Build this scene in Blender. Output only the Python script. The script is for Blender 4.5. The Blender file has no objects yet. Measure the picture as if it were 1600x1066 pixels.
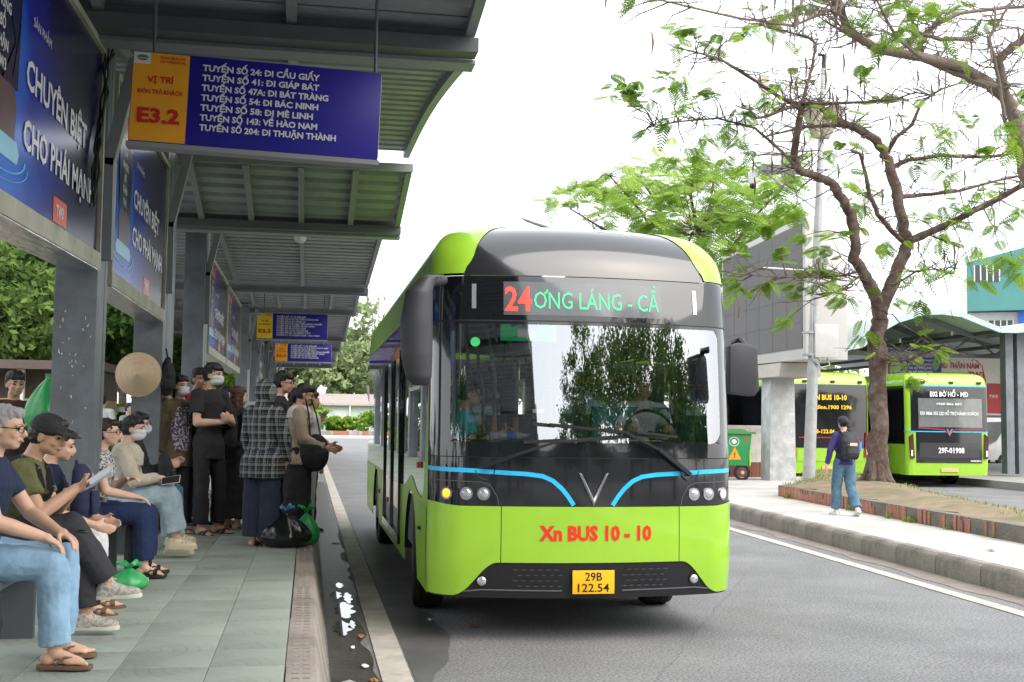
import bpy, bmesh, math, random
import numpy as np
from mathutils import Vector, Matrix, noise
V = Vector
R = math.radians
scene = bpy.context.scene
col = scene.collection
random.seed(7)

# ---------------------------------------------------------------- camera
CAM_Z = 1.70
cam_data = bpy.data.cameras.new('camera')
cam = bpy.data.objects.new('camera', cam_data)
col.objects.link(cam)
cam_data.sensor_width = 36.0
cam_data.lens = 40.5
cam_data.clip_start = 0.05
cam_data.clip_end = 3000
yaw, pitch, roll = math.atan(0.175), math.atan(127 / 1800.0), 0.013
fw = V((math.sin(yaw) * math.cos(pitch), math.cos(yaw) * math.cos(pitch), math.sin(pitch)))
r0 = V((math.cos(yaw), -math.sin(yaw), 0))
u0 = r0.cross(fw)
rt = math.cos(roll) * r0 + math.sin(roll) * u0
up = -math.sin(roll) * r0 + math.cos(roll) * u0
m = Matrix((rt, up, -fw)).transposed().to_4x4()
m.translation = V((0, 0, CAM_Z))
cam.matrix_world = m
scene.camera = cam

# ---------------------------------------------------------------- overcast daylight
SUN_EL, SUN_AZ = R(46), R(146)
world = bpy.data.worlds.new('World')
scene.world = world
world.use_nodes = True
wt = world.node_tree
wt.nodes.clear()
wo = wt.nodes.new('ShaderNodeOutputWorld')
sky = wt.nodes.new('ShaderNodeTexSky')
sky.sky_type = 'NISHITA'
sky.sun_disc = False
sky.sun_elevation = SUN_EL
sky.sun_rotation = SUN_AZ
sky.air_density = 1.0
sky.dust_density = 4.0
b1 = wt.nodes.new('ShaderNodeBackground')
b1.inputs[1].default_value = 0.05
b2 = wt.nodes.new('ShaderNodeBackground')       # the cloud sheet that covers the whole sky
b2.inputs[0].default_value = (0.97, 0.985, 1.0, 1)
b2.inputs[1].default_value = 0.98
addw = wt.nodes.new('ShaderNodeAddShader')
wt.links.new(sky.outputs[0], b1.inputs[0])
wt.links.new(b1.outputs[0], addw.inputs[0])
wt.links.new(b2.outputs[0], addw.inputs[1])
wt.links.new(addw.outputs[0], wo.inputs[0])
sun_data = bpy.data.lights.new('sun', 'SUN')
sun_data.energy = 1.5
sun_data.angle = R(60)
sun_data.color = (1.0, 0.97, 0.92)
sun = bpy.data.objects.new('sun', sun_data)
col.objects.link(sun)
sd = V((math.sin(SUN_AZ) * math.cos(SUN_EL), math.cos(SUN_EL) * math.cos(SUN_AZ), math.sin(SUN_EL)))   # direction towards the sun
sun.rotation_euler = (-sd).to_track_quat('-Z', 'Y').to_euler()
sun.location = (0, -20, 40)
scene.view_settings.view_transform = 'Standard'
scene.view_settings.look = 'None'
scene.view_settings.exposure = 0.93
scene.view_settings.gamma = 1.0
scene.view_settings.use_curve_mapping = False
scene.cycles.max_bounces = 8
scene.cycles.transparent_max_bounces = 16
scene.cycles.sample_clamp_indirect = 8

# ---------------------------------------------------------------- materials
def lin(h):
    if isinstance(h, str):
        h = h.lstrip('#')
        c = [int(h[i:i + 2], 16) / 255 for i in (0, 2, 4)]
        return tuple(x / 12.92 if x <= 0.04045 else ((x + 0.055) / 1.055) ** 2.4 for x in c) + (1,)
    return tuple(h[:3]) + (1,)

MATS = {}
def mat(name, color, rough=0.6, var=0.12, scale=6.0, bump=0.0, bscale=None, metal=0.0, coat=0.0,
        emit=None, estr=0.0, stretch=None, dirt=None, dirt_amt=0.5, dscale=1.5, alpha=None):
    if name in MATS: return MATS[name]
    mm = bpy.data.materials.new(name)
    mm.use_nodes = True
    nt = mm.node_tree
    b = nt.nodes['Principled BSDF']
    c = lin(color)
    b.inputs['Roughness'].default_value = rough
    b.inputs['Metallic'].default_value = metal
    b.inputs['Coat Weight'].default_value = coat
    b.inputs['Coat Roughness'].default_value = 0.04
    tc = nt.nodes.new('ShaderNodeTexCoord')
    src = tc.outputs['Object']
    if stretch:
        mp = nt.nodes.new('ShaderNodeMapping')
        mp.inputs['Scale'].default_value = stretch
        nt.links.new(src, mp.inputs[0]); src = mp.outputs[0]
    nz = nt.nodes.new('ShaderNodeTexNoise')
    nz.inputs['Scale'].default_value = scale
    nz.inputs['Detail'].default_value = 6
    nz.inputs['Roughness'].default_value = 0.6
    nt.links.new(src, nz.inputs['Vector'])
    mr = nt.nodes.new('ShaderNodeMapRange')
    mr.inputs[1].default_value = 0.3; mr.inputs[2].default_value = 0.7
    mr.inputs[3].default_value = 1 - var; mr.inputs[4].default_value = 1 + var
    nt.links.new(nz.outputs[0], mr.inputs[0])
    mx = nt.nodes.new('ShaderNodeVectorMath'); mx.operation = 'SCALE'
    mx.inputs[0].default_value = c[:3]
    nt.links.new(mr.outputs[0], mx.inputs['Scale'])
    outc = mx.outputs[0]
    if dirt:
        n2 = nt.nodes.new('ShaderNodeTexNoise'); n2.inputs['Scale'].default_value = dscale
        n2.inputs['Detail'].default_value = 8; n2.inputs['Roughness'].default_value = 0.7
        nt.links.new(tc.outputs['Object'], n2.inputs['Vector'])
        r2 = nt.nodes.new('ShaderNodeMapRange'); r2.inputs[1].default_value = 0.45; r2.inputs[2].default_value = 0.68
        r2.inputs[3].default_value = 0; r2.inputs[4].default_value = dirt_amt
        nt.links.new(n2.outputs[0], r2.inputs[0])
        m2 = nt.nodes.new('ShaderNodeMix'); m2.data_type = 'RGBA'
        nt.links.new(r2.outputs[0], m2.inputs[0]); nt.links.new(outc, m2.inputs[6])
        m2.inputs[7].default_value = lin(dirt)
        outc = m2.outputs[2]
    nt.links.new(outc, b.inputs['Base Color'])
    if bump:
        n3 = nt.nodes.new('ShaderNodeTexNoise'); n3.inputs['Scale'].default_value = bscale or scale * 4
        n3.inputs['Detail'].default_value = 4
        nt.links.new(src, n3.inputs['Vector'])
        bp = nt.nodes.new('ShaderNodeBump'); bp.inputs['Strength'].default_value = bump
        bp.inputs['Distance'].default_value = 0.02
        nt.links.new(n3.outputs[0], bp.inputs['Height']); nt.links.new(bp.outputs[0], b.inputs['Normal'])
    if emit is not None:
        b.inputs['Emission Color'].default_value = lin(emit)
        b.inputs['Emission Strength'].default_value = estr
    if alpha is not None:
        b.inputs['Alpha'].default_value = alpha
    MATS[name] = mm
    return mm

def glass_mat(name, tint=(0.9, 0.95, 0.93), refl=1.6, base=0.06):
    """thin pane: fresnel mix of mirror and tinted transparency"""
    mm = bpy.data.materials.new(name); mm.use_nodes = True
    nt = mm.node_tree; nt.nodes.clear()
    o = nt.nodes.new('ShaderNodeOutputMaterial')
    tr = nt.nodes.new('ShaderNodeBsdfTransparent'); tr.inputs[0].default_value = tint + (1,)
    gl = nt.nodes.new('ShaderNodeBsdfGlossy'); gl.inputs['Roughness'].default_value = 0.01
    gl.inputs[0].default_value = (0.95, 0.97, 1, 1)
    fr = nt.nodes.new('ShaderNodeFresnel'); fr.inputs[0].default_value = 1.5
    ma = nt.nodes.new('ShaderNodeMath'); ma.operation = 'MULTIPLY_ADD'; ma.use_clamp = True
    ma.inputs[1].default_value = refl; ma.inputs[2].default_value = base
    mx = nt.nodes.new('ShaderNodeMixShader')
    nt.links.new(fr.outputs[0], ma.inputs[0]); nt.links.new(ma.outputs[0], mx.inputs[0])
    nt.links.new(tr.outputs[0], mx.inputs[1]); nt.links.new(gl.outputs[0], mx.inputs[2])
    nt.links.new(mx.outputs[0], o.inputs[0])
    MATS[name] = mm
    return mm

# ---------------------------------------------------------------- mesh builder
class MB:
    def __init__(s): s.v = []; s.f = []; s.m = []
    def add(s, vs, fs, mi=0):
        o = len(s.v)
        s.v += [tuple(x) for x in vs]
        s.f += [tuple(i + o for i in f) for f in fs]
        s.m += [mi] * len(fs)
        return s
    def box(s, x0, x1, y0, y1, z0, z1, mi=0):
        return s.add([(x0, y0, z0), (x1, y0, z0), (x1, y1, z0), (x0, y1, z0), (x0, y0, z1), (x1, y0, z1), (x1, y1, z1), (x0, y1, z1)],
                     [(0, 3, 2, 1), (4, 5, 6, 7), (0, 1, 5, 4), (1, 2, 6, 5), (2, 3, 7, 6), (3, 0, 4, 7)], mi)
    def bar(s, p0, p1, w, h, upv=(0, 0, 1), mi=0):
        p0, p1 = V(p0), V(p1); d = (p1 - p0).normalized(); upv = V(upv)
        if abs(d.dot(upv)) > 0.98: upv = V((0, 1, 0))
        a = d.cross(upv).normalized(); b = a.cross(d)
        a *= w / 2; b *= h / 2
        vs = [p + x for p in (p0, p1) for x in (-a - b, a - b, a + b, -a + b)]
        return s.add(vs, [(3, 2, 1, 0), (4, 5, 6, 7), (0, 1, 5, 4), (1, 2, 6, 5), (2, 3, 7, 6), (3, 0, 4, 7)], mi)
    def tube(s, pts, rad, n=8, cap=True, mi=0):
        pts = [V(p) for p in pts]
        if not hasattr(rad, '__len__'): rad = [rad] * len(pts)
        ref = V((0, 0, 1)); vs = []; a = None
        for i, p in enumerate(pts):
            d = (pts[min(i + 1, len(pts) - 1)] - pts[max(i - 1, 0)]).normalized()
            if a is None:
                a = d.cross(ref if abs(d.dot(ref)) < 0.95 else V((1, 0, 0))).normalized()
            else:
                a = (a - d * a.dot(d)).normalized()
            b = d.cross(a)
            for k in range(n):
                t = 2 * math.pi * k / n
                vs.append(p + (a * math.cos(t) + b * math.sin(t)) * rad[i])
        fs = []
        for i in range(len(pts) - 1):
            for k in range(n):
                k2 = (k + 1) % n
                fs.append((i * n + k, i * n + k2, (i + 1) * n + k2, (i + 1) * n + k))
        if cap:
            fs.append(tuple(reversed(range(n)))); fs.append(tuple((len(pts) - 1) * n + k for k in range(n)))
        return s.add(vs, fs, mi)
    def ell(s, c, r, ax=None, nu=14, nv=9, mi=0):
        c = V(c)
        if not hasattr(r, '__len__'): r = (r, r, r)
        ax = ax or (V((1, 0, 0)), V((0, 1, 0)), V((0, 0, 1)))
        vs = [c - ax[2] * r[2]]
        for j in range(1, nv):
            ph = -math.pi / 2 + math.pi * j / nv
            for k in range(nu):
                t = 2 * math.pi * k / nu
                vs.append(c + ax[0] * r[0] * math.cos(ph) * math.cos(t) + ax[1] * r[1] * math.cos(ph) * math.sin(t) + ax[2] * r[2] * math.sin(ph))
        vs.append(c + ax[2] * r[2])
        fs = [(0, 1 + (k + 1) % nu, 1 + k) for k in range(nu)]
        for j in range(nv - 2):
            for k in range(nu):
                a = 1 + j * nu + k; b = 1 + j * nu + (k + 1) % nu
                fs.append((a, b, b + nu, a + nu))
        L = len(vs) - 1; o = 1 + (nv - 2) * nu
        fs += [(o + k, o + (k + 1) % nu, L) for k in range(nu)]
        return s.add(vs, fs, mi)
    def capsule(s, p0, p1, r0, r1, f0=False, f1=False, n=12):
        s.tube([p0, p1], [r0, r1], n)
        if not f0: s.ell(p0, r0, nu=n, nv=8)
        if not f1: s.ell(p1, r1, nu=n, nv=8)
        return s
    def rings(s, secs, ax, n=18, mi=0):
        """closed loft of ellipse rings: secs = [(center, rx, ry)]"""
        vs = []
        for c, rx, ry in secs:
            for k in range(n):
                t = 2 * math.pi * k / n
                vs.append(V(c) + ax[0] * rx * math.cos(t) + ax[1] * ry * math.sin(t))
        fs = []
        for i in range(len(secs) - 1):
            for k in range(n):
                k2 = (k + 1) % n
                fs.append((i * n + k, i * n + k2, (i + 1) * n + k2, (i + 1) * n + k))
        fs.append(tuple(reversed(range(n)))); fs.append(tuple((len(secs) - 1) * n + k for k in range(n)))
        return s.add(vs, fs, mi)
    def prism(s, pts, o, ax, ay, az, d, mi=0):
        """polygon pts (2D in ax, ay at origin o) extruded by d along az"""
        o, ax, ay, az = V(o), V(ax), V(ay), V(az); n = len(pts)
        vs = [o + ax * p[0] + ay * p[1] for p in pts] + [o + ax * p[0] + ay * p[1] + az * d for p in pts]
        fs = [tuple(reversed(range(n))), tuple(range(n, 2 * n))] + [(i, (i + 1) % n, n + (i + 1) % n, n + i) for i in range(n)]
        return s.add(vs, fs, mi)
    def grid(s, fn, nu, nv, mi=0):
        vs = [fn(i / nu, j / nv) for j in range(nv + 1) for i in range(nu + 1)]
        fs = [(j * (nu + 1) + i, j * (nu + 1) + i + 1, (j + 1) * (nu + 1) + i + 1, (j + 1) * (nu + 1) + i) for j in range(nv) for i in range(nu)]
        return s.add(vs, fs, mi)
    def mesh(s, name, mats, smooth=True, angle=40):
        me = bpy.data.meshes.new(name)
        me.from_pydata(s.v, [], s.f); me.update()
        for mm in (mats if isinstance(mats, (list, tuple)) else [mats]): me.materials.append(mm)
        if any(s.m): me.polygons.foreach_set('material_index', s.m)
        if smooth:
            me.shade_smooth(); me.set_sharp_from_angle(angle=R(angle))
        return me
    def build(s, name, mats, parent=None, smooth=True, world=False, angle=40, bevel=0):
        vs = s.v
        if world and parent is not None:
            inv = Matrix.LocRotScale(parent.location, parent.rotation_euler, parent.scale).inverted()
            s.v = [tuple(inv @ V(p)) for p in s.v]
        me = s.mesh(name, mats, smooth, angle)
        s.v = vs
        o = bpy.data.objects.new(name, me); col.objects.link(o)
        if parent is not None: o.parent = parent
        if bevel:
            bm = bmesh.new(); bm.from_mesh(me)
            bmesh.ops.bevel(bm, geom=[e for e in bm.edges if len(e.link_faces) == 2 and e.calc_face_angle(0) > 0.5], offset=bevel, segments=2, profile=0.6, affect='EDGES')
            bm.to_mesh(me); bm.free(); me.shade_smooth(); me.set_sharp_from_angle(angle=R(angle))
        return o

def tag(o, label=None, cat=None, group=None, kind=None):
    if label: o['label'] = label
    if cat: o['category'] = cat
    if group: o['group'] = group
    if kind: o['kind'] = kind
    return o
def thing(name, label, cat, loc=(0, 0, 0), rz=0, group=None):
    o = bpy.data.objects.new(name, None); col.objects.link(o)
    o.location = loc; o.rotation_euler = (0, 0, rz); o.empty_display_size = 0.2
    return tag(o, label, cat, group)
def struct(name, mb, m_, smooth=False, **k):
    return tag(mb.build(name, m_, None, smooth, **k), kind='structure')
def dup(root, loc, rz, label=None):
    r = root.copy(); col.objects.link(r); r.location = loc; r.rotation_euler = (0, 0, rz)
    if label: r['label'] = label
    for ch in list(root.children):
        c = ch.copy(); col.objects.link(c); c.parent = r
        for g in ch.children:
            d = g.copy(); col.objects.link(d); d.parent = c
    return r

REMESH = []
def soft(name, mb, mats, parent, voxel=0.012, smooth=3, fold=0, fsize=0.12):
    """union of overlapping closed solids into one continuous skin; baked at the end of the script"""
    o = mb.build(name, mats, parent, smooth=False)
    r = o.modifiers.new('r', 'REMESH'); r.mode = 'VOXEL'; r.voxel_size = voxel; r.use_smooth_shade = True
    if smooth:
        sm = o.modifiers.new('s', 'SMOOTH'); sm.factor = 0.5; sm.iterations = smooth
    if fold:
        tx = bpy.data.textures.new('fold', 'CLOUDS'); tx.noise_scale = fsize; tx.noise_depth = 2
        d = o.modifiers.new('d', 'DISPLACE'); d.texture = tx; d.strength = fold; d.mid_level = 0.5
        d.texture_coords = 'LOCAL'
    REMESH.append(o)
    return o
def bake_all():
    dg = bpy.context.evaluated_depsgraph_get()
    res = [bpy.data.meshes.new_from_object(o.evaluated_get(dg)) for o in REMESH]
    for o, me in zip(REMESH, res):
        old = o.data; o.modifiers.clear(); o.data = me; me.name = o.name
        me.shade_smooth()
        bpy.data.meshes.remove(old)

TXT = {}
SPECIAL = {'Đ': ('D', 'bar'), 'Ơ': ('O', 'horn'), 'Ờ': ('Ò', 'horn'), 'Ợ': ('Ọ', 'horn'), 'Ư': ('U', 'horn'), 'Ă': ('A', 'breve'), 'Ắ': ('Á', 'breve')}
def raw_text(s, bold, shear, res):
    cu = bpy.data.curves.new('t', 'FONT'); cu.body = s; cu.offset = bold; cu.resolution_u = res; cu.shear = shear
    ob = bpy.data.objects.new('t', cu); me = bpy.data.meshes.new_from_object(ob)
    vs = [tuple(v.co) for v in me.vertices]; fs = [tuple(p.vertices) for p in me.polygons]
    bpy.data.objects.remove(ob); bpy.data.curves.remove(cu); bpy.data.meshes.remove(me)
    return vs, fs
def glyphs(s, bold, shear, res):
    """the font lacks a few Vietnamese letters: their strokes are added to the base letter"""
    base = ''.join(SPECIAL[c][0] if c in SPECIAL else c for c in s)
    vs, fs = raw_text(base, bold, shear, res)
    for i, c in enumerate(s):
        if c not in SPECIAL: continue
        xr = max(v[0] for v in raw_text(base[:i + 1], bold, 0, res)[0])
        g = [v[0] for v in raw_text(base[i], bold, 0, res)[0]]; xl = xr - (max(g) - min(g)); w = xr - xl; t = .045 + bold
        kind = SPECIAL[c][1]; q = []
        if kind == 'bar': q = [[(xl - .09, .345 - t / 2), (xl + .30, .345 - t / 2), (xl + .30, .345 + t / 2), (xl - .09, .345 + t / 2)]]
        elif kind == 'horn': q = [[(xr - .10, .60), (xr + .02, .64), (xr + .10, .78), (xr + .02, .80), (xr - .04, .70), (xr - .13, .67)]]
        else:
            xc = (xl + xr) / 2; n = 6
            q = [[(xc + .15 * math.cos(a), .86 + .09 * math.sin(a)) for a in [math.pi + math.pi * k / n for k in range(n + 1)]] + [(xc + (.15 - t) * math.cos(a), .86 + (.09 - t) * math.sin(a)) for a in [2 * math.pi - math.pi * k / n for k in range(n + 1)]]]
        for poly in q:
            o = len(vs)
            if len(poly) <= 6: vs += [(x, y, 0) for x, y in poly]; fs.append(tuple(range(o, o + len(poly))))
            else:
                m_ = len(poly) // 2; vs += [(x, y, 0) for x, y in poly]
                fs += [(o + k, o + k + 1, o + 2 * m_ - 2 - k, o + 2 * m_ - 1 - k) for k in range(m_ - 1)]
    return vs, fs
def text(s, m_, parent, o, ax, ay, cap, width=None, bold=0.0, name='lettering', align='l', off=0.003, world=False, shear=0, res=2):
    """flat print: o = lower left (or centre) of the line, ax/ay unit vectors, cap = capital height"""
    key = (s, bold, shear, res)
    if key not in TXT:
        vs, fs = glyphs(s, bold, shear, res)
        TXT[key] = (vs, fs)
    vs, fs = TXT[key]
    if not vs: return None
    o, ax, ay = V(o), V(ax).normalized(), V(ay).normalized(); n = ax.cross(ay)
    x0 = min(v[0] for v in vs); x1 = max(v[0] for v in vs)
    k = cap / 0.69; kx = k if width is None else width / (x1 - x0)
    w = (x1 - x0) * kx
    sh = {'l': 0, 'c': -w / 2, 'r': -w}[align]
    mb = MB(); mb.add([o + ax * ((v[0] - x0) * kx + sh) + ay * (v[1] * k) + n * off for v in vs], fs)
    return mb.build(name, m_, parent, smooth=False, world=world)
# ---------------------------------------------------------------- people
SKIN = mat('skin', (0.66, 0.40, 0.28), 0.5, var=0.07, scale=14, bump=0.05, bscale=60)
SKIN_TAN = mat('skin_tan', (0.54, 0.31, 0.20), 0.5, var=0.07, scale=14, bump=0.05, bscale=60)
SKIN_PALE = mat('skin_pale', (0.70, 0.44, 0.33), 0.5, var=0.06, scale=14, bump=0.05, bscale=60)
LIP = mat('lip', (0.42, 0.19, 0.15), 0.5)
EYE = mat('eye_dark', (0.012, 0.009, 0.008), 0.25)
EYEW = mat('eye_white', (0.6, 0.58, 0.55), 0.3)
HAIR = mat('hair_black', (0.012, 0.010, 0.010), 0.42, var=0.5, scale=9, bump=0.5, bscale=25, stretch=(6, 6, 0.8))
HAIR_GREY = mat('hair_grey', (0.38, 0.37, 0.36), 0.6, var=0.3, scale=30, bump=0.5, bscale=60, stretch=(6, 6, 1))
HAIR_RED = mat('hair_auburn', (0.075, 0.022, 0.014), 0.45, var=0.5, scale=9, bump=0.5, bscale=25, stretch=(6, 6, 0.8))
def cloth(name, c, rough=0.85, var=0.12, bump=0.25):
    return mat(name, c, rough, var=var, scale=9, bump=bump, bscale=34)

def frame(fwd_, up_):
    up_ = V(up_).normalized(); f = V(fwd_); f = (f - up_ * f.dot(up_)).normalized()
    return f.cross(up_), f, up_
def n3(v): return V(v).normalized()

def add_hand(mb, w, d, nrm, side, curl=0.5, s=1.0, spread=0.02, k=1.0):
    """w wrist, d pointing direction, nrm palm normal (towards what it holds), side +1 if thumb lies on +a"""
    d = n3(d); nrm = n3(V(nrm) - d * V(nrm).dot(d)); a = d.cross(nrm)
    pc = w + d * 0.048 * s
    mb.ell(pc, (0.039 * s, 0.052 * s, 0.017 * s), (a, d, nrm), 12, 8)
    mb.capsule(w - d * .01, w + d * 0.03 * s, 0.026 * s, 0.028 * s, n=10)
    for i, (off, ln) in enumerate(((0.030, .070), (0.010, .080), (-.010, .074), (-.029, .058))):
        off *= side
        b = w + d * (0.086 - 0.004 * abs(i - 1)) * s + a * off * s
        d1 = n3(d + a * off * spread * 30 + nrm * curl * 0.7)
        d2 = n3(d1 + nrm * curl * 1.3)
        r = 0.0092 * s * k
        j1 = b + d1 * ln * 0.48 * s; j2 = j1 + d2 * ln * 0.52 * s
        mb.capsule(w + d * 0.045 * s + a * off * 0.8 * s, b, r * 1.1, r * 1.08, n=8); mb.capsule(b, j1, r * 1.05, r, n=8); mb.capsule(j1, j2, r, r * 0.85, n=8)
    tb = w + d * 0.022 * s + a * 0.022 * side * s
    t1 = tb + n3(d * 0.7 + a * side * 0.9 + nrm * 0.35) * 0.042 * s
    t2 = t1 + n3(d * 1.0 + a * side * 0.25 + nrm * (0.3 + curl)) * 0.036 * s
    mb.capsule(tb, t1, 0.014 * s, 0.0115 * s, n=8); mb.capsule(t1, t2, 0.0115 * s, 0.0095 * s, n=8)

def person(label, loc, rz, s=1.0, skin=SKIN, fem=False, pz=0.93, up_=(0, 0, 1), fat=1.0, head=(0, 0, 0),
           armL=None, armR=None, legL=None, legR=None, handL=None, handR=None,
           top=None, sleeve=1, hem=0.12, loose=1.0, bottom=None, blong=1.0, cuff=0.07, skirt=None,
           shoe=None, shoe_kind='shoe', hair=HAIR, hairdo='short', mask=None, glasses=False, cap_=None,
           hood=None, collar=None, voxel=0.011, group=None, open_front=None, name='person', only_upper=False):
    root = thing(name, label, 'person', loc, rz, group)
    X, F, U = frame((0, 1, 0), up_)
    pel = V((0, 0, pz * s))
    sw = (0.150 if fem else 0.172) * s
    A = (X, F, U)
    P = lambda t, x=0, y=0: pel + (U * t + X * x + F * y) * s
    body = MB()
    hipw = 0.158 if fem else 0.148
    def torso(mb, e, hemlen=None, body_only=False):
        q = s * fat
        secs = [(P(-.10, 0, -.005), (hipw - .02) * q + e, .085 * q + e), (P(-.04, 0, -.008), hipw * q + e, .105 * q + e), (P(.05), (hipw - .012) * q + e, .102 * q + e),
                (P(.15), (.128 if not fem else .115) * q + e, .092 * q + e), (P(.26), (.142 if not fem else .128) * q + e, .102 * q + e),
                (P(.36, 0, .004), (.150 if not fem else .134) * s + e, .108 * q + e), (P(.42), .125 * s + e, .088 * s + e), (P(.465), .090 * s + e, .068 * s + e * .7), (P(.495), .058 * s + e * .5, .052 * s + e * .4)]
        if hemlen is not None:
            secs = [x for x in secs[2:]]
            if hemlen > 0:
                secs = [(P(-hemlen), (hipw + .012) * q * loose + e, .112 * q * loose + e), (P(-.04), (hipw + .006) * q * loose + e, .11 * q * loose + e)] + secs
        mb.rings(secs, A)
        if fem: mb.ell(P(.30, .055, .07), .058 * s + e * .6, A, 10, 7); mb.ell(P(.30, -.055, .07), .058 * s + e * .6, A, 10, 7)
    torso(body, 0)
    nb = P(.49); HY, HP, HT = head
    # head frame
    nd = n3(U * 1.0 + V((0, 0, 0.5)) + F * 0.12)
    hq = Matrix.Rotation(R(HY), 3, 'Z')
    hf = hq @ V((0, 1, 0)) + V((0, 0, -math.tan(R(HP))))
    hupv = V((0, 0, 1)) + hq @ V((1, 0, 0)) * math.tan(R(HT))
    HX, HF, HU = frame(hf, hupv) if abs(HP) < 1 else None or frame(hf, hupv)
    HF = n3(hf); HX = n3(HF.cross(hupv)); HU = HX.cross(HF)
    hc = nb + nd * 0.122 * s + HF * (0.03 + max(0, HP) * .0012) * s + HU * 0.02 * s
    q = lambda x, y, z: hc + (HX * x + HF * y + HU * z) * s
    H = (HX, HF, HU)
    S3 = lambda *t: tuple(v * s for v in t)
    body.capsule(P(.44, 0, -.005), q(0, -.035, -.05), .055 * s, .050 * s, n=12)
    body.ell(q(0, -.012, .025), S3(.073, .092, .082), H)
    body.ell(q(0, .016, -.030), S3(.060, .068, .075), H)
    body.ell(q(0, .045, -.078), S3(.034, .034, .026), H)
    body.ell(q(.03, .02, -.06), S3(.028, .042, .028), H); body.ell(q(-.03, .02, -.06), S3(.028, .042, .028), H)
    for sx in (-1, 1):
        body.ell(q(.072 * sx, -.012, -.012), S3(.008, .018, .031), H, 10, 7)
        body.ell(q(.036 * sx, .055, -.030), S3(.023, .024, .020), H, 8, 6)
        body.ell(q(.030 * sx, .070, .018), S3(.026, .014, .010), H, 8, 6)
    body.capsule(q(0, .082, .008), q(0, .102, -.026), .0085 * s, .0125 * s, n=8)
    body.ell(q(0, .092, -.032), S3(.018, .012, .009), H, 8, 6)
    body.ell(q(0, .080, -.056), S3(.022, .012, .011), H, 8, 6)
    # limbs
    UA, FA, TH, SH = .285 * s, .245 * s, .425 * s, .405 * s
    sho = {-1: P(.425, -sw / s), 1: P(.425, sw / s)}
    body.capsule(P(.44, -.07), sho[-1], .052 * s, .052 * s, n=10); body.capsule(P(.44, .07), sho[1], .052 * s, .052 * s, n=10)
    J = {}
    darm = {1: ((.13, .02, -1), (.02, .22, -1)), -1: ((-.13, .02, -1), (-.02, .22, -1))}
    for sx, arm, hand in ((1, armR, handR), (-1, armL, handL)):
        a1, a2 = darm[sx] if (not arm or arm[0] == 'ik') else arm
        if arm and arm[0] == 'ik':          # reach for a point in the body's own frame
            tg, hint = V(arm[1]) * s, V(arm[2]); dv = tg - sho[sx]; dl = min(dv.length, (UA + FA) * .995); dn = dv.normalized()
            ca = (UA * UA + dl * dl - FA * FA) / (2 * UA * dl); pn = n3(hint - dn * hint.dot(dn)); sa = math.sqrt(max(0, 1 - ca * ca))
            a1 = dn * ca + pn * sa; a2 = dn * dl - a1 * UA
        e = sho[sx] + n3(a1) * UA; w = e + n3(a2) * FA
        J['e', sx], J['w', sx] = e, w
        body.capsule(sho[sx], e, .050 * s, .038 * s); body.capsule(e, e + n3(a2) * FA * .35, .039 * s, .040 * s); body.capsule(e + n3(a2) * FA * .35, w, .040 * s, .027 * s)
        hd, hn, curl = (hand or (a2, (-sx, 0, 0), .4))[:3]
        th = 1 if (n3(hd).cross(n3(V(hn) - n3(hd) * V(hn).dot(n3(hd))))).dot(V((0, 1, 0.35))) > 0 else -1
        if hand and len(hand) > 3: th = hand[3]
        add_hand(body, w, V(hd), V(hn), th, curl, s)
    hips = {-1: P(-.03, -.088), 1: P(-.03, .088)}
    dleg = ((.0, .0, -1), (0, -.02, -1))
    feet = {}
    for sx, leg in ((1, legR), (-1, legL)):
        lg = leg or dleg
        k = hips[sx] + n3(lg[0]) * TH; an = k + n3(lg[1]) * SH
        J['k', sx], J['a', sx] = k, an
        fd = n3(lg[2]) if len(lg) > 2 else V((.12 * sx, 1, 0)).normalized()
        body.capsule(hips[sx], k, .084 * s * fat, .055 * s); body.capsule(k, an, .052 * s, .037 * s)
        sd = n3(lg[1]); body.ell(k + sd * .13 * s - fd * .018 * s, S3(.05, .05, .12), frame(fd, -sd), 10, 7)
        fn = lg[3] if len(lg) > 3 else (0, 0, 1)
        fx, ff, fu = frame(fd, fn)
        ff = fd; fx = n3(ff.cross(V(fn))); fu = fx.cross(ff)
        feet[sx] = (an, fx, ff, fu)
        g = lambda x, y, z: an + (fx * x + ff * y + fu * z) * s
        body.ell(g(0, -.03, -.045), S3(.032, .04, .035), (fx, ff, fu), 10, 7)
        body.capsule(g(0, 0, -.02), g(0, .12, -.055), .032 * s, .020 * s, n=10)
        body.ell(g(0, .09, -.058), S3(.044, .062, .020), (fx, ff, fu), 12, 7)
        if shoe_kind in ('flip', 'sandal'):
            for i, tx in enumerate((-.03, -.012, .004, .018, .031)):
                tx *= -sx
                body.capsule(g(tx, .12, -.062), g(tx, .165 - i * .009, -.066), .0105 * s, (.012 if i == 0 else .009) * s, n=7)
    soft('body', body, skin, root, voxel, 5 if voxel < .007 else 3)
    # face details
    if hood != 'back':
        for sx in (-1, 1):
            ey = MB().ell(q(.029 * sx, .0745, .002), S3(.0155, .0065, .0065), H, 10, 6).build('eye', EYE, root)
            br = MB().tube([q(.012 * sx, .086, .022), q(.03 * sx, .084, .028), q(.046 * sx, .074, .022)], [.0028 * s, .0035 * s, .002 * s], 6).build('eyebrow', HAIR if hair is not HAIR_GREY else HAIR_GREY, root)
        if not mask:
            MB().ell(q(0, .0865, -.058), S3(.022, .0075, .0068), H, 12, 6).build('mouth', LIP, root)
    # hair
    hm = MB()
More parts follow.
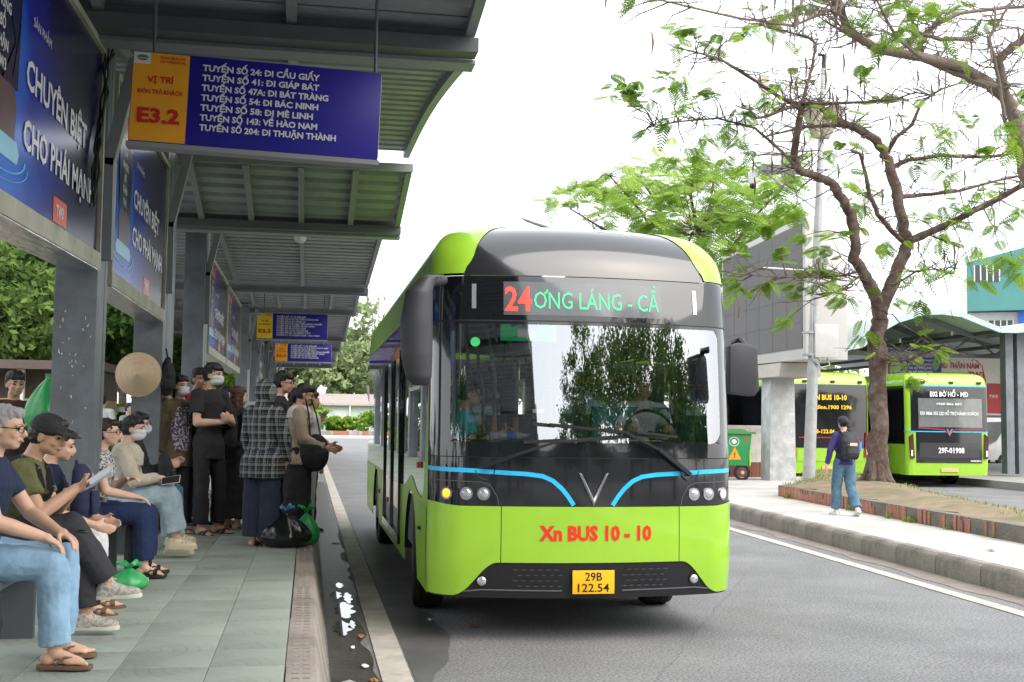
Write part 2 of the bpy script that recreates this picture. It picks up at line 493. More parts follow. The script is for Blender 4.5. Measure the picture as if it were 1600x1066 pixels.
    if hairdo and not hood:
        hm.ell(q(0, -.026, .042), S3(.082, .092, .082), H, 16, 10)
        hm.ell(q(0, -.045, .0), S3(.079, .074, .075), H, 16, 10)
        if hairdo in ('short', 'messy', 'bowl'):
            hm.ell(q(0, .035, .078), S3(.062, .052, .034), H, 14, 8)
        if hairdo in ('messy', 'bowl'):
            hm.ell(q(.0, .052, .062), S3(.068, .040, .028), H, 14, 8)
            hm.ell(q(0, -.01, .075), S3(.084, .090, .056), H, 14, 8)
        if hairdo in ('long', 'pony', 'bun'):
            hm.ell(q(0, .02, .065), S3(.070, .062, .046), H, 14, 8)
        if hairdo == 'long':
            for sx in (-1, 1): hm.capsule(q(.062 * sx, -.02, .02), q(.075 * sx, -.03, -.26), .03 * s, .03 * s)
            hm.rings([(q(0, -.06, .03), .075 * s, .05 * s), (q(0, -.08, -.15), .095 * s, .04 * s), (q(0, -.10, -.36), .085 * s, .028 * s), (q(0, -.105, -.42), .05 * s, .02 * s)], (HX, HF, HU))
        if hairdo == 'pony':
            hm.capsule(q(0, -.105, .0), q(0, -.13, -.1), .03 * s, .032 * s); hm.capsule(q(0, -.13, -.1), q(.02, -.12, -.26), .032 * s, .014 * s)
        if hairdo == 'bun':
            hm.ell(q(0, -.125, .02), S3(.048, .042, .048), H, 12, 8)
        soft('hair', hm, hair, root, max(.006, voxel * .7), 1, fold=.020, fsize=.022)
    if mask:
        mk = MB(); mk.ell(q(0, .034, -.026), S3(.066, .074, .036), H, 16, 10); mk.ell(q(0, .034, -.062), S3(.064, .071, .042), H, 16, 10); mk.ell(q(0, .085, -.045), S3(.030, .026, .040), H, 12, 8)
        mo = soft('face_mask', mk, mask, root, .007, 2)
        for sx in (-1, 1): MB().tube([q(.062 * sx, .05, -.03), q(.078 * sx, -.005, .012)], .0018 * s, 4).build('ear_loop', mask, root)
    if glasses:
        g = MB()
        for sx in (-1, 1):
            ring = [q(.032 * sx + .024 * math.cos(t), .094 - .012 * abs(math.cos(t)) * (1 if math.cos(t) * sx > 0 else 0), .0 + .018 * math.sin(t)) for t in [i * math.pi / 6 for i in range(13)]]
            g.tube(ring, .0022 * s, 5)
            g.tube([q(.056 * sx, .082, .004), q(.076 * sx, -.01, .006)], .0022 * s, 5)
        g.tube([q(-.008, .096, .003), q(.008, .096, .003)], .002 * s, 5)
        g.build('glasses', EYE, root)
    if cap_:
        c = MB(); c.ell(q(0, -.012, .052), S3(.090, .104, .075), H, 18, 10)
        c.rings([(q(0, -.012, .022), .089 * s, .104 * s), (q(0, -.012, .062), .088 * s, .103 * s)], H)
        c.rings([(q(0, .105, .034), .066 * s, .078 * s), (q(0, .112, .026), .066 * s, .080 * s)], H)
        soft('cap', c, cap_, root, .008, 2)
    # top
    if top:
        t = MB(); e = .014 * s; torso(t, e, hem)
        t.capsule(P(.432, -.07), sho[-1], .064 * s, .064 * s, n=10); t.capsule(P(.432, .07), sho[1], .064 * s, .064 * s, n=10)
        for sx in (-1, 1):
            ee, w = J['e', sx], J['w', sx]
            if sleeve >= 1.5:
                t.capsule(sho[sx], ee, .066 * s * loose, .057 * s * loose); t.capsule(ee, ee.lerp(w, .92), .057 * s * loose, .042 * s * loose, f1=True)
            elif sleeve > 0:
                t.capsule(sho[sx], sho[sx].lerp(ee, .62 * sleeve), .066 * s * loose, .064 * s * loose, f1=True)
        if hood:
            t.ell(q(0, -.025, .01), S3(.115, .125, .135), H, 18, 12); t.capsule(q(0, -.04, -.08), P(.44, 0, -.03), .085 * s, .1 * s)
        soft('top', t, top, root, max(.010, voxel), 3, fold=.028, fsize=.11)
        if collar:
            cm = MB(); cm.rings([(P(.365, 0, .005), .195 * s, .148 * s), (P(.45), .178 * s, .125 * s), (P(.485), .12 * s, .10 * s), (P(.505), .064 * s, .062 * s)], A)
            cm.rings([(P(.31, 0, .085), .11 * s, .072 * s), (P(.43, 0, .050), .15 * s, .098 * s)], A)
            soft('collar', cm, collar, root, .009, 2)
        if open_front:
            om = MB(); om.rings([(P(-.06, 0, .065 * fat), .125 * s, .090 * s), (P(.12, 0, .060), .115 * s, .086 * s), (P(.30, 0, .065), .115 * s, .092 * s), (P(.41, 0, .050), .085 * s, .070 * s)], A)
            soft('inner_shirt', om, open_front, root, .010, 2, fold=.006, fsize=.06)
    if bottom:
        t = MB(); e = .014 * s; q2 = s * fat
        t.rings([(P(-.10, 0, -.005), (hipw) * q2 + e, .098 * q2 + e), (P(-.04), hipw * q2 + e, .108 * q2 + e), (P(.07), (hipw - .02) * q2 + e, .100 * q2 + e)], A)
        for sx in (-1, 1):
            k, an = J['k', sx], J['a', sx]
            t.capsule(hips[sx], k, .102 * s * fat, max(.070, cuff) * s)
            t.capsule(k, k.lerp(an, .93 * blong), max(.070, cuff) * s, cuff * s, f1=True)
        soft('trousers', t, bottom, root, max(.010, voxel), 3, fold=.030, fsize=.15)
    if skirt:
        t = MB(); zl, wd = blong, cuff
        t.rings([(V((0, 0, pz * s + .06)), hipw * s + .01, .115 * s), (V((0, 0, pz * s - .08)), (hipw + .03) * s, .14 * s), (V((0, 0, (pz - .45 * zl) * s)), .185 * s, .15 * s), (V((0, 0, (pz - .8 * zl) * s)), .21 * s, .17 * s)], (V((1, 0, 0)), V((0, 1, 0)), V((0, 0, 1))))
        soft('skirt', t, skirt, root, .012, 3, fold=.04, fsize=.12)
    if shoe:
        for sx in (-1, 1):
            an, fx, ff, fu = feet[sx]
            g = lambda x, y, z: an + (fx * x + ff * y + fu * z) * s
            outl = [(-.028, -.075), (-.036, -.05), (-.036, .02), (-.046, .09), (-.044, .14), (-.028, .178), (0, .190), (.028, .178), (.044, .14), (.046, .09), (.036, .02), (.036, -.05), (.028, -.075), (0, -.085)]
            sm_ = SOLE.get(shoe_kind, SOLE['shoe']) if shoe_kind not in ('flip', 'sandal') else shoe
            sole = MB().prism([(x * s, y * s) for x, y in outl], an - fu * (.092 if shoe_kind != 'flip' else .094) * s, fx, ff, fu, (.024 if shoe_kind != 'flip' else .020) * s)
            if shoe_kind in ('flip', 'sandal'):
                so = sole.build('sandal', sm_, root, bevel=.003)
                st = MB(); st.tube([g(.038, .02, -.066), g(.030, .06, -.034), g(.004 * sx, .115, -.040), g(.004 * sx, .125, -.07)], [.006 * s] * 4, 6)
                st.tube([g(-.038, .02, -.066), g(-.030, .06, -.034), g(.004 * sx, .115, -.040)], [.006 * s] * 3, 6)
                if shoe_kind == 'sandal': st.rings([(g(0, .085, -.052), .05 * s, .028 * s), (g(0, .115, -.052), .050 * s, .026 * s)], (fx, fu, ff))
                st.build('strap', shoe, so)
            else:
                t = MB(); t.rings([(g(0, -.035, -.075), .040 * s, .045 * s), (g(0, -.03, -.03), .038 * s, .042 * s), (g(0, -.01, .01), .042 * s, .047 * s)], (fx, ff, fu))
                t.capsule(g(0, .0, -.03), g(0, .10, -.055), .042 * s, .032 * s); t.ell(g(0, .10, -.060), S3(.050, .088, .034), (fx, ff, fu)); t.ell(g(0, .02, -.065), S3(.042, .09, .03), (fx, ff, fu))
                so = soft('shoe', t, shoe, root, .008, 2)
                sole.build('sole', sm_, so, bevel=.004)
                if shoe_kind == 'lace':
                    lc = MB()
                    for i in range(5):
                        y = .03 + i * .022; z = -.012 - i * .007
                        lc.tube([g(-.022, y, z - .004), g(0, y + .004, z + .006), g(.022, y + .008, z - .004)], .0032 * s, 5)
                    lc.tube([g(0, .03, 0), g(.02, .02, .02), g(.035, .03, .01)], .0028 * s, 5); lc.tube([g(0, .03, 0), g(-.02, .02, .024), g(-.038, .04, .012)], .0028 * s, 5)
                    lc.build('lace', SOLE['shoe'], so)
                if shoe_kind == 'croc':
                    hl = MB()
                    for i, (hx, hy) in enumerate(((-.03, .09), (-.012, .11), (.012, .11), (.03, .09), (-.02, .13), (.02, .13), (0, .145), (-.034, .06), (.034, .06))):
                        hl.ell(g(hx, hy, -.026 - abs(hx) * .25 - (hy - .09) * .12), S3(.006, .006, .005), (fx, ff, fu), 6, 4)
                    hl.build('vent_hole', EYE, so)
    root['_d'] = 0; del root['_d']
    J['q'] = q; J['P'] = P; J['root'] = root; J['feet'] = feet
    return J
SOLE = {'shoe': mat('sole_white', (0.62, 0.60, 0.55), 0.7, dirt=(0.3, 0.27, 0.22)), 'croc': mat('croc_sole', (0.62, 0.56, 0.42), 0.6), 'lace': mat('sole_white2', (0.6, 0.58, 0.52), 0.7), 'dark': mat('sole_dark', (0.02, 0.02, 0.02), 0.6)}

def strap_mesh(mb, pts, w, t, nrm):
    pts = [V(p) for p in pts]
    for a, b in zip(pts[:-1], pts[1:]): mb.bar(a, b, w, t, nrm)

def backpack(label, loc, rz, m_, sc=1.0, straps=True, name='backpack', group=None, tilt=0):
    """local y = outward (away from the wearer's back), base at z=0"""
    t = thing(name, label, 'backpack', loc, rz, group)
    t.rotation_euler = (tilt, 0, rz); t.scale = (sc, sc, sc)
    b = MB(); b.rings([(V((0, .08, .02)), .13, .075), (V((0, .085, .10)), .155, .095), (V((0, .08, .30)), .15, .09), (V((0, .06, .42)), .12, .065), (V((0, .05, .46)), .06, .04)], (V((1, 0, 0)), V((0, 1, 0)), V((0, 0, 1))))
    soft('main_pack', b, m_, t, .012, 2, fold=.015, fsize=.08)
    p = MB(); p.rings([(V((0, .175, .05)), .10, .03), (V((0, .18, .12)), .115, .04), (V((0, .17, .24)), .105, .03)], (V((1, 0, 0)), V((0, 1, 0)), V((0, 0, 1))))
    soft('pocket', p, m_, t, .010, 2, fold=.008, fsize=.06)
    z = MB(); z.tube([(-.10, .175, .25), (0, .20, .262), (.10, .175, .25)], .004, 5); z.build('zip', mat('zip_metal', (.35, .35, .36), .4, metal=.6), t)
    h = MB(); h.tube([(-.03, .02, .44), (-.02, .02, .49), (.02, .02, .49), (.03, .02, .44)], .008, 6); h.build('handle', m_, t)
    if straps:
        for sx in (-1, 1):
            s_ = MB(); strap_mesh(s_, [(.08 * sx, .0, .40), (.095 * sx, -.05, .46), (.10 * sx, -.15, .44), (.11 * sx, -.22, .34), (.12 * sx, -.19, .2), (.13 * sx, -.05, .08), (.13 * sx, .03, .06)], .045, .012, (1, 0, 0))
            s_.build('strap', m_, t)
    return t
# ---------------------------------------------------------------- ground and roads
HP = 0.42        # height of the waiting platform
RP = 0.25        # height of the pavement across the road

def pattern_mat(name, color, kind):
    """paving with its own cast relief"""
    mm = mat(name, color, 0.8, var=0.16, scale=2.2, dirt=(0.10, 0.09, 0.075), dirt_amt=0.55, dscale=1.1)
    nt = mm.node_tree; b = nt.nodes['Principled BSDF']; N = nt.nodes.new; Lk = nt.links.new
    tc = N('ShaderNodeTexCoord')
    if kind == 'fan':
        vs = N('ShaderNodeVectorMath'); vs.operation = 'LENGTH'
        mp = N('ShaderNodeMapping'); mp.inputs['Location'].default_value = (0.22, 0.22, 0); mp.inputs['Scale'].default_value = (1, 1, 0)
        Lk(tc.outputs['Object'], mp.inputs[0]); Lk(mp.outputs[0], vs.inputs[0])
        a = N('ShaderNodeMath'); a.operation = 'MULTIPLY'; a.inputs[1].default_value = 92; Lk(vs.outputs['Value'], a.inputs[0])
        sn = N('ShaderNodeMath'); sn.operation = 'SINE'; Lk(a.outputs[0], sn.inputs[0])
        gt = N('ShaderNodeMapRange'); gt.inputs[1].default_value = 0.80; gt.inputs[2].default_value = 0.97; Lk(sn.outputs[0], gt.inputs[0])
        # radial joints
        sp = N('ShaderNodeSeparateXYZ'); Lk(mp.outputs[0], sp.inputs[0])
        at = N('ShaderNodeMath'); at.operation = 'ARCTAN2'; Lk(sp.outputs[0], at.inputs[0]); Lk(sp.outputs[1], at.inputs[1])
        a2 = N('ShaderNodeMath'); a2.operation = 'MULTIPLY'; a2.inputs[1].default_value = 42; Lk(at.outputs[0], a2.inputs[0])
        s2 = N('ShaderNodeMath'); s2.operation = 'SINE'; Lk(a2.outputs[0], s2.inputs[0])
        g2 = N('ShaderNodeMapRange'); g2.inputs[1].default_value = 0.93; g2.inputs[2].default_value = 0.99; Lk(s2.outputs[0], g2.inputs[0])
        mxx = N('ShaderNodeMath'); mxx.operation = 'MAXIMUM'; Lk(gt.outputs[0], mxx.inputs[0]); Lk(g2.outputs[0], mxx.inputs[1])
        h = mxx.outputs[0]
    else:
        bk = N('ShaderNodeTexBrick'); bk.inputs['Scale'].default_value = 1.0
        bk.inputs['Brick Width'].default_value = 0.455; bk.inputs['Row Height'].default_value = 0.455; bk.inputs['Mortar Size'].default_value = 0.006
        bk.offset = 0.0
        bk.inputs['Color1'].default_value = (0, 0, 0, 1); bk.inputs['Color2'].default_value = (0.1, .1, .1, 1); bk.inputs['Mortar'].default_value = (1, 1, 1, 1)
        Lk(tc.outputs['Object'], bk.inputs['Vector']); h = bk.outputs[0]
    # worn away in places
    wn = N('ShaderNodeTexNoise'); wn.inputs['Scale'].default_value = 2.5; Lk(tc.outputs['Object'], wn.inputs['Vector'])
    wr = N('ShaderNodeMapRange'); wr.inputs[1].default_value = 0.38; wr.inputs[2].default_value = 0.6; wr.inputs[3].default_value = 0.0; Lk(wn.outputs[0], wr.inputs[0])
    hm = N('ShaderNodeMath'); hm.operation = 'MULTIPLY'; Lk(h, hm.inputs[0]); Lk(wr.outputs[0], hm.inputs[1])
    old = b.inputs['Base Color'].links[0].from_socket
    mx = N('ShaderNodeMix'); mx.data_type = 'RGBA'; sc_ = N('ShaderNodeMath'); sc_.operation = 'MULTIPLY'; sc_.inputs[1].default_value = 0.17
    Lk(hm.outputs[0], sc_.inputs[0]); Lk(sc_.outputs[0], mx.inputs[0]); Lk(old, mx.inputs[6]); mx.inputs[7].default_value = (0.05, 0.05, 0.04, 1)
    Lk(mx.outputs[2], b.inputs['Base Color'])
    inv = N('ShaderNodeMath'); inv.operation = 'SUBTRACT'; inv.inputs[0].default_value = 1; Lk(hm.outputs[0], inv.inputs[1])
    bp = N('ShaderNodeBump'); bp.inputs['Strength'].default_value = 0.25; bp.inputs['Distance'].default_value = 0.004
    Lk(inv.outputs[0], bp.inputs['Height']); Lk(bp.outputs[0], b.inputs['Normal'])
    return mm

asphalt = mat('asphalt', (0.205, 0.205, 0.208), 0.85, var=0.16, scale=0.9, bump=0.55, bscale=160, dirt=(0.115, 0.115, 0.12), dirt_amt=0.5, dscale=0.35)
# fine stone speckle on the asphalt
_nt = asphalt.node_tree; _b = _nt.nodes['Principled BSDF']
_n = _nt.nodes.new('ShaderNodeTexNoise'); _n.inputs['Scale'].default_value = 48; _n.inputs['Detail'].default_value = 2
_tc = _nt.nodes.new('ShaderNodeTexCoord'); _nt.links.new(_tc.outputs['Object'], _n.inputs['Vector'])
_r = _nt.nodes.new('ShaderNodeMapRange'); _r.inputs[1].default_value = .35; _r.inputs[2].default_value = .65; _r.inputs[3].default_value = .62; _r.inputs[4].default_value = 1.38
_nt.links.new(_n.outputs[0], _r.inputs[0])
_s = _nt.nodes.new('ShaderNodeVectorMath'); _s.operation = 'SCALE'
_nt.links.new(_b.inputs['Base Color'].links[0].from_socket, _s.inputs[0]); _nt.links.new(_r.outputs[0], _s.inputs['Scale'])
_nt.links.new(_s.outputs[0], _b.inputs['Base Color'])

struct('road', MB().box(-300, 400, -120, 700, -0.5, 0.0), asphalt)

conc = mat('kerb_concrete', (0.30, 0.27, 0.24), 0.9, var=0.25, scale=3, bump=0.6, bscale=40, dirt=(0.07, 0.06, 0.05), dirt_amt=0.75, dscale=1.6)
concL = mat('platform_edge_concrete', (0.33, 0.285, 0.25), 0.85, var=0.18, scale=3, bump=0.4, bscale=50, dirt=(0.13, 0.11, 0.09), dirt_amt=0.6, dscale=2.0)
def vary(mm, amt=.16):
    nt = mm.node_tree; b = nt.nodes['Principled BSDF']; oi = nt.nodes.new('ShaderNodeObjectInfo'); mr = nt.nodes.new('ShaderNodeMapRange')
    mr.inputs[3].default_value = 1 - amt; mr.inputs[4].default_value = 1 + amt; nt.links.new(oi.outputs['Random'], mr.inputs[0])
    sc = nt.nodes.new('ShaderNodeVectorMath'); sc.operation = 'SCALE'; nt.links.new(b.inputs['Base Color'].links[0].from_socket, sc.inputs[0]); nt.links.new(mr.outputs[0], sc.inputs['Scale']); nt.links.new(sc.outputs[0], b.inputs['Base Color']); return mm
tileM = pattern_mat('green_fan_paving', (0.31, 0.36, 0.305), 'fan')
vary(tileM, .10)
slabM = pattern_mat('green_paving_far', (0.30, 0.35, 0.295), 'grid')
paveR = mat('pavement_stone', (0.50, 0.485, 0.45), 0.85, var=0.12, scale=1.2, bump=0.3, bscale=30, dirt=(0.25, 0.235, 0.20), dirt_amt=0.6, dscale=0.8)
white_line = mat('road_paint', (0.50, 0.46, 0.41), 0.8, var=0.12, scale=4, bump=0.3, bscale=90, dirt=(0.2, 0.19, 0.18), dirt_amt=0.55, dscale=3)

# waiting platform: slab with separate cast tiles near the camera
T = 0.455
XE = -0.93 - 4 * T            # inner end of the separate tiles
Y0T, NR = 4.4, 31
YE = Y0T + NR * T
pv = struct('platform_pavement', MB().box(-4.8, XE, -30, 75, -0.1, HP).box(XE, -0.09, YE, 75, -0.1, HP).box(XE, -0.09, -30, Y0T, -0.1, HP)
            .box(XE, -0.09, Y0T, YE, -0.1, HP - 0.03), slabM)
xs = [XE + i * T for i in range(5)] + [-0.475]
tm = {}
for w in (T, 0.385):
    b = MB(); g = .0018; b.box(-w / 2 + g, w / 2 - g, -T / 2 + g, T / 2 - g, -0.028, 0)
    o = b.build('t', tileM, None, smooth=False, bevel=.003); tm[w] = o.data; bpy.data.objects.remove(o)
rt_ = random.Random(5)
for x in xs:
    w = T if x < -0.5 else 0.385
    for j in range(NR):
        o = bpy.data.objects.new('paving_tile', tm[w]); col.objects.link(o); o.parent = pv
        o.location = (x + w / 2, Y0T + (j + .5) * T, HP + rt_.uniform(-.0015, .0015))
        o.rotation_euler = (rt_.uniform(-.004, .004), rt_.uniform(-.004, .004), (rt_.randrange(4) * math.pi / 2) if w == T else 0)
# kerb: stones with a sloping, dirty face
kb = struct('platform_kerb', MB().box(-0.085, 0.03, -30, 75, -0.1, HP - .02), concL)
ks = MB().prism([(-0.086, -.1), (0.19, -.1), (0.145, .10), (0.085, HP - .035), (0.07, HP - .004), (-0.086, HP - .002)], (0, .006, 0), (1, 0, 0), (0, 0, 1), (0, 1, 0), 1.488)
o = ks.build('t', concL, None, bevel=.006); km = o.data; bpy.data.objects.remove(o)
for j in range(36):
    o = bpy.data.objects.new('kerb_stone', km); col.objects.link(o); o.parent = kb; o.location = (rt_.uniform(-.004, .004), 3.2 + j * 1.5, rt_.uniform(-.004, .002))
# cast studs on the edge strip
st = MB()
for j in range(150):
    for x in (-.035, .02):
        y = 4.6 + j * .11; st.box(x - .018, x + .018, y - .01, y + .01, HP - .004, HP + .0015)
o = st.build('kerb_stud', concL, kb, smooth=False); o['kind'] = 'stuff'
gut = mat('wet_gutter', (0.042, 0.038, 0.033), 0.42, var=0.4, scale=3, bump=0.5, bscale=45, dirt=(0.10, 0.085, 0.065), dirt_amt=0.6, dscale=2.5)
gb = MB()
rg = random.Random(3); n = 90
ed = [0.47 + rg.uniform(-.05, .05) for _ in range(n + 1)]
ys = [2 + 30 * i / n for i in range(n + 1)]
gb.add([(0.185, y, .004) for y in ys] + [(e, y, .004) for e, y in zip(ed, ys)], [(i, n + 1 + i, n + 2 + i, i + 1) for i in range(n)])
struct('wet_gutter', gb, gut)
# damp patch of road where the buses stop
damp = mat('damp_asphalt', (0.115, 0.114, 0.114), 0.5, var=0.3, scale=1.5, bump=0.6, bscale=120)
db = MB(); n = 60
le = [0.735 + 0.0 * i for i in range(n + 1)]; 
re = [1.35 + .55 * math.sin(i * .35) * math.exp(-((i - 30) / 22) ** 2) + rg.uniform(-.1, .1) + (1.0 if i > 18 else 0) for i in range(n + 1)]
re = [0.74 + (r - .74) * min(1, i / 14) for i, r in enumerate(re)]
ys = [7.2 + 14 * i / n for i in range(n + 1)]
db.add([(l, y, .004) for l, y in zip(le, ys)] + [(r, y, .004) for r, y in zip(re, ys)], [(i, n + 1 + i, n + 2 + i, i + 1) for i in range(n)])
struct('damp_road', db, damp)
# puddle
pm = mat('puddle_water', (0.02, 0.02, 0.018), 0.02, var=0.1)
pm.node_tree.nodes['Principled BSDF'].inputs['IOR'].default_value = 1.8
pm.node_tree.nodes['Principled BSDF'].inputs['Specular IOR Level'].default_value = 1.0
def puddle(cx, y0, y1, wmax, seed):
    r = random.Random(seed); n = 26; L_, R_ = [], []
    for i in range(n + 1):
        t = i / n; w = wmax * math.sin(math.pi * min(1, max(0.02, t))) ** .6
        L_.append((cx - w * (.8 + .2 * math.sin(i * .9)) * r.uniform(.85, 1), y0 + (y1 - y0) * t, .008)); R_.append((cx + w * (.75 + .25 * math.sin(i * .7 + 1)) * r.uniform(.85, 1), y0 + (y1 - y0) * t, .008))
    return MB().add(L_ + R_, [(i, n + 1 + i, n + 2 + i, i + 1) for i in range(n)])
for i_, (cx_, a_, b_, w_) in enumerate(((.31, 9.3, 10.0, .09), (.36, 10.1, 11.0, .11), (.30, 11.15, 11.7, .07), (.41, 10.9, 11.6, .05), (.35, 11.9, 12.3, .05), (.40, 9.6, 10.0, .03))): struct('puddle', puddle(cx_, a_, b_, w_, i_), pm)
# painted lines
struct('road_line', MB().box(.515, .715, 1, 120, .004, .009), white_line)
RX = lambda y: 6.42 + .041 * (y - 9.8)
struct('road_line_right', MB().prism([(RX(2), 2), (RX(2) + .17, 2), (RX(60) + .17, 60), (RX(60), 60)], (0, 0, .004), (1, 0, 0), (0, 1, 0), (0, 0, 1), .005), white_line)
sandy = mat('sandy_road_edge', (0.235, 0.20, 0.175), 0.9, var=0.2, scale=3, bump=0.5, bscale=90)
KX = lambda y: 7.13 + .05 * (y - 10.7)
gb = MB(); n = 70; ys = [3 + 32 * i / n for i in range(n + 1)]
gb.add([(KX(y) - rg.uniform(.25, .40), y, .005) for y in ys] + [(KX(y) + .01, y, .005) for y in ys], [(i, n + 1 + i, n + 2 + i, i + 1) for i in range(n)])
struct('sandy_road_edge', gb, sandy)
# crack sealing lines in the asphalt
ck = mat('asphalt_crack', (0.145, 0.145, 0.147), 0.9)
for a, b_, w in (((2.05, 7.0), (5.4, 13.5), .007),):
    cb = MB(); n = 40; pts = []
    for i in range(n + 1):
        t = i / n; pts.append((a[0] + (b_[0] - a[0]) * t + rg.uniform(-.02, .02), a[1] + (b_[1] - a[1]) * t))
    cb.add([(x - w * rg.uniform(.1, .6), y, .004) for x, y in pts] + [(x + w * rg.uniform(.1, .6), y, .004) for x, y in pts], [(i, n + 1 + i, n + 2 + i, i + 1) for i in range(n)])
    struct('road_crack', cb, ck)

# pavement across the road
pr_ = [(KX(-20) + .17, -20), (KX(38) + .17, 38), (9.5, 40), (14.8, 34), (15.2, 31.0), (13.0, 25), (11.6, 19.5), (10.5, 15.2), (9.8, 8), (9.2, -20)]
pvr = struct('right_pavement', MB().prism(pr_, (0, 0, -.1), (1, 0, 0), (0, 1, 0), (0, 0, 1), RP + .1), paveR)
kr = struct('right_kerb', MB().prism([(KX(-20) + .02, -20), (KX(40) + .02, 40), (KX(40) + .16, 40), (KX(-20) + .16, -20)], (0, 0, -.1), (1, 0, 0), (0, 1, 0), (0, 0, 1), RP + .07), conc)
ks = MB().prism([(0, -.1), (.172, -.1), (.172, RP + .004), (.045, RP + .004), (.012, RP - .03), (0, RP - .06)], (0, .005, 0), (1, 0, 0), (0, 0, 1), (0, 1, 0), 0.985)
o = ks.build('t', conc, None, bevel=.008); km = o.data; bpy.data.objects.remove(o)
for j in range(33):
    y = 2.5 + j * 1.0
    o = bpy.data.objects.new('kerb_stone', km); col.objects.link(o); o.parent = kr; o.location = (KX(y) + rt_.uniform(-.006, .006), y, rt_.uniform(-.006, .003)); o.rotation_euler.z = -.05 + rt_.uniform(-.003, .003)
# island of the far shelter
isl = mat('island_paving', (0.30, 0.295, 0.28), 0.9, var=0.15, scale=1.5, bump=.3, bscale=20)
struct('far_pavement', MB().prism([(19.3, 26), (20.2, 21), (26, 20), (70, 28), (70, 70), (19.6, 70)], (0, 0, -.1), (1, 0, 0), (0, 1, 0), (0, 0, 1), .32), isl)

# planter with the tree: rough concrete wall faced with upright terracotta tiles
soil = mat('planter_soil', (0.25, 0.185, 0.125), 0.95, var=0.25, scale=3, bump=0.8, bscale=30, dirt=(0.10, 0.13, 0.04), dirt_amt=0.7, dscale=0.9)
rough_c = mat('planter_concrete', (0.20, 0.175, 0.15), 0.95, var=0.35, scale=6, bump=1.0, bscale=22, dirt=(0.06, 0.055, 0.045), dirt_amt=0.8, dscale=3)
terra = vary(mat('terracotta_tile', (0.40, 0.175, 0.115), 0.8, var=0.2, scale=8, bump=0.3, bscale=40, dirt=(.2, .12, .09), dirt_amt=.6, dscale=6), .22)
PF = [(8.45, 5), (8.95, 13.4), (9.61, 22.7)]
PB = [(10.5, 23.7), (13.4, 29.6), (14.7, 31.0), (15.0, 30.4), (12.9, 25), (11.95, 21), (10.75, 16), (9.9, 11), (9.4, 5)]
planter = thing('tree_planter', 'low planter wall faced with upright terracotta tiles round the bare earth under the street tree', 'planter', (9.6, 18, RP))
pb = MB(); n = 60
poly = PF + PB
pb.prism([(x - 9.6, y - 18) for x, y in poly], (0, 0, -.05), (1, 0, 0), (0, 1, 0), (0, 0, 1), .27)
pb.build('wall', rough_c, planter, smooth=False)
# mound of earth inside
cx = sum(p[0] for p in poly) / len(poly); cy = sum(p[1] for p in poly) / len(poly)
def inside(x, y, pg):
    c = False; j = len(pg) - 1
    for i in range(len(pg)):
        if (pg[i][1] > y) != (pg[j][1] > y) and x < (pg[j][0] - pg[i][0]) * (y - pg[i][1]) / (pg[j][1] - pg[i][1]) + pg[i][0]: c = not c
        j = i
    return c
def edge_d(x, y, pg):
    d = 9e9; p = V((x, y))
    for i in range(len(pg)):
        a, b_ = V(pg[i]), V(pg[(i + 1) % len(pg)]); t = max(0, min(1, (p - a).dot(b_ - a) / (b_ - a).length_squared))
        d = min(d, (p - a - (b_ - a) * t).length)
    return d
def mound_h(x, y):
    d = edge_d(x, y, poly)
    return .200 + .13 * min(1, d / .9) + .05 * noise.noise(V((x, y, 0)) * .9) * min(1, d * 2) + .08 * math.exp(-((x - 11.27) ** 2 + (y - 21.6) ** 2) / .9)
mb_ = MB(); S = .2; idx = {}
for i in range(int(7 / S)):
    for j in range(int(26.5 / S)):
        x, y = 8.3 + i * S, 5 + j * S
        if all(inside(x + dx, y + dy, poly) for dx in (0, S) for dy in (0, S)):
            q_ = []
            for dx, dy in ((0, 0), (S, 0), (S, S), (0, S)):
                k_ = (i + (dx > 0), j + (dy > 0))
                if k_ not in idx: idx[k_] = len(mb_.v); mb_.v.append((x + dx - 9.6, y + dy - 18, mound_h(x + dx, y + dy)))
                q_.append(idx[k_])
            mb_.f.append(tuple(q_)); mb_.m.append(0)
mb_.build('soil', soil, planter)
tb = MB().box(-.014, .002, -.030, .030, .0, .20)
o = tb.build('t', terra, None, smooth=False, bevel=.003); tme = o.data; bpy.data.objects.remove(o)
def on_front(y):
    for (xa, ya), (xb, yb) in zip(PF[:-1], PF[1:]):
        if ya <= y <= yb: return xa + (xb - xa) * (y - ya) / (yb - ya)
rr = random.Random(11); y = 9.6
while y < 22.65:
    keep = 1.0 if y > 19.2 else (.97 if 17.9 < y < 18.4 or 16.7 < y < 17.4 else (.75 if 15.9 < y < 16.3 or 14.7 < y < 15.05 else (.25 if y > 14 else .06)))
    if rr.random() < keep:
        o = bpy.data.objects.new('terracotta_tile', tme); col.objects.link(o); o.parent = planter
        o.location = (on_front(y) - 9.6 - .006, y - 18, rr.uniform(-.004, .012)); o.rotation_euler.z = -.065 + rr.uniform(-.02, .02); o.scale.z = rr.uniform(.97, 1.06) if rr.random() > .12 else rr.uniform(.5, .8)
    y += .066
# row of edge tiles on the wall end
for k in range(14):
    t = k / 14; o = bpy.data.objects.new('terracotta_tile', tme); col.objects.link(o); o.parent = planter
    o.location = (9.66 + .85 * t - 9.6, 22.72 + .95 * t - 18, 0); o.rotation_euler.z = -.85

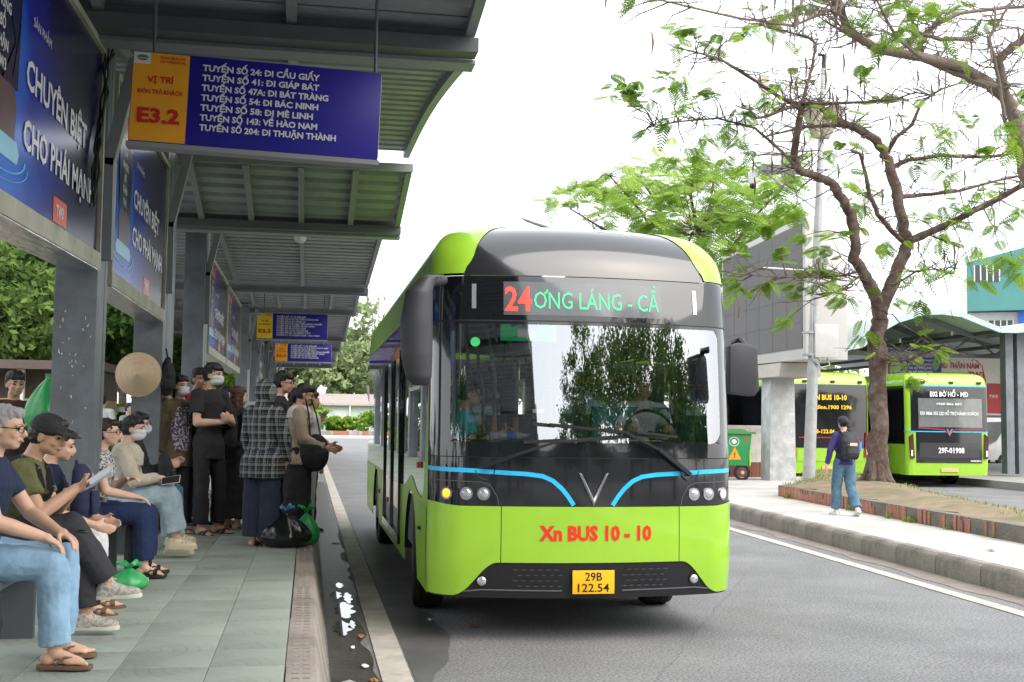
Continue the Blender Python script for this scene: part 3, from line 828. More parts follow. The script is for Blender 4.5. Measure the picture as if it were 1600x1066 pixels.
# ---------------------------------------------------------------- grass tufts and litter
def tuft(name, spots, m_, label, cat, hmax=.14, n=14, seed=1, kind='stuff'):
    r = random.Random(seed); mb = MB()
    for (x, y, z, rad, k) in spots:
        for _ in range(int(n * k)):
            a, d = r.uniform(0, 6.28), rad * math.sqrt(r.random()); px, py = x + d * math.cos(a), y + d * math.sin(a)
            h = hmax * r.uniform(.4, 1); b = r.uniform(0, 6.28); lx, ly = math.cos(b) * h * r.uniform(.1, .7), math.sin(b) * h * r.uniform(.1, .7); w = .006 + .004 * r.random()
            wx, wy = -math.sin(b) * w, math.cos(b) * w
            mb.add([(px - wx, py - wy, z), (px + wx, py + wy, z), (px + lx * .5 + wx * .7, py + ly * .5 + wy * .7, z + h * .7), (px + lx * .5 - wx * .7, py + ly * .5 - wy * .7, z + h * .7), (px + lx, py + ly, z + h)],
                   [(0, 1, 2, 3), (3, 2, 4)])
    o = mb.build(name, m_, None, smooth=False); tag(o, label, cat, kind=kind); return o
grassM = mat('grass_blades', (0.20, 0.26, 0.05), 0.7, var=0.3, scale=4)
grassM.node_tree.nodes['Principled BSDF'].inputs['Transmission Weight'].default_value = 0
gs = []
for _ in range(260):
    x, y = rr.uniform(9.7, 14.6), rr.uniform(21.5, 31)
    if inside(x, y, poly) and (y > 22.3): gs.append((x, y, mound_h(x, y) + RP - .02, .25, 1.3))
for _ in range(70):
    y = rr.uniform(14, 24); x = 11.9 - (21 - y) * .22 - rr.uniform(.1, .8)
    if inside(x, y, poly): gs.append((x, y, mound_h(x, y) + RP - .02, .2, .5))
tuft('planter_grass', gs, grassM, 'short green grass growing on the planter earth behind the tree trunk', 'grass', .07, 18)
gs = [(on_front(y) - .06, y, RP, .07, 1) for y in (11.2, 11.3, 11.4, 11.6, 16.4, 16.5, 16.6, 15.3, 18.8, 17.2, 21.9, 22.0)]
tuft('pavement_weeds', gs, grassM, 'tufts of weed at the foot of the terracotta planter wall', 'weeds', .12, 22, 4)

# ---------------------------------------------------------------- bus shelter
steel = mat('shelter_steel_paint', (0.165, 0.185, 0.208), 0.45, var=0.12, scale=2.0, bump=0.05, dirt=(0.10, 0.10, 0.095), dirt_amt=0.75, dscale=2.6)
steelD = mat('shelter_beam_paint', (0.085, 0.09, 0.098), 0.5, var=0.15, scale=2.0, dirt=(0.075, 0.075, 0.07), dirt_amt=0.6, dscale=1.4)
sheetM = mat('roof_sheet', (0.275, 0.285, 0.30), 0.5, var=0.14, scale=1.3, dirt=(0.15, 0.145, 0.14), dirt_amt=0.7, dscale=.9, stretch=(.5, 2, 1))
rafterM = mat('rafter_paint', (0.235, 0.245, 0.255), 0.5, var=0.12, scale=2, dirt=(0.16, 0.155, 0.13), dirt_amt=0.5, dscale=2)
paintscar = mat('peeled_paint', (0.62, 0.62, 0.6), 0.7)
shelter = thing('bus_shelter', 'long grey steel bus shelter with corrugated roof over the waiting platform', 'bus shelter', (-1.75, 9.2, HP))
XL, XR = -4.6, 1.2
def sheet(y0, z0, y1, z1, rafters, arch=0.0, ends=False):
    n = max(2, int(round(abs(y1 - y0) / .30))); prof = []
    zz = lambda y: z0 + (z1 - z0) * (y - y0) / (y1 - y0) + arch * math.sin(math.pi * (y - y0) / (y1 - y0))
    for i in range(n):
        for t, h in ((0, 0), (.55, 0), (.66, .075), (.90, .075)):
            y = y0 + (y1 - y0) * (i + t) / n; prof.append((y, zz(y) + h))
    prof.append((y1, zz(y1)))
    mb = MB(); k = len(prof)
    for dz in (0, .006): mb.add([(XL, y, z + dz) for y, z in prof] + [(XR, y, z + dz) for y, z in prof], [((i, i + 1, k + i + 1, k + i) if dz else (i, k + i, k + i + 1, i + 1)) for i in range(k - 1)])
    mb.build('roof_sheet', sheetM, shelter, smooth=False, world=True)
    for x in rafters:
        rb = MB(); m_ = 8
        for i in range(m_):
            ya, yb = y0 + (y1 - y0) * i / m_, y0 + (y1 - y0) * (i + 1) / m_
            rb.bar((x, ya, zz(ya) - .045), (x, yb, zz(yb) - .045), .075, .085)
        rb.build('rafter', rafterM, shelter, smooth=False, world=True)
    if ends:
        MB().box(XL, XR, y0 - .05, y0 - .003, z0 - .07, z0 + .03).build('fascia', rafterM, shelter, smooth=False, world=True)
def girder(y, zb, h=.33):
    zb -= .05
    b = MB().box(XL, XR - .02, y - .02, y + .02, zb + .04, zb + h).box(XL, XR, y - .10, y + .09, zb, zb + .035).box(XL, XR, y - .13, y - .112, zb - .01, zb + .10)
    b.build('girder', steelD, shelter, smooth=False, world=True)
    MB().box(XL, XR - .01, y - .22, y + .55, zb + h + .002, zb + h + .02).build('valley_flashing', sheetM, shelter, smooth=False, world=True)
    MB().box(XL, XR + .01, y + .10, y + .30, zb - .03, zb + .0).box(XL, XR + .01, y + .302, y + .32, zb - .03, zb + .13).build('gutter', rafterM, shelter, smooth=False, world=True)
R5 = [-4.2, -3.5, -2.85, -2.15, -1.50, -.84, -.17, .50, 1.15]
R3 = [-4.2, -2.9, -1.57, -.2, 1.14]
for v0 in (-29, -21.6, -14, -6.4):
    sheet(v0 - 1.9, 5.0, v0, 4.55, R5); sheet(v0 + .35, 4.5, v0 + 5.5, 5.1, R3); girder(v0, 4.33)
sheet(-.9, 4.95, 1.2, 4.6, R3); girder(1.2, 4.36); sheet(1.6, 4.55, 6.0, 5.05, R3)
sheet(5.98, 5.06, 8.55, 4.72, R3); girder(8.62, 4.56, .2)
sheet(9.0, 4.62, 14.55, 5.14, R3, arch=.10)
sheet(14.2, 4.86, 16.0, 4.48, R5, ends=True); girder(16.1, 4.36)
sheet(16.5, 4.45, 18.3, 4.9, R3); sheet(18.6, 5.0, 24.9, 4.62, R3); girder(25.1, 4.50)
sheet(25.5, 4.6, 28.5, 5.0, R3); sheet(28.8, 4.95, 31.2, 4.74, R5, ends=True); girder(31.4, 4.62)
sheet(31.8, 4.75, 34, 4.95, R3); sheet(34.2, 4.95, 39.8, 4.60, R3); girder(40, 4.48)
sheet(40.4, 4.6, 44, 5.0, R3); sheet(44.2, 5.0, 46.6, 4.65, R5, ends=True); girder(46.8, 4.52)
sheet(47.2, 4.6, 49, 4.9, R3); sheet(49.3, 4.9, 54.6, 4.6, R3); girder(54.8, 4.48)
sheet(55.2, 4.6, 59, 5.0, R3); sheet(59.3, 5.0, 61.6, 4.65, R5, ends=True); girder(61.8, 4.52)
def column(y0, y1, zt):
    b = MB()
    b.box(-1.93, -1.62, y0, y0 + .30, HP - .02, zt)          # square post
    b.box(-1.655, -1.617, y0 + .302, y1, HP - .02, zt).box(-1.93, -1.892, y0 + .302, y1, HP - .02, zt).box(-1.89, -1.66, y1 - .03, y1 + .01, HP - .02, zt)
    b.box(-2.02, -1.53, y0 - .08, y0 + .38, HP - .02, HP + .02)
    b.build('column', steel, shelter, smooth=False, world=True, bevel=.006)
    br = MB().bar((-1.60, y0 + .15, zt - .95), (-1.42, y0 + .15, zt - .10), .09, .11, (0, 1, 0)).bar((-1.59, y0 + .15, zt - 1.7), (-1.60, y0 + .15, zt - .9), .09, .11, (0, 1, 0))
    br.build('bracket', rafterM, shelter, smooth=False, world=True)
for y0, y1, zt in ((2.0, 2.5, 4.6), (9.19, 9.62, 4.62), (13.22, 14.2, 4.8), (18.1, 18.75, 4.85), (31.0, 32.2, 4.7), (36.4, 37.0, 4.7), (41, 41.6, 4.65), (46, 46.6, 4.65), (51, 51.6, 4.6), (57, 57.6, 4.6), (63, 63.6, 4.6), (-5, -4.5, 4.6), (-12, -11.5, 4.6), (-20, -19.5, 4.6)):
    column(y0, y1, zt)
# flakes of paint scratched off the nearest column
fb = MB(); fr = random.Random(9)
for _ in range(26):
    x, z = fr.uniform(-1.9, -1.66), fr.choice([fr.uniform(2.0, 2.3), fr.uniform(2.35, 2.5), fr.uniform(1.6, 2.2)])
    w, h = fr.uniform(.004, .010), fr.uniform(.006, .035); t = fr.uniform(-.5, .5)
    fb.add([(x, 9.1875, z), (x + w, 9.1875, z + t * w), (x + w * 1.3 + t * .02, 9.1875, z + h), (x + t * .02, 9.1875, z + h * .8)], [(0, 1, 2, 3)])
fb.build('paint_scratches', paintscar, shelter, smooth=False, world=True)
# rods, cables and a round lamp under the roof
for x_ in (.40, -1.1): MB().tube([(x_, 8.0, 4.12), (x_, 8.0, 4.75)], .012, 8).build('hanger_rod', steelD, shelter, world=True)
cb = MB()
for k in range(5):
    r = random.Random(k); pts = [(-1.58 + r.uniform(-.03, .03), 9.1 - .5 * t / 6 + r.uniform(-.05, .05), 4.55 - 1.3 * t / 6 + r.uniform(-.05, .05)) for t in range(7)]
    cb.tube(pts, .008, 5)
cb.build('cable', mat('cable_black', (.012, .012, .012), .6), shelter, world=True)
lampo = thing('ceiling_lamp', 'round white lamp under the far shelter roof', 'lamp', (-.22, 19.5, 4.80))
MB().tube([(0, 0, 0), (0, 0, .12)], .05, 12).build('lamp_base', rafterM, lampo)
MB().ell((0, 0, -.05), (.11, .11, .10)).build('lamp_globe', mat('lamp_globe', (.55, .56, .52), .4), lampo)

# ---------------------------------------------------------------- advertising panels
frameM = mat('ad_frame', (0.42, 0.41, 0.32), 0.6, var=.3, scale=5, dirt=(0.12, 0.13, 0.06), dirt_amt=.8, dscale=2.5)
underM = mat('ad_foil_underside', (0.50, 0.46, 0.45), 0.22, var=.4, scale=3, metal=.7, bump=.6, bscale=6, stretch=(3, .6, 1))
def ad_mat():
    mm = bpy.data.materials.new('ad_poster'); mm.use_nodes = True; nt = mm.node_tree; b = nt.nodes['Principled BSDF']
    tc = nt.nodes.new('ShaderNodeTexCoord'); sp = nt.nodes.new('ShaderNodeSeparateXYZ'); nt.links.new(tc.outputs['Object'], sp.inputs[0])
    gl = nt.nodes.new('ShaderNodeVectorMath'); gl.operation = 'DISTANCE'; gl.inputs[1].default_value = (0, .75, .55)
    nt.links.new(tc.outputs['Object'], gl.inputs[0])
    cr = nt.nodes.new('ShaderNodeValToRGB'); e = cr.color_ramp.elements
    e[0].position = 0.0; e[0].color = lin('3C90F0'); e[1].position = 1.0; e[1].color = lin('150F3A')
    for p, c in ((.33, '2468D0'), (.52, '1B2A98'), (.8, '1E1050')):
        q = e.new(p); q.color = lin(c)
    nz = nt.nodes.new('ShaderNodeTexNoise'); nz.inputs['Scale'].default_value = 1.2; nt.links.new(tc.outputs['Object'], nz.inputs['Vector'])
    ad = nt.nodes.new('ShaderNodeMath'); ad.operation = 'MULTIPLY_ADD'; ad.inputs[1].default_value = .5; 
    dv = nt.nodes.new('ShaderNodeMath'); dv.operation = 'MULTIPLY_ADD'; dv.inputs[1].default_value = .45; dv.inputs[2].default_value = -.12; nt.links.new(gl.outputs['Value'], dv.inputs[0])
    nt.links.new(nz.outputs[0], ad.inputs[0]); nt.links.new(dv.outputs[0], ad.inputs[2]); nt.links.new(ad.outputs[0], cr.inputs[0])
    nt.links.new(cr.outputs[0], b.inputs['Base Color']); b.inputs['Roughness'].default_value = .22
    return mm
poster = ad_mat()
adW = mat('ad_white', (0.72, 0.72, 0.74), .3, var=.03); adR = mat('ad_orange_red', lin('D24A2C')[:3], .3); adG = mat('ad_green', lin('2E7F6A')[:3], .3); adB = mat('ad_bottle_navy', lin('141C3F')[:3], .3)
adL = mat('ad_light_blue', lin('8CC7DE')[:3], .3); adBr = mat('ad_bottle_brown', lin('5A4A52')[:3], .3)
def ad_panel(y0, L, zb, zt, label, first=False):
    t = thing('billboard', label, 'billboard', (-1.605, y0, zb), 0, 'advertising panels between the shelter columns')
    H = zt - zb
    MB().box(-.24, -.02, .03, L - .03, .07, H).build('panel_box', steelD, t, smooth=False)
    MB().add([(-.018, .05, .11), (-.018, L - .05, .11), (-.018, L - .05, H - .04), (-.018, .05, H - .04)], [(0, 1, 2, 3)]).build('poster', poster, t, smooth=False)
    f = MB(); f.box(-.26, .012, 0, L, -.02, .10).box(-.26, .012, 0, L, H - .035, H + .015).box(-.02, .010, 0, .045, .102, H - .037).box(-.02, .010, L - .045, L, .102, H - .037)
    f.build('panel_frame', frameM, t, smooth=False)
    MB().box(-.255, .005, .02, L - .02, -.03, -.022).build('foil_underside', underM, t, smooth=False)
    ay, az = (0, 1, 0), (0, 0, 1); k = L / 3.5
    text('SẢN PHẨM', adW, t, (-.015, 1.28 * k, H - .50), ay, az, .055, width=.46 * k)
    text('CHUYÊN BIỆT', adW, t, (-.015, 1.16 * k, H - .88), ay, az, .165, width=1.75 * k, bold=.025)
    text('CHO PHÁI MẠNH', adW, t, (-.015, 1.14 * k, H - 1.23), ay, az, .165, width=2.10 * k, bold=.025)
    pl = lambda pts, m_, nm, d: MB().prism([(p[0] * k, p[1]) for p in pts], (-.018 + d, 0, 0), ay, az, (1, 0, 0), .0012).build(nm, m_, t, smooth=False)
    pl([(1.95, .13), (2.35, .13), (2.35, .29), (1.95, .29)], adR, 'badge', .002)
    text('TW3', adW, t, (-.014, 2.02 * k, .175), ay, az, .07, bold=.03)
    # bottle picture
    pl([(.30, .30), (1.02, .30), (1.06, .36), (1.0, .42), (.34, .42), (.26, .36)], adL, 'bottle_base_print', .002)
    pl([(.40, .42), (.94, .42), (.98, .62), (.90, .70), (.44, .70), (.36, .62)], adBr, 'bottle_neck_print', .003)
    pl([(.36, .70), (.98, .70), (1.02, 1.28), (.32, 1.28)], adB, 'bottle_label_print', .004)
    pl([(.32, 1.28), (1.02, 1.28), (1.0, H - .06), (.90, H - .06), (.86, 1.42), (.74, 1.34), (.66, H - .1), (.56, 1.38), (.46, H - .08), (.36, 1.45)], adR, 'bottle_cap_print', .003)
    pl([(.42, 1.30), (.60, 1.31), (.58, H - .12), (.50, 1.4), (.46, H - .15)], adG, 'leaf_print', .005)
    for i, w in enumerate(('SÂM', 'NHUNG', 'BỔ', 'THẬN', 'TW3')):
        text(w, adW, t, (-.012, .62 * k, 1.16 - i * .105), ay, az, .06, align='c', bold=.02)
    ln = MB()
    for a, b_ in (((.44, .95), (.66, 1.24)), ((.66, 1.24), (.90, .95)), ((.44, .95), (.66, .70)), ((.90, .95), (.66, .70)), ((.25, 1.1), (.40, .75)), ((1.0, 1.1), (.86, .75))):
        d = V((b_[0] - a[0], b_[1] - a[1])).normalized(); nx, nz_ = -d[1] * .008, d[0] * .008
        ln.add([(-.0125, (a[0] + nx) * k, a[1] + nz_), (-.0125, (b_[0] + nx) * k, b_[1] + nz_), (-.0125, (b_[0] - nx) * k, b_[1] - nz_), (-.0125, (a[0] - nx) * k, a[1] - nz_)], [(0, 1, 2, 3), (3, 2, 1, 0)])
    ln.build('outline_print', adW, t, smooth=False)
    gr = MB()
    arc = lambda r, w, z0: gr.add([(-.0135, (.66 + (r + dw) * math.cos(a)) * k, z0 + (r + dw) * .22 * math.sin(a)) for dw in (0, w) for a in [math.pi + math.pi * i / 20 for i in range(21)]], [(i, i + 1, 22 + i, 21 + i) for i in range(20)])
    arc(.52, .03, .34); arc(.60, .015, .31)
    gr.build('halo_print', mat('ad_glow_blue', lin('5AB8F0')[:3], .3), t, smooth=False)
    return t
pa_ = ad_panel(5.62, 3.53, 2.75, 4.41, 'nearest blue advertising panel with a bottle, at the left edge of the shelter')
pa_.rotation_euler.x = .026
ad_panel(9.66, 3.50, 2.78, 4.50, 'second blue advertising panel, between the first and second grey columns')
ad_panel(18.8, 4.0, 2.76, 4.30, 'third blue advertising panel, just past the third grey column')
ad_panel(23.05, 4.2, 2.76, 4.30, 'fourth blue advertising panel, directly behind the third one')
ad_panel(37.2, 3.6, 2.76, 4.30, 'far blue advertising panel beyond the bluish grey column')

# ---------------------------------------------------------------- hanging route signs
sgB = mat('sign_blue', lin('190E80')[:3], .35, var=.06, scale=3); sgY = mat('sign_amber', lin('E09A1E')[:3], .4, var=.05); sgR = mat('sign_red', lin('B8201C')[:3], .4)
sgW = mat('sign_white', (.60, .60, .62), .4, var=.03); sgG = mat('sign_green', lin('2E8C4A')[:3], .4)
def route_sign(x, y, zb, W, H, rz, code, lines, label, ycol=None, cap=.040):
    t = thing('route_sign', label, 'sign', (x, y, zb), rz, 'hanging route signs under the shelter roof')
    ax, az = (1, 0, 0), (0, 0, 1)
    MB().box(0, W, .0, .10, 0, H).build('sign_box', sgB, t, smooth=False, bevel=.004)
    MB().box(-.012, W + .012, -.010, .115, -.035, -.002).build('bottom_rail', rafterM, t, smooth=False)
    a = MB().add([(.004, -.003, .006), (W * .222, -.003, .006), (W * .222, -.003, H - .006), (.004, -.003, H - .006)], [(0, 1, 2, 3)]).build('amber_field', ycol or sgY, t, smooth=False)
    MB().box(W + .001, W + .004, .0, .10, .02, H - .02).build('end_cap', sgW, t, smooth=False)
    yo = -.006; c = W * .113
    text(code, sgR, t, (c, yo, H * .22), ax, az, H * .15, width=W * .165, align='c', bold=.04)
    text('VỊ TRÍ', sgR, t, (c, yo, H * .66), ax, az, H * .068, align='c', bold=.03)
    text('ĐÓN TRẢ KHÁCH', sgR, t, (c, yo, H * .535), ax, az, H * .045, width=W * .175, align='c', bold=.03)
    text('TRUNG TÂM QL & ĐH', sgR, t, (W * .155, yo, H * .93), ax, az, H * .026, width=W * .10, align='c', bold=.03)
    text('GIAO THÔNG ĐÔ THỊ', sgR, t, (W * .155, yo, H * .885), ax, az, H * .026, width=W * .10, align='c', bold=.03)
    MB().add([(.006, -.005, H * .86), (.066 * W / .95, -.005, H * .86), (.066 * W / .95, -.005, H * .985), (.006, -.005, H * .985)], [(0, 1, 2, 3)]).build('logo_field', sgW, t, smooth=False)
    lg = MB(); lx, lz = .036 * W / .95, H * .915
    lg.add([(lx + .040 * W / 1.66 * math.cos(a_), -.008, lz + .022 * W / 1.66 * math.sin(a_) + .006) for a_ in [math.pi * i / 10 for i in range(11)]], [tuple(range(11))])
    lg.build('logo_arch', sgG, t, smooth=False)
    lg = MB(); lg.add([(lx + .034 * W / 1.66 * math.cos(a_), -.009, lz + .012 * W / 1.66 * math.sin(a_)) for a_ in [math.pi + math.pi * i / 10 for i in range(11)]], [tuple(range(11))]); lg.build('logo_bowl', sgR, t, smooth=False)
    n = len(lines); stp = (H * .72) / max(1, n - 1) if n > 7 else H * .111
    z = H * .84
    for s_ in lines:
        text(s_, sgW, t, (W * .275, yo, z), ax, az, cap, bold=.035, width=min(W * .69, len(s_) * cap * .82)); z -= stp
    return t
ROUTES = ['TUYẾN SỐ 24: ĐI CẦU GIẤY', 'TUYẾN SỐ 41: ĐI GIÁP BÁT', 'TUYẾN SỐ 47A: ĐI BÁT TRÀNG', 'TUYẾN SỐ 54: ĐI BẮC NINH', 'TUYẾN SỐ 58: ĐI MÊ LINH', 'TUYẾN SỐ 143: VỀ HÀO NAM', 'TUYẾN SỐ 204: ĐI THUẬN THÀNH']
sg_ = route_sign(-1.245, 7.96, 3.555, 1.67, .62, 0.0, 'E3.2', ROUTES, 'large blue and amber route sign reading E3.2 hanging nearest under the shelter roof')
sg_.rotation_euler.y = .028
L3 = ['TUYẾN SỐ 17: ĐI NỘI BÀI', 'TUYẾN SỐ 46: ĐI THỊ TRẤN ĐÔNG ANH', 'TUYẾN SỐ 56: ĐI VÕNG LA', 'TUYẾN SỐ 59: ĐI HỌC VIỆN NÔNG NGHIỆP', 'TUYẾN SỐ 64: ĐI BẾN XE MỸ ĐÌNH', 'TUYẾN SỐ 95: ĐI SÓC SƠN', 'TUYẾN SỐ 112: ĐI THẠCH ĐÀ', 'TUYẾN SỐ E01: ĐI SMART CITY', 'TUYẾN E11: ĐI OCEAN PARK - HÀO NAM']
route_sign(-1.26, 27.6, 3.59, 1.64, .60, 0, 'E3.3', L3, 'bright blue and yellow route sign reading E3.3 hanging farther down the shelter', mat('sign_yellow', lin('E8C52A')[:3], .4), .036)
route_sign(-1.03, 34.5, 3.41, 1.64, .52, 0, 'E3.4', L3[:7], 'darker route sign reading E3.4 hanging just below and behind the E3.3 sign', None, .040)
for x_, y_, z_ in ((.30, 27.6, 4.18), (-1.1, 27.6, 4.18), (.4, 34.5, 3.93), (-.9, 34.5, 3.93)): MB().tube([(x_, y_, z_), (x_, y_, 4.75)], .012, 6).build('hanger_rod', steelD, shelter, world=True)

# bench along the shelter
benchM = mat('bench_steel', (0.30, 0.31, 0.32), .35, metal=.7, var=.1)
def bench(y0, y1, label):
    t = thing('waiting_bench', label, 'bench', (-1.66, (y0 + y1) / 2, HP), 0, 'waiting benches along the shelter'); h = (y1 - y0) / 2
    MB().box(-.20, .17, -h, h, .41, .45).build('seat', benchM, t, bevel=.008)
    for y in (-h + .25, 0, h - .25): MB().box(-.14, .12, y - .03, y + .03, 0, .408).build('leg', steelD, t, smooth=False)
bench(5.3, 9.0, 'steel waiting bench under the first two seated men at the left edge')
bench(9.8, 13.0, 'steel waiting bench under the women between the two nearest columns')
# ---------------------------------------------------------------- buses
green = mat('bus_green_paint', (0.30, 0.56, 0.03), 0.30, var=.05, coat=.6, scale=1.5, dirt=(.24, .42, .04), dirt_amt=.35, dscale=1.1)
greenS = mat('bus_green_side_shaded', (0.26, 0.50, 0.03), 0.38, var=.03, coat=.15, dirt=(.16, .28, .03), dirt_amt=.4, dscale=1.2)  # same paint as the front, darkened to carry the shade of the flanks
blackP = mat('bus_black_paint', (0.010, 0.011, 0.014), 0.10, var=.05, coat=1.0)
blackG = mat('bus_black_glass', (0.006, 0.007, 0.009), 0.05, var=.05)
blackG.node_tree.nodes['Principled BSDF'].inputs['IOR'].default_value = 1.75
roofP = mat('bus_roof_black', (0.018, 0.018, 0.022), 0.16, var=.04, coat=1.0)
plastB = mat('bus_black_plastic', (0.012, 0.012, 0.014), 0.38, var=.1)
mirM = mat('mirror_housing', (0.035, 0.036, 0.042), 0.5, var=.05, bump=.05, bscale=200)
cyan = mat('bus_cyan_stripe', lin('2FB8EC')[:3], .3)
chrome = mat('chrome', (.75, .75, .77), .12, metal=1, var=.02)
seam = mat('panel_gap', (.01, .012, .008), .7)
redT = mat('bus_red_letter', lin('E0301C')[:3], .35); yelT = mat('bus_yellow_letter', lin('F0C020')[:3], .35); whT = mat('bus_white_letter', (.75, .75, .75), .35)
plateM = mat('plate_yellow', lin('F2B416')[:3], .35); inkM = mat('plate_ink', (.01, .01, .01), .4)
rubber = mat('tyre_rubber', (.014, .014, .014), .75, var=.2, scale=10, bump=.4, bscale=30)
rimM = mat('wheel_rim', (.22, .22, .22), .4, metal=.5)
tealS = mat('seat_teal', lin('1A6E7C')[:3], .8); greyI = mat('interior_grey', (.22, .23, .24), .6); yelP = mat('handrail_yellow', lin('D09018')[:3], .4); poleG = mat('grab_pole', (.30, .32, .34), .35, metal=.4)
glassW = glass_mat('windshield_glass', (.92, .96, .95), 1.6, .30)
glassS = glass_mat('side_glass', (.20, .235, .245), 1.3, .06)
amberL = mat('amber_lamp_lit', lin('FF9A30')[:3], .3, emit='FF6A14', estr=2.6)
lampL = mat('lamp_lens', (.55, .57, .6), .1, metal=.6, coat=1); 
lampH = mat('lamp_hot', (.8, .8, .8), .2, emit='FFF6E8', estr=1.2)
ledG = mat('led_green', (.05, .3, .15), .4, emit='38E08A', estr=.62); ledR = mat('led_red', (.4, .05, .04), .4, emit='FF3020', estr=1.1)

class Shell:
    """skin of a bus: P(s, v) walks round the nose (s) and up the face and over the roof (v)"""
    def __init__(s, W=1.25, Rc=.28, bulge=.12, L=10.0, prof=None):
        s.W, s.Rc, s.b, s.L = W, Rc, bulge, L
        s.prof = prof or [(.30, .30, 1.235, .03), (.62, .62, 1.25, .0), (1.05, 1.05, 1.25, .0), (1.54, 1.54, 1.25, .015), (2.50, 2.50, 1.25, .105), (2.86, 2.86, 1.245, .16),
                          (3.02, 3.035, 1.23, .22), (3.15, 3.17, 1.18, .32), (3.3, 3.285, 1.08, .47), (3.45, 3.355, .93, .70), (3.6, 3.395, .70, 1.0), (3.75, 3.41, .42, 1.4)]
        s.A0 = W - Rc; s.th0 = math.atan(2 * bulge / s.A0); s.La = Rc * (math.pi / 2 - s.th0)
        s.S1 = s.A0 + s.La       # where the flank begins
    def at(s, v):
        p = s.prof
        for i in range(len(p) - 1):
            if v <= p[i + 1][0] or i == len(p) - 2:
                a, b = p[i], p[i + 1]; t = max(0, (v - a[0]) / (b[0] - a[0])); t = min(t, 1)
                # catmull style smoothing
                pa = p[max(0, i - 1)]; pb = p[min(len(p) - 1, i + 2)]
                out = []
                for k in (1, 2, 3):
                    m0 = (b[k] - pa[k]) / max(1e-6, b[0] - pa[0]) * (b[0] - a[0]); m1 = (pb[k] - a[k]) / max(1e-6, pb[0] - a[0]) * (b[0] - a[0])
                    if k == 2 and a[k] == b[k]: m0 = m1 = 0
                    out.append((2 * t ** 3 - 3 * t ** 2 + 1) * a[k] + (t ** 3 - 2 * t ** 2 + t) * m0 + (-2 * t ** 3 + 3 * t ** 2) * b[k] + (t ** 3 - t ** 2) * m1)
                return out
    def P(s, u, v):
        z, w, yf = s.at(v); sg = 1 if u >= 0 else -1; u = abs(u)
        Rc = min(s.Rc, w * .6); a = w - Rc * math.cos(0) if False else w - Rc
        x0 = s.A0
        if u <= x0:
            t = u / x0; return V((sg * a * t, yf + s.b * t * t, z))
        xc, yc = a - Rc * math.sin(s.th0), yf + s.b + Rc * math.cos(s.th0)
        k = (w - (xc + Rc))                # keeps full width
        if u <= s.S1:
            th = s.th0 + (u - x0) / s.La * (math.pi / 2 - s.th0)
            return V((sg * (xc + Rc * math.sin(th) + k * (u - x0) / s.La), yc - Rc * math.cos(th), z))
        return V((sg * w, yc + (u - s.S1) , z))
    def N(s, u, v):
        e = 1e-3; a = s.P(u + e, v) - s.P(u - e, v); b = s.P(u, v + e) - s.P(u, v - e)
        n = a.cross(b); n.normalize(); return n
    def patch(s, name, m_, u0, u1, lo, hi, parent, off=0.0, nu=None, nv=None, thick=0, ru=None):
        """sheet following the skin between u0..u1; lo/hi are heights or functions of u"""
        lo_ = lo if callable(lo) else (lambda u: lo); hi_ = hi if callable(hi) else (lambda u: hi)
        if nu is None:
            cuts = [u0]; 
            n0 = max(2, int(abs(u1 - u0) / .06)) if max(abs(u0), abs(u1)) < s.S1 + .5 else max(3, int(abs(u1 - u0) / .25))
            us = [u0 + (u1 - u0) * i / n0 for i in range(n0 + 1)]
        else: us = [u0 + (u1 - u0) * i / nu for i in range(nu + 1)]
        us = sorted(set(us + [x for x in (-s.S1, -s.A0, s.A0, s.S1) if min(u0, u1) < x < max(u0, u1)]))
        nv = nv or max(1, int((hi_((u0 + u1) / 2) - lo_((u0 + u1) / 2)) / .08))
        nv = max(nv, 1); vs, fs = [], []
        for j in range(nv + 1):
            for u in us:
                v = lo_(u) + (hi_(u) - lo_(u)) * j / nv
                p = s.P(u, v)
                if off: p = p + s.N(u, v) * off
                vs.append(p)
        k = len(us)
        fs = [(j * k + i, j * k + i + 1, (j + 1) * k + i + 1, (j + 1) * k + i) for j in range(nv) for i in range(k - 1)]
        return MB().add(vs, fs).build(name, m_, parent, angle=30)
    def line(s, pts, w, m_, parent, name, off=.004, n=None):
        """ribbon along (u, v) points"""
        P = []
        for (a, b) in zip(pts[:-1], pts[1:]):
            k = max(1, int((V(b) - V(a)).length / .05))
            P += [(a[0] + (b[0] - a[0]) * i / k, a[1] + (b[1] - a[1]) * i / k) for i in range(k)]
        P.append(pts[-1]); vs = []
        for i, p in enumerate(P):
            d = (V(P[min(i + 1, len(P) - 1)]) - V(P[max(0, i - 1)])).normalized(); nx, nz = -d[1] * w / 2, d[0] * w / 2
            for sg in (1, -1):
                u, v = p[0] + nx * sg, p[1] + nz * sg; vs.append(s.P(u, v) + s.N(u, v) * off)
        return MB().add(vs, [(2 * i, 2 * i + 1, 2 * i + 3, 2 * i + 2) for i in range(len(P) - 1)]).build(name, m_, parent, smooth=True)
    def disc(s, name, m_, u, v, r, parent, off=.006, dep=.0, n=20):
        p, nn = s.P(u, v), s.N(u, v); a = nn.cross(V((0, 0, 1))).normalized(); b = a.cross(nn); c = p + nn * off
        return MB().tube([c - nn * .03, c + nn * dep], [r, r], n).build(name, m_, parent)

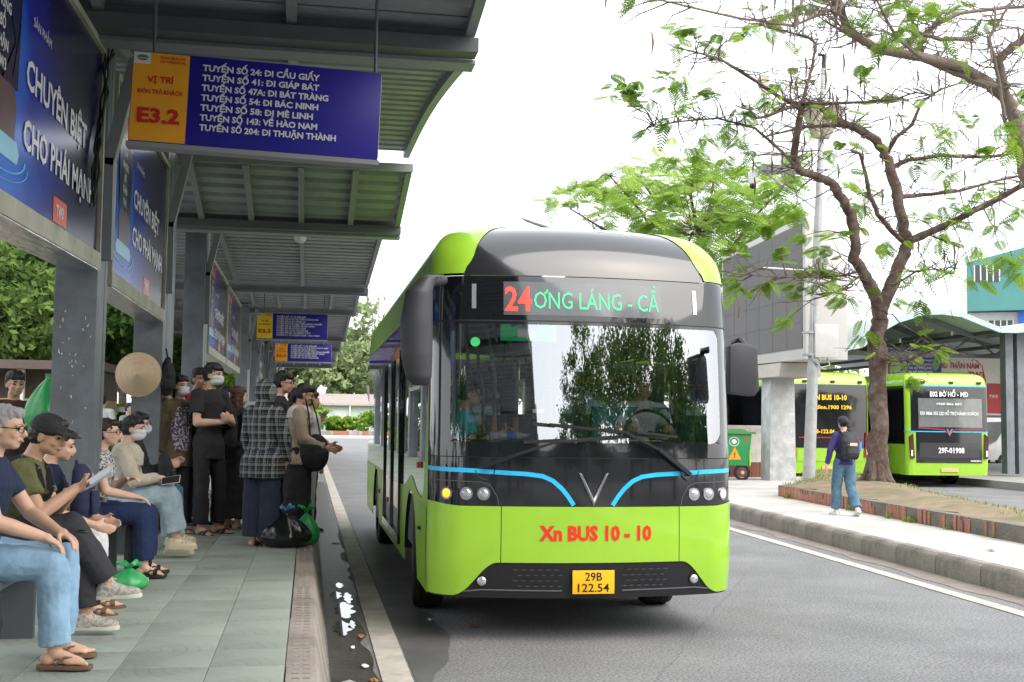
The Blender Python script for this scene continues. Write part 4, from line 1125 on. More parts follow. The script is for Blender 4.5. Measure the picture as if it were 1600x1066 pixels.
def wheel(parent, x, y, r=.47, w=.29, turn=0):
    wt_ = thing('wheel', None, None, (x, y, r), 0); wt_.parent = parent; wt_.rotation_euler.z = turn
    sx = 1 if x > 0 else -1
    prof = [(-.5, .62), (-.5, .86), (-.44, .97), (-.3, 1.0), (.3, 1.0), (.44, .97), (.5, .86), (.5, .62)]
    n = 40; vs = [(p[0] * w, r * p[1] * math.cos(2 * math.pi * k / n), r * p[1] * math.sin(2 * math.pi * k / n)) for p in prof for k in range(n)]
    fs = [(i * n + k, i * n + (k + 1) % n, (i + 1) * n + (k + 1) % n, (i + 1) * n + k) for i in range(len(prof) - 1) for k in range(n)]
    MB().add(vs, fs).build('tyre', rubber, wt_)
    g = MB()
    for gx in (-.28, -.1, .1, .28):
        g.tube([(gx * w, r * 1.0005 * math.cos(2 * math.pi * k / 40), r * 1.0005 * math.sin(2 * math.pi * k / 40)) for k in range(41)], .007, 4, cap=False)
    g.build('tyre_groove', seam, wt_)
    rm = MB()
    rm.tube([(sx * w * .1, 0, 0), (sx * w * .32, 0, 0)], [r * .66, r * .60], 28); rm.tube([(sx * w * .3, 0, 0), (sx * w * .52, 0, 0)], [r * .32, r * .26], 16)
    for k in range(8):
        a = 2 * math.pi * k / 8; rm.tube([(sx * w * .30, r * .42 * math.cos(a), r * .42 * math.sin(a)), (sx * w * .38, r * .42 * math.cos(a), r * .42 * math.sin(a))], .02, 6)
    rm.build('rim', rimM, wt_)
    return wt_

bus = thing('city_bus', 'green and black electric bus number 24 pulling in at the platform, seen from the front', 'bus', (2.2, 8.80, 0))
B = Shell()
S1 = B.S1
def smooth01(t): t = max(0, min(1, t)); return t * t * (3 - 2 * t)
zb = lambda u: .62 - .26 * smooth01((abs(u) - .74) / .34)
# lower face
B.patch('bumper', plastB, -S1, S1, .345, lambda u: max(.352, zb(u)), bus, nu=60, nv=5, off=-.004)
B.patch('lower_front_panel', green, -.712, .712, lambda u: zb(u) , 1.05, bus, off=.008)
B.patch('corner_panel', green, -S1 - .02, -.718, lambda u: zb(u), lambda u: 1.05 + .03 * smooth01((abs(u) - 1.0) / .3), bus, off=.008, nu=24, nv=10)
B.patch('corner_panel', green, .718, S1 + .02, lambda u: zb(u), lambda u: 1.05 + .03 * smooth01((abs(u) - 1.0) / .3), bus, off=.008, nu=24, nv=10)
B.patch('panel_backing', seam, -S1, S1, lambda u: max(.40, zb(u) - .05), 1.1, bus, off=-.012)
# black face panel below the windshield, pillars and header
B.patch('front_panel', blackP, -S1 - .02, S1 + .02, 1.052, 1.425, bus, nv=8)
B.patch('wiper_cowl', blackP, -S1 - .02, S1 + .02, 1.432, 1.545, bus, nv=3, off=.002)
B.line([(-S1, 1.4285), (S1, 1.4285)], .008, seam, bus, 'panel_joint', -.001)
WSX = 1.10
for sg in (-1, 1):
    a_, b_ = sorted((sg * WSX, sg * (S1 + .02)))
    B.patch('windshield_pillar', blackP, a_, b_, 1.545, 2.50, bus, nu=8, nv=14)
B.patch('windshield_header', blackG, -S1 - .02, S1 + .02, 2.50, 2.865, bus, nv=8)
B.line([(-S1, 2.503), (S1, 2.503)], .010, seam, bus, 'header_joint', .003)
# rounded ceramic corners of the windshield
for sx in (-1, 1):
    for (vv, sv) in ((1.545, 1), (2.50, -1)):
        r = .10; pts = [(sx * (WSX - r + r * math.sin(t)), vv + sv * (r - r * math.cos(t))) for t in [math.pi / 2 * i / 8 for i in range(9)]]
        vs = [B.P(sx * WSX, vv) + B.N(sx * WSX, vv) * .003] + [B.P(u, v) + B.N(u, v) * .003 for u, v in pts]
        MB().add(vs, [((0, i + 1, i + 2) if sx * sv < 0 else (0, i + 2, i + 1)) for i in range(8)]).build('windshield_corner', blackP, bus, smooth=False)
B.patch('windshield', glassW, -WSX, WSX, 1.545, 2.50, bus, off=.0015, nu=40, nv=22)
B.line([(-WSX + .02, 1.63), (-WSX + .02, 2.42)], .028, mat('pillar_trim', (.5, .52, .52), .4), bus, 'pillar_trim', -.01)
B.patch('dot_band', blackP, -WSX, WSX, 2.475, 2.50, bus, off=.003, nu=40, nv=1)
# roof cap
gc = lambda v: .76 + .10 * smooth01((v - 2.9) / .5)
B.patch('roof_cap', roofP, -.97, .97, 2.872, 3.72, bus, nu=30, nv=22)
def corner_green(sx):
    nu, nv = 22, 16; vs = []
    for j in range(nv + 1):
        v = 2.885 + (3.62 - 2.885) * j / nv
        u0 = .945 + .06 * (1 - smooth01(j / 3)) - .05 * smooth01(j / nv) ; 
        for i in range(nu + 1):
            u = u0 + (S1 + .05 - u0) * i / nu
            vs.append(B.P(sx * u, v) + B.N(sx * u, v) * .006)
    k = nu + 1; fs = [(j * k + i, j * k + i + 1, (j + 1) * k + i + 1, (j + 1) * k + i) for j in range(nv) for i in range(nu)]
    if sx < 0: fs = [tuple(reversed(f)) for f in fs]
    MB().add(vs, fs).build('roof_corner', green, bus)
corner_green(-1); corner_green(1)
for a_, b_ in ((-S1 - .05, -.96), (.96, S1 + .05)): B.patch('roof_underlay', roofP, a_, b_, 2.868, 3.60, bus, nu=20, nv=16, off=-.004)
# flanks
YS = lambda y: S1 + y - (B.at(1.5)[2] + B.b + B.Rc * math.cos(B.th0))     # distance back from the nose -> u
LEN = 10.0
def arch(u, yc, r=.60):
    d = abs(abs(u) - YS(yc))
    return .47 + math.sqrt(max(0, r * r - d * d)) if d < r else 0
WY = (1.95, 7.5)
for sx in (-1, 1):
    lo = lambda u: max(.34, max(arch(u, y) for y in WY))
    nu = 110; us = sorted((sx * (S1 + .02), sx * YS(LEN)))
    swoosh = lambda u: 1.06 + .95 * (1 - smooth01((abs(u) - S1 - .02) / .55)) ** 2 * (1 if abs(u) - S1 < .6 else 0) + .14 * math.exp(-((abs(u) - YS(1.95)) / .5) ** 2)
    B.patch('lower_side_panel', greenS, us[0], us[1], lo, swoosh, bus, nu=nu, nv=4, off=.004)
    ya, yb = sorted((sx * (S1 + .02), sx * YS(LEN)))
    B.patch('side_band', blackP, ya, yb, lambda u: 1.03, 1.35, bus, nu=40, nv=2, off=0)
    B.patch('side_header', blackP, ya, yb, 2.40, 2.87, bus, nu=40, nv=4)
    B.patch('roof_side', greenS, *sorted((sx * (S1 + .05), sx * YS(LEN - .3))), 2.72, 3.6, bus, nu=40, nv=14, off=.006)
    # windows and posts
    y = .62; k = 0
    while y < LEN - .4:
        y1 = min(y + 1.25, LEN - .15)
        door = sx < 0 and 2.75 < y + .6 < 4.9
        lo_ = .48 if (sx < 0 and k in (2, 3)) else 1.35
        a_, b_ = sorted((sx * YS(y + .04), sx * YS(y1 - .04)))
        if sx < 0 and k in (2, 3):
            dr = B.patch('door_leaf', glassS, a_, b_, .50, 2.40, bus, off=.010, nu=4, nv=4)
            f = MB()
            for (p, q, vv0, vv1) in ((YS(y + .02), YS(y + .08), .44, 2.44), (YS(y1 - .08), YS(y1 - .02), .44, 2.44), (YS(y + .02), YS(y1 - .02), 2.36, 2.44), (YS(y + .02), YS(y1 - .02), .44, .54)):
                pa, pb, pc, pd = (B.P(sx * p, vv0), B.P(sx * q, vv0), B.P(sx * q, vv1), B.P(sx * p, vv1)); nn = V((sx, 0, 0))
                f.add([pp + nn * .006 for pp in (pa, pb, pc, pd)] + [pp + nn * .035 for pp in (pa, pb, pc, pd)], [(4, 5, 6, 7), (0, 1, 5, 4), (1, 2, 6, 5), (2, 3, 7, 6), (3, 0, 4, 7), (3, 2, 1, 0)])
            f.build('door_frame', blackP, dr, smooth=False)
        else:
            B.patch('window_pane', glassS, a_, b_, 1.35, 2.40, bus, nu=4, nv=3)
        a_, b_ = sorted((sx * YS(y - .04), sx * YS(y + .04))); B.patch('window_post', blackP, a_, b_, 1.35, 2.40, bus, nu=2, nv=2)
        y = y1; k += 1
    a_, b_ = sorted((sx * (S1 + .02), sx * YS(.60))); B.patch('front_post', blackP, a_, b_, 1.30, 2.40, bus, nu=4, nv=2, off=-.002)
    for yc in WY:
        aw = MB(); n = 20
        X = sx * (1.25 + .004)
        vs = [(X - sx * d, B.P(sx * YS(yc), 1.0)[1] + .60 * math.cos(t), .47 + .60 * math.sin(t)) for d in (0, .55) for t in [math.pi * i / n for i in range(n + 1)]]
        aw.add(vs, [(i, i + 1, n + 2 + i, n + 1 + i) for i in range(n)]).build('wheel_arch', plastB, bus)
        wheel(bus, sx * (1.25 - .17), B.P(sx * YS(yc), 1.0)[1], turn=-.10 if yc < 3 else 0)
    sd = B.patch('service_hatch', greenS, *sorted((sx * (S1 + .07), sx * (S1 + .60))), .42, 1.0, bus, off=.009, nu=3, nv=2)
    MB().box(*sorted((sx * 1.25, sx * 1.285)), B.P(sx * (S1 + .5), 1)[1] - .04, B.P(sx * (S1 + .5), 1)[1] + .04, .80, .825).build('hatch_handle', plastB, sd)
    for (yy, zz_, nm) in ((1.15, 1.30, 'side_marker'), (4.9, .75, 'side_marker'), (6.6, .75, 'side_marker')):
        MB().box(*sorted((sx * 1.255, sx * 1.275)), yy - .05, yy + .05, zz_, zz_ + .05).build(nm, mat('marker_orange', lin('C8401A')[:3], .3), bus, smooth=False)
MB().box(-1.2, 1.2, LEN - .03, LEN, .4, 1.5).box(-1.2, 1.2, LEN - .03, LEN, 2.3, 2.9).box(-1.2, -.9, LEN - .03, LEN, 1.5, 2.3).box(.9, 1.2, LEN - .03, LEN, 1.5, 2.3).build('rear_wall', green, bus, smooth=False)
MB().box(-.9, .9, LEN - .025, LEN - .015, 1.5, 2.3).build('rear_window', glassS, bus, smooth=False)
MB().box(-1.2, 1.2, LEN - .06, LEN - .04, .56, 1.48).box(-1.2, 1.2, LEN - .06, LEN - .04, 2.32, 2.72).box(-1.2, -.91, LEN - .06, LEN - .04, 1.485, 2.315).box(.91, 1.2, LEN - .06, LEN - .04, 1.485, 2.315).box(-1.222, -1.21, 5.2, LEN - .1, .56, 1.34).box(1.21, 1.222, .6, LEN - .1, .56, 1.34).box(-1.222, -1.21, .6, 2.6, .56, 1.30).box(-1.222, -1.21, .6, LEN - .1, 2.41, 2.75).box(1.21, 1.222, .6, LEN - .1, 2.41, 2.75).build('interior_lining', mat('lining_dark', (.10, .11, .12), .7), bus, smooth=False)
MB().grid(lambda a, b: V(((-1 + 2 * a) * .45, 1.35 + b * (LEN - 1.5), 3.41)), 2, 4).build('roof', greenS, bus)
# underbody and interior
MB().box(-1.08, 1.08, .45, LEN - .1, .30, .52).build('chassis', plastB, bus, smooth=False)
MB().box(-1.20, 1.20, .50, LEN - .1, .53, .56).build('floor', greyI, bus, smooth=False)
MB().grid(lambda a, b: V(((-1.15 + 2.3 * a), .5 + b * (LEN - .7), 2.72 + .10 * math.sin(math.pi * a))), 8, 6).build('ceiling', greyI, bus)
dm = mat('dashboard', (.05, .055, .06), .6)
MB().prism([(.14, 1.18), (.62, 1.18), (.62, 1.50), (.45, 1.56), (.16, 1.545)], (-1.05, 0, 0), (0, 1, 0), (0, 0, 1), (1, 0, 0), 2.1).build('dashboard', dm, bus, bevel=.01)
MB().box(.28, .98, 1.15, 1.22, .56, 1.85).build('driver_partition', tealS, bus, smooth=False)
wh = MB(); wh.tube([(.72 + .22 * math.cos(t), .88 + .09 * math.sin(t), 1.62 + .20 * math.sin(t)) for t in [2 * math.pi * i / 24 for i in range(25)]], .015, 6, cap=False); wh.tube([(.72, .62, 1.45), (.72, .88, 1.62)], .03, 8); wh.bar((.50, .88, 1.62), (.94, .88, 1.62), .03, .02)
wh.build('steering_wheel', plastB, bus)
def seat(x, y, z=.56, rz=0, nm='passenger_seat'):
    b = MB().box(x - .21, x + .21, y - .02, y + .42, z + .38, z + .46).box(x - .21, x + .21, y + .36, y + .44, z + .462, z + 1.05).box(x - .05, x + .05, y + .1, y + .3, z, z + .38)
    b.build(nm, tealS, bus, smooth=False, bevel=.015)
seat(.72, 1.20, .75, nm='driver_seat')
for yy in (2.9, 3.8, 4.7, 5.6, 6.5, 7.4):
    for xx in (.98, .52, -.98, -.52):
        if xx < 0 and yy < 5: continue
        seat(xx, yy, .75)
seat(-.90, 1.45, .56)
for (xx, yy) in ((-.55, 1.5), (-.28, 1.9), (-.55, 3.0), (-.5, 4.6), (.2, 2.6), (-.1, 5.2)):
    MB().tube([(xx, yy, .56), (xx, yy, 2.1), (xx - .05, yy + .02, 2.4), (xx - .12, yy, 2.72)], .018, 8).build('grab_pole', poleG if xx > -.6 else yelP, bus)
    MB().tube([(xx, yy, 1.55), (xx, yy, 1.75)], .024, 8).build('grip_sleeve', yelP, bus)
for xx in (-.45, .35):
    MB().tube([(xx, 1.0, 2.55), (xx, 8.5, 2.55)], .016, 6).build('ceiling_rail', poleG, bus)
    for k in range(7):
        MB().tube([(xx, 1.6 + k * .8, 2.53), (xx, 1.6 + k * .8, 2.28), (xx + .05, 1.6 + k * .8, 2.20), (xx - .05, 1.6 + k * .8, 2.20), (xx, 1.6 + k * .8, 2.28)], .008, 5).build('hand_strap', yelP if k % 2 else plastB, bus)
text('LƯU Ý CÁC CỬA', yelT, bus, (-.95, LEN - .075, 2.36), (1, 0, 0), (0, 0, 1), .12, bold=.03)
MB().box(-.55, -.05, 1.2, 1.23, 2.42, 2.60).build('info_screen', mat('screen_green', lin('1F8F58')[:3], .3, emit='1F9F60', estr=.25), bus, smooth=False)
MB().add([(-.58, .20, 2.37), (-.43, .20, 2.37), (-.43, .195, 2.50), (-.58, .195, 2.50)], [(0, 1, 2, 3)]).build('windshield_notice', whT, bus, smooth=False)
# green round sticker and white hose on the glass
B.disc('round_sticker', mat('sticker_green', lin('3FC06A')[:3], .4), -.92, 2.33, .038, bus, off=.004)
B.line([(-.48, 1.79), (-.39, 1.79)], .028, whT, bus, 'paper_label', -.004)
MB().box(.02, .62, .20, .40, 1.562, 1.566).build('dashboard_paper', whT, bus, smooth=False)
# destination display, drawn behind the header glass
B.patch('display_window', mat('display_window', (.10, .11, .115), .10, coat=.35), -.70, .60, 2.55, 2.82, bus, off=.003, nu=20, nv=4)  # grey base stands in for sky light washing out the dark display
def skin_text(s_, m_, u0, v0, cap, width, name='lettering', bold=.02, off=.006):
    o = text(s_, m_, None, (0, 0, 0), (1, 0, 0), (0, 0, 1), cap, width=width, bold=bold, name=name)
    me = o.data
    for v in me.vertices:
        u, w = u0 + v.co.x, v0 + v.co.z; p = B.P(u, w) + B.N(u, w) * off; v.co = p
    me.update(); o.parent = bus; return o
skin_text('24', ledR, -.69, 2.585, .19, .21, 'route_number', .02, .007)
skin_text('ƠNG LÁNG - CẦ', ledG, -.46, 2.605, .135, 1.03, 'destination_text', .0, .007)
skin_text('Xn BUS 10 - 10', redT, -.425, .795, .105, .90, 'company_lettering', .045, .012)
for u in (-.93, .90): B.line([(u, 2.60), (u, 2.80)], .035, lampL if u < 0 else whT, bus, 'header_marker', .004)
# cyan ribbons
for sx in (-1, 1):
    pts = [(sx * (S1 + .01), 1.335), (sx * 1.0, 1.325), (sx * .75, 1.312), (sx * .52, 1.300), (sx * .40, 1.285), (sx * .32, 1.25), (sx * .25, 1.19), (sx * .20, 1.13), (sx * .155, 1.062)]
    B.line(pts, .034, cyan, bus, 'cyan_stripe', .004)
# V badge: two bevelled chrome blades
vb = MB()
for sx in (-1, 1):
    o_ = lambda x, z, d: V((sx * x, -.012 - d, z))
    vb.add([o_(.120, 1.315, 0), (o_(.095, 1.305, 0)), o_(0.0, 1.115, 0), o_(0, 1.055, 0), o_(.100, 1.300, .018), o_(0, 1.085, .022)],
           [(0, 3, 5, 4), (1, 4, 5, 2), (0, 4, 1)] if sx > 0 else [(0, 4, 5, 3), (1, 2, 5, 4), (0, 1, 4)])
vb.build('badge', mat('badge_silver', (.62, .62, .64), .25, metal=.55, coat=.5), bus, smooth=False)
# lamp clusters
for sx in (-1, 1):
    B.line([(sx * .735, 1.06), (sx * .745, 1.12), (sx * .80, 1.21), (sx * .87, 1.235), (sx * (S1), 1.25)], .007, mat('seam_grey', (.08, .08, .085), .3), bus, 'lamp_cluster_edge', .003)
    for i, u in enumerate((.85, .98, 1.12)):
        hot = sx < 0 and i == 2
        lm = B.disc('headlight', chrome, sx * u, 1.145, .050, bus, off=.004, dep=.006)
        p, nn = B.P(sx * u, 1.145), B.N(sx * u, 1.145)
        MB().ell(p + nn * .008, (.036, .036, .012), (nn.cross(V((0, 0, 1))).normalized(), V((0, 0, 1)), nn), 16, 8).build('lens', amberL if hot else (lampH if (sx > 0 and i == 2) else lampL), lm)
    fl = B.disc('fog_lamp', plastB, sx * .86, .475, .048, bus, off=.004)
    p, nn = B.P(sx * .86, .475), B.N(sx * .86, .475)
    MB().ell(p + nn * .006, (.036, .036, .012), (nn.cross(V((0, 0, 1))).normalized(), V((0, 0, 1)), nn), 16, 8).build('lens', lampL, fl)
    # grille of little scales
    g = MB()
    for r_ in range(4):
        for c_ in range(6):
            u = sx * (.26 + c_ * .062 + (r_ % 2) * .03); v = .44 + r_ * .042
            p, nn = B.P(u, v), B.N(u, v); a = nn.cross(V((0, 0, 1))).normalized()
            g.add([p - a * .028 + nn * .002, p + nn * .016 + V((0, 0, .010)), p + a * .028 + nn * .002, p + nn * .002 - V((0, 0, .008))], [(0, 1, 3), (1, 2, 3)])
    g.build('grille', mat('grille_plastic', (.11, .11, .12), .3, coat=.5), bus, smooth=False)
    B.line([(sx * .24, .405), (sx * .86, .41), (sx * 1.0, .395)], .012, mat('splitter_gloss', (.10, .10, .11), .15, coat=1), bus, 'lower_trim', .006)
# number plate
pl = MB().box(-.167, .167, -.030, -.020, .385, .565).build('number_plate', plateM, bus, bevel=.003)
text('29B', inkM, pl, (0, -.031, .487), (1, 0, 0), (0, 0, 1), .062, width=.135, align='c', bold=.01, off=.002)
text('122.54', inkM, pl, (0, -.031, .402), (1, 0, 0), (0, 0, 1), .062, width=.25, align='c', bold=.01, off=.002)
# wipers
def on_glass(u, v, d): return B.P(u, v) + B.N(u, v) * d
wp = MB(); a, b_, c = on_glass(.72, 1.36, .06), on_glass(.28, 1.60, .05), on_glass(.30, 1.605, .05)
wp.bar(on_glass(.80, 1.30, .03), on_glass(.52, 1.50, .05), .045, .03); wp.bar(on_glass(.52, 1.50, .05), on_glass(.25, 1.63, .045), .022, .02)
wp.bar(on_glass(.25, 1.63, .04), on_glass(-.35, 1.685, .03), .020, .022); wp.bar(on_glass(.35, 1.632, .03), on_glass(.70, 1.60, .02), .012, .018); wp.bar(on_glass(.62, 1.592, .018), on_glass(-.48, 1.69, .018), .010, .028)
wp.build('wiper', plastB, bus, smooth=False)
wp = MB(); wp.bar(on_glass(-.84, 1.36, .03), on_glass(-.60, 1.45, .05), .05, .03); wp.bar(on_glass(-.60, 1.45, .05), on_glass(-.30, 1.55, .045), .022, .02)
wp.bar(on_glass(-.30, 1.55, .04), on_glass(.18, 1.585, .03), .020, .02); wp.bar(on_glass(-.55, 1.545, .018), on_glass(.30, 1.60, .018), .010, .025)
wp.build('wiper', plastB, bus, smooth=False)
for u in (.80, -.84):
    p = on_glass(u, 1.33, .02); nn = B.N(u, 1.33); MB().tube([p + (V((math.cos(t), 0, math.sin(t)))) * .075 for t in [math.pi + math.pi * i / 12 for i in range(13)]], .004, 5).build('wiper_hose', plastB, bus)
# door mirrors: tall housing hung from the left header, boxy one on the right
mm_ = MB(); X2 = V((1, 0, 0))
secs = [(V((-1.24, .02, 2.82)), .03, .03), (V((-1.33, -.06, 2.80)), .06, .06), (V((-1.40, -.10, 2.68)), .105, .085), (V((-1.415, -.11, 2.45)), .125, .09), (V((-1.41, -.11, 2.2)), .122, .09), (V((-1.39, -.10, 2.03)), .10, .08), (V((-1.375, -.09, 1.97)), .06, .05)]
mm_.rings(secs, (V((1, 0, 0)), V((0, 1, 0))))
mm_.capsule((-1.20, .10, 2.80), (-1.33, -.05, 2.77), .045, .05)
mo = soft('mirror', mm_, mirM, bus, .012, 4)
MB().rings([(V((-1.40, -.005, 2.05)), .07, .01), (V((-1.41, -.012, 2.2)), .095, .012), (V((-1.41, -.012, 2.6)), .095, .012)], (V((1, 0, 0)), V((0, 1, 0)))).build('mirror_glass', chrome, mo)
mb2 = MB().prism([(1.14, 2.33), (1.22, 2.355), (1.34, 2.34), (1.375, 2.31), (1.39, 1.98), (1.35, 1.93), (1.14, 1.95)], (0, -.13, 0), (1, 0, 0), (0, 0, 1), (0, 1, 0), .11)
mb2.v = [(x - .07, y, z) for x, y, z in mb2.v]
mo = mb2.build('mirror', mirM, bus, bevel=.02)
MB().tube([(1.2, .12, 2.36), (1.2, -.02, 2.38), (1.22, -.06, 2.33)], .03, 8).build('mirror_arm', plastB, mo)

# water bottle on the dashboard
wb = thing('water_bottle', 'clear plastic water bottle lying behind the windshield of the front bus', 'bottle', (2.2 - .60, 8.80 + .22, 1.595))
prof = [(-.19, .030), (-.185, .034), (-.02, .034), (.05, .030), (.10, .014), (.115, .013)]
MB().tube([(p[0], 0, 0) for p in prof], [p[1] for p in prof], 14).build('bottle_body', mat('bottle_clear', (.55, .62, .68), .12, alpha=.6), wb)
MB().tube([(-.06, 0, 0), (.02, 0, 0)], [.0352, .0352], 14, cap=False).build('bottle_label', mat('bottle_blue', lin('2C6CC8')[:3], .4), wb)
MB().tube([(.113, 0, 0), (.135, 0, 0)], [.016, .016], 10).build('bottle_cap', mat('bottle_blue', (0,0,0)), wb)

# ---------------------------------------------------------------- parked buses seen from behind
RPROF = [(.30, .30, 1.23, .02), (.7, .7, 1.25, 0), (1.2, 1.2, 1.25, 0), (2.6, 2.6, 1.25, .03), (2.85, 2.85, 1.24, .06), (3.0, 2.99, 1.20, .13), (3.12, 3.07, 1.10, .26), (3.24, 3.11, .92, .5), (3.36, 3.13, .6, .9)]
def rear_bus(x, y, rz, label, kind, plate, lines, arrow=False):
    t = thing('parked_bus', label, 'bus', (x, y, 0), rz, 'parked green buses at the far shelter')
    s = Shell(W=1.25, Rc=.16, bulge=.03, L=9, prof=RPROF); E = s.S1
    YU = lambda d: E + d
    s.patch('rear_bumper', green, -E - .3, E + .3, .33, .62, t, off=.01, nu=30, nv=3)
    s.patch('rear_skin', green, -E, E, .60, 3.36, t, nu=40, nv=30, off=-.004)
    top0 = 2.72
    if kind == 'white':
        s.patch('rear_window_surround', blackP, -1.12, 1.20, 1.50, top0, t, off=.006, nu=24, nv=8)
        s.patch('rear_grille_panel', blackP, -.98, 1.0, .66, 1.495, t, off=.006, nu=24, nv=5)
        s.patch('rear_window', mat('rear_glass_grey', (.16, .17, .17), .08, coat=1), -.90, 1.02, 1.62, 2.40, t, off=.010, nu=16, nv=4)
        s.line([(-E, 2.735), (E, 2.735)], .03, cyan, t, 'cyan_stripe', .006); s.line([(-E, 1.50), (E, 1.50)], .025, cyan, t, 'cyan_stripe', .010)
        s.line([(-.92, 1.60), (-.15, 1.56), (0, 1.40), (.15, 1.56), (1.0, 1.60)], .03, mat('trim_red', lin('A02028')[:3], .3), t, 'red_trim', .014)
        s.patch('lower_hatch', mat('hatch_grey', (.03, .03, .035), .3, coat=.5), -.88, .92, .80, 1.20, t, off=.012, nu=10, nv=2)
        text(lines[0], whT, t, (.0, -.03, 2.45), (1, 0, 0), (0, 0, 1), .125, width=1.15, align='c', bold=.03)
        text(lines[1], whT, t, (.0, -.03, 2.22), (1, 0, 0), (0, 0, 1), .06, width=.75, align='c', bold=.02)
        text(lines[2], whT, t, (.0, -.03, 1.95), (1, 0, 0), (0, 0, 1), .085, width=1.75, align='c', bold=.02)
        text(plate, whT, t, (.05, -.03, .93), (1, 0, 0), (0, 0, 1), .14, width=.78, align='c', bold=.03)
        text('GREEN', whT, t, (.62, -.03, .70), (1, 0, 0), (0, 0, 1), .045, width=.32, bold=.02)
        vb = MB().prism([(-.10, .14), (-.05, .14), (0, .03), (.05, .14), (.10, .14), (0, -.06)], (0, -.035, 1.44), (1, 0, 0), (0, 0, 1), (0, 1, 0), .02); vb.build('badge', chrome, t, smooth=False)
    else:
        s.patch('rear_window_surround', blackP, -1.16, 1.16, 1.02, top0 + .03, t, off=.006, nu=24, nv=10)
        s.line([(-.95, 1.30), (.95, 1.30)], .03, mat('trim_red', lin('A02028')[:3], .3), t, 'red_trim', .012)
        s.patch('rear_hatch', green, -1.0, 1.0, .66, 1.0, t, off=.012, nu=12, nv=3)
        text(lines[0], yelT, t, (-.05, -.03, 2.33), (1, 0, 0), (0, 0, 1), .13, width=1.10, align='c', bold=.045)
        text(lines[1], yelT, t, (-.0, -.03, 2.08), (1, 0, 0), (0, 0, 1), .10, width=1.30, align='c', bold=.03)
        text(plate, yelT, t, (-.62, -.03, 1.42), (1, 0, 0), (0, 0, 1), .10, width=.75, bold=.03)
    for sx in (-1, 1):
        lamp = MB().prism([(sx * 1.04, .78), (sx * 1.16, .78), (sx * 1.19, 1.36), (sx * 1.08, 1.45)], (0, -.02, 0), (1, 0, 0), (0, 0, 1), (0, 1, 0), .06).build('tail_lamp', mat('tail_lamp_red', lin('8C1010')[:3], .2, coat=1) if kind != 'white' else mat('tail_lamp_dark', lin('4A1A14')[:3], .2, coat=1), t, smooth=False)
        MB().box(*sorted((sx * 1.10, sx * 1.15)), -.026, -.021, .84, 1.0).build('reverse_lamp', whT, lamp, smooth=False)
        us = sorted((sx * (E - .01), sx * (E + 8.6)))
        lo = lambda u: max(.34, max((.47 + math.sqrt(max(0, .36 - (abs(u) - E - yc) ** 2)) if abs(abs(u) - E - yc) < .6 else 0) for yc in (2.0, 7.0)))
        s.patch('lower_side_panel', greenS, us[0], us[1], lo, 1.15, t, off=.004, nu=80, nv=3)
        s.patch('side_glass', blackG, us[0], us[1], 1.14, 2.75, t, off=0, nu=20, nv=4)
        s.patch('roof_side', green, us[0], us[1], 2.74, 3.36, t, off=.004, nu=16, nv=10)
        for yc in (2.0, 7.0): wheel(t, sx * 1.08, yc + .15)
    t.scale = (1, 1, 1.06)
    MB().box(-1.1, 1.1, .3, 8.6, .36, .6).build('chassis', plastB, t, smooth=False)
    MB().box(-1.2, 1.2, 8.5, 8.7, .4, 2.9).build('front_wall', green, t, smooth=False)
    MB().grid(lambda a, b: V(((-1 + 2 * a) * .62, .85 + b * 7.8, 3.132)), 2, 3).build('roof', green, t)
    MB().box(-.26, .26, -.025, -.012, .42, .53).build('number_plate', mat('plate_pale', (.62, .42, .2), .4), t, smooth=False)
    for x_ in (-.75, .1, .95): MB().box(x_ - .06, x_ + .06, .02, .08, 2.80, 2.86).build('roof_marker', plastB, t, smooth=False)
    return t
G1 = rear_bus(18.05, 30.4, -.06, 'parked green bus on the right showing E02 and plate 29F-01908 on its back', 'white', '29F-01908', ['E02 BỜ HỒ - MĐ', '1900 866 603', 'ĐD 0866 355 222 HỖ TRỢ HÀNH KHÁCH'])
G2 = rear_bus(14.85, 31.3, -.02, 'parked green bus with yellow lettering on its dark back, behind the lamp post', 'yellow', '29B-122.06', ['XN BUS 10-10', 'Hotline.1900 1296'])
G3 = rear_bus(11.75, 35.0, -.02, 'parked green bus mostly hidden behind the board pillar and the green bin', 'yellow', '29B-006.13', ['XN BUS 10-10', 'Hotline.1900 1296'])
# ---------------------------------------------------------------- trees
def leaf_mat(name, stops, trans=.35):
    mm = bpy.data.materials.new(name); mm.use_nodes = True; nt = mm.node_tree; nt.nodes.clear()
    o = nt.nodes.new('ShaderNodeOutputMaterial'); at = nt.nodes.new('ShaderNodeAttribute'); at.attribute_name = 'tint'
    cr = nt.nodes.new('ShaderNodeValToRGB'); cr.color_ramp.elements[0].color = stops[0] + (1,); cr.color_ramp.elements[1].color = stops[-1] + (1,)
    for i, s_ in enumerate(stops[1:-1]): cr.color_ramp.elements.new((i + 1) / (len(stops) - 1)).color = s_ + (1,)
    nt.links.new(at.outputs['Fac'], cr.inputs[0])
    d = nt.nodes.new('ShaderNodeBsdfDiffuse'); t = nt.nodes.new('ShaderNodeBsdfTranslucent'); mx = nt.nodes.new('ShaderNodeMixShader'); mx.inputs[0].default_value = trans
    nt.links.new(cr.outputs[0], d.inputs[0]); nt.links.new(cr.outputs[0], t.inputs[0]); nt.links.new(d.outputs[0], mx.inputs[1]); nt.links.new(t.outputs[0], mx.inputs[2]); nt.links.new(mx.outputs[0], o.inputs[0])
    return mm
leafA = leaf_mat('flame_tree_leaf', [(.075, .145, .025), (.17, .30, .035), (.31, .45, .06)], .42)
leafE = leaf_mat('pale_flame_leaf', [(.16, .25, .06), (.27, .42, .08), (.42, .56, .12)], .55)
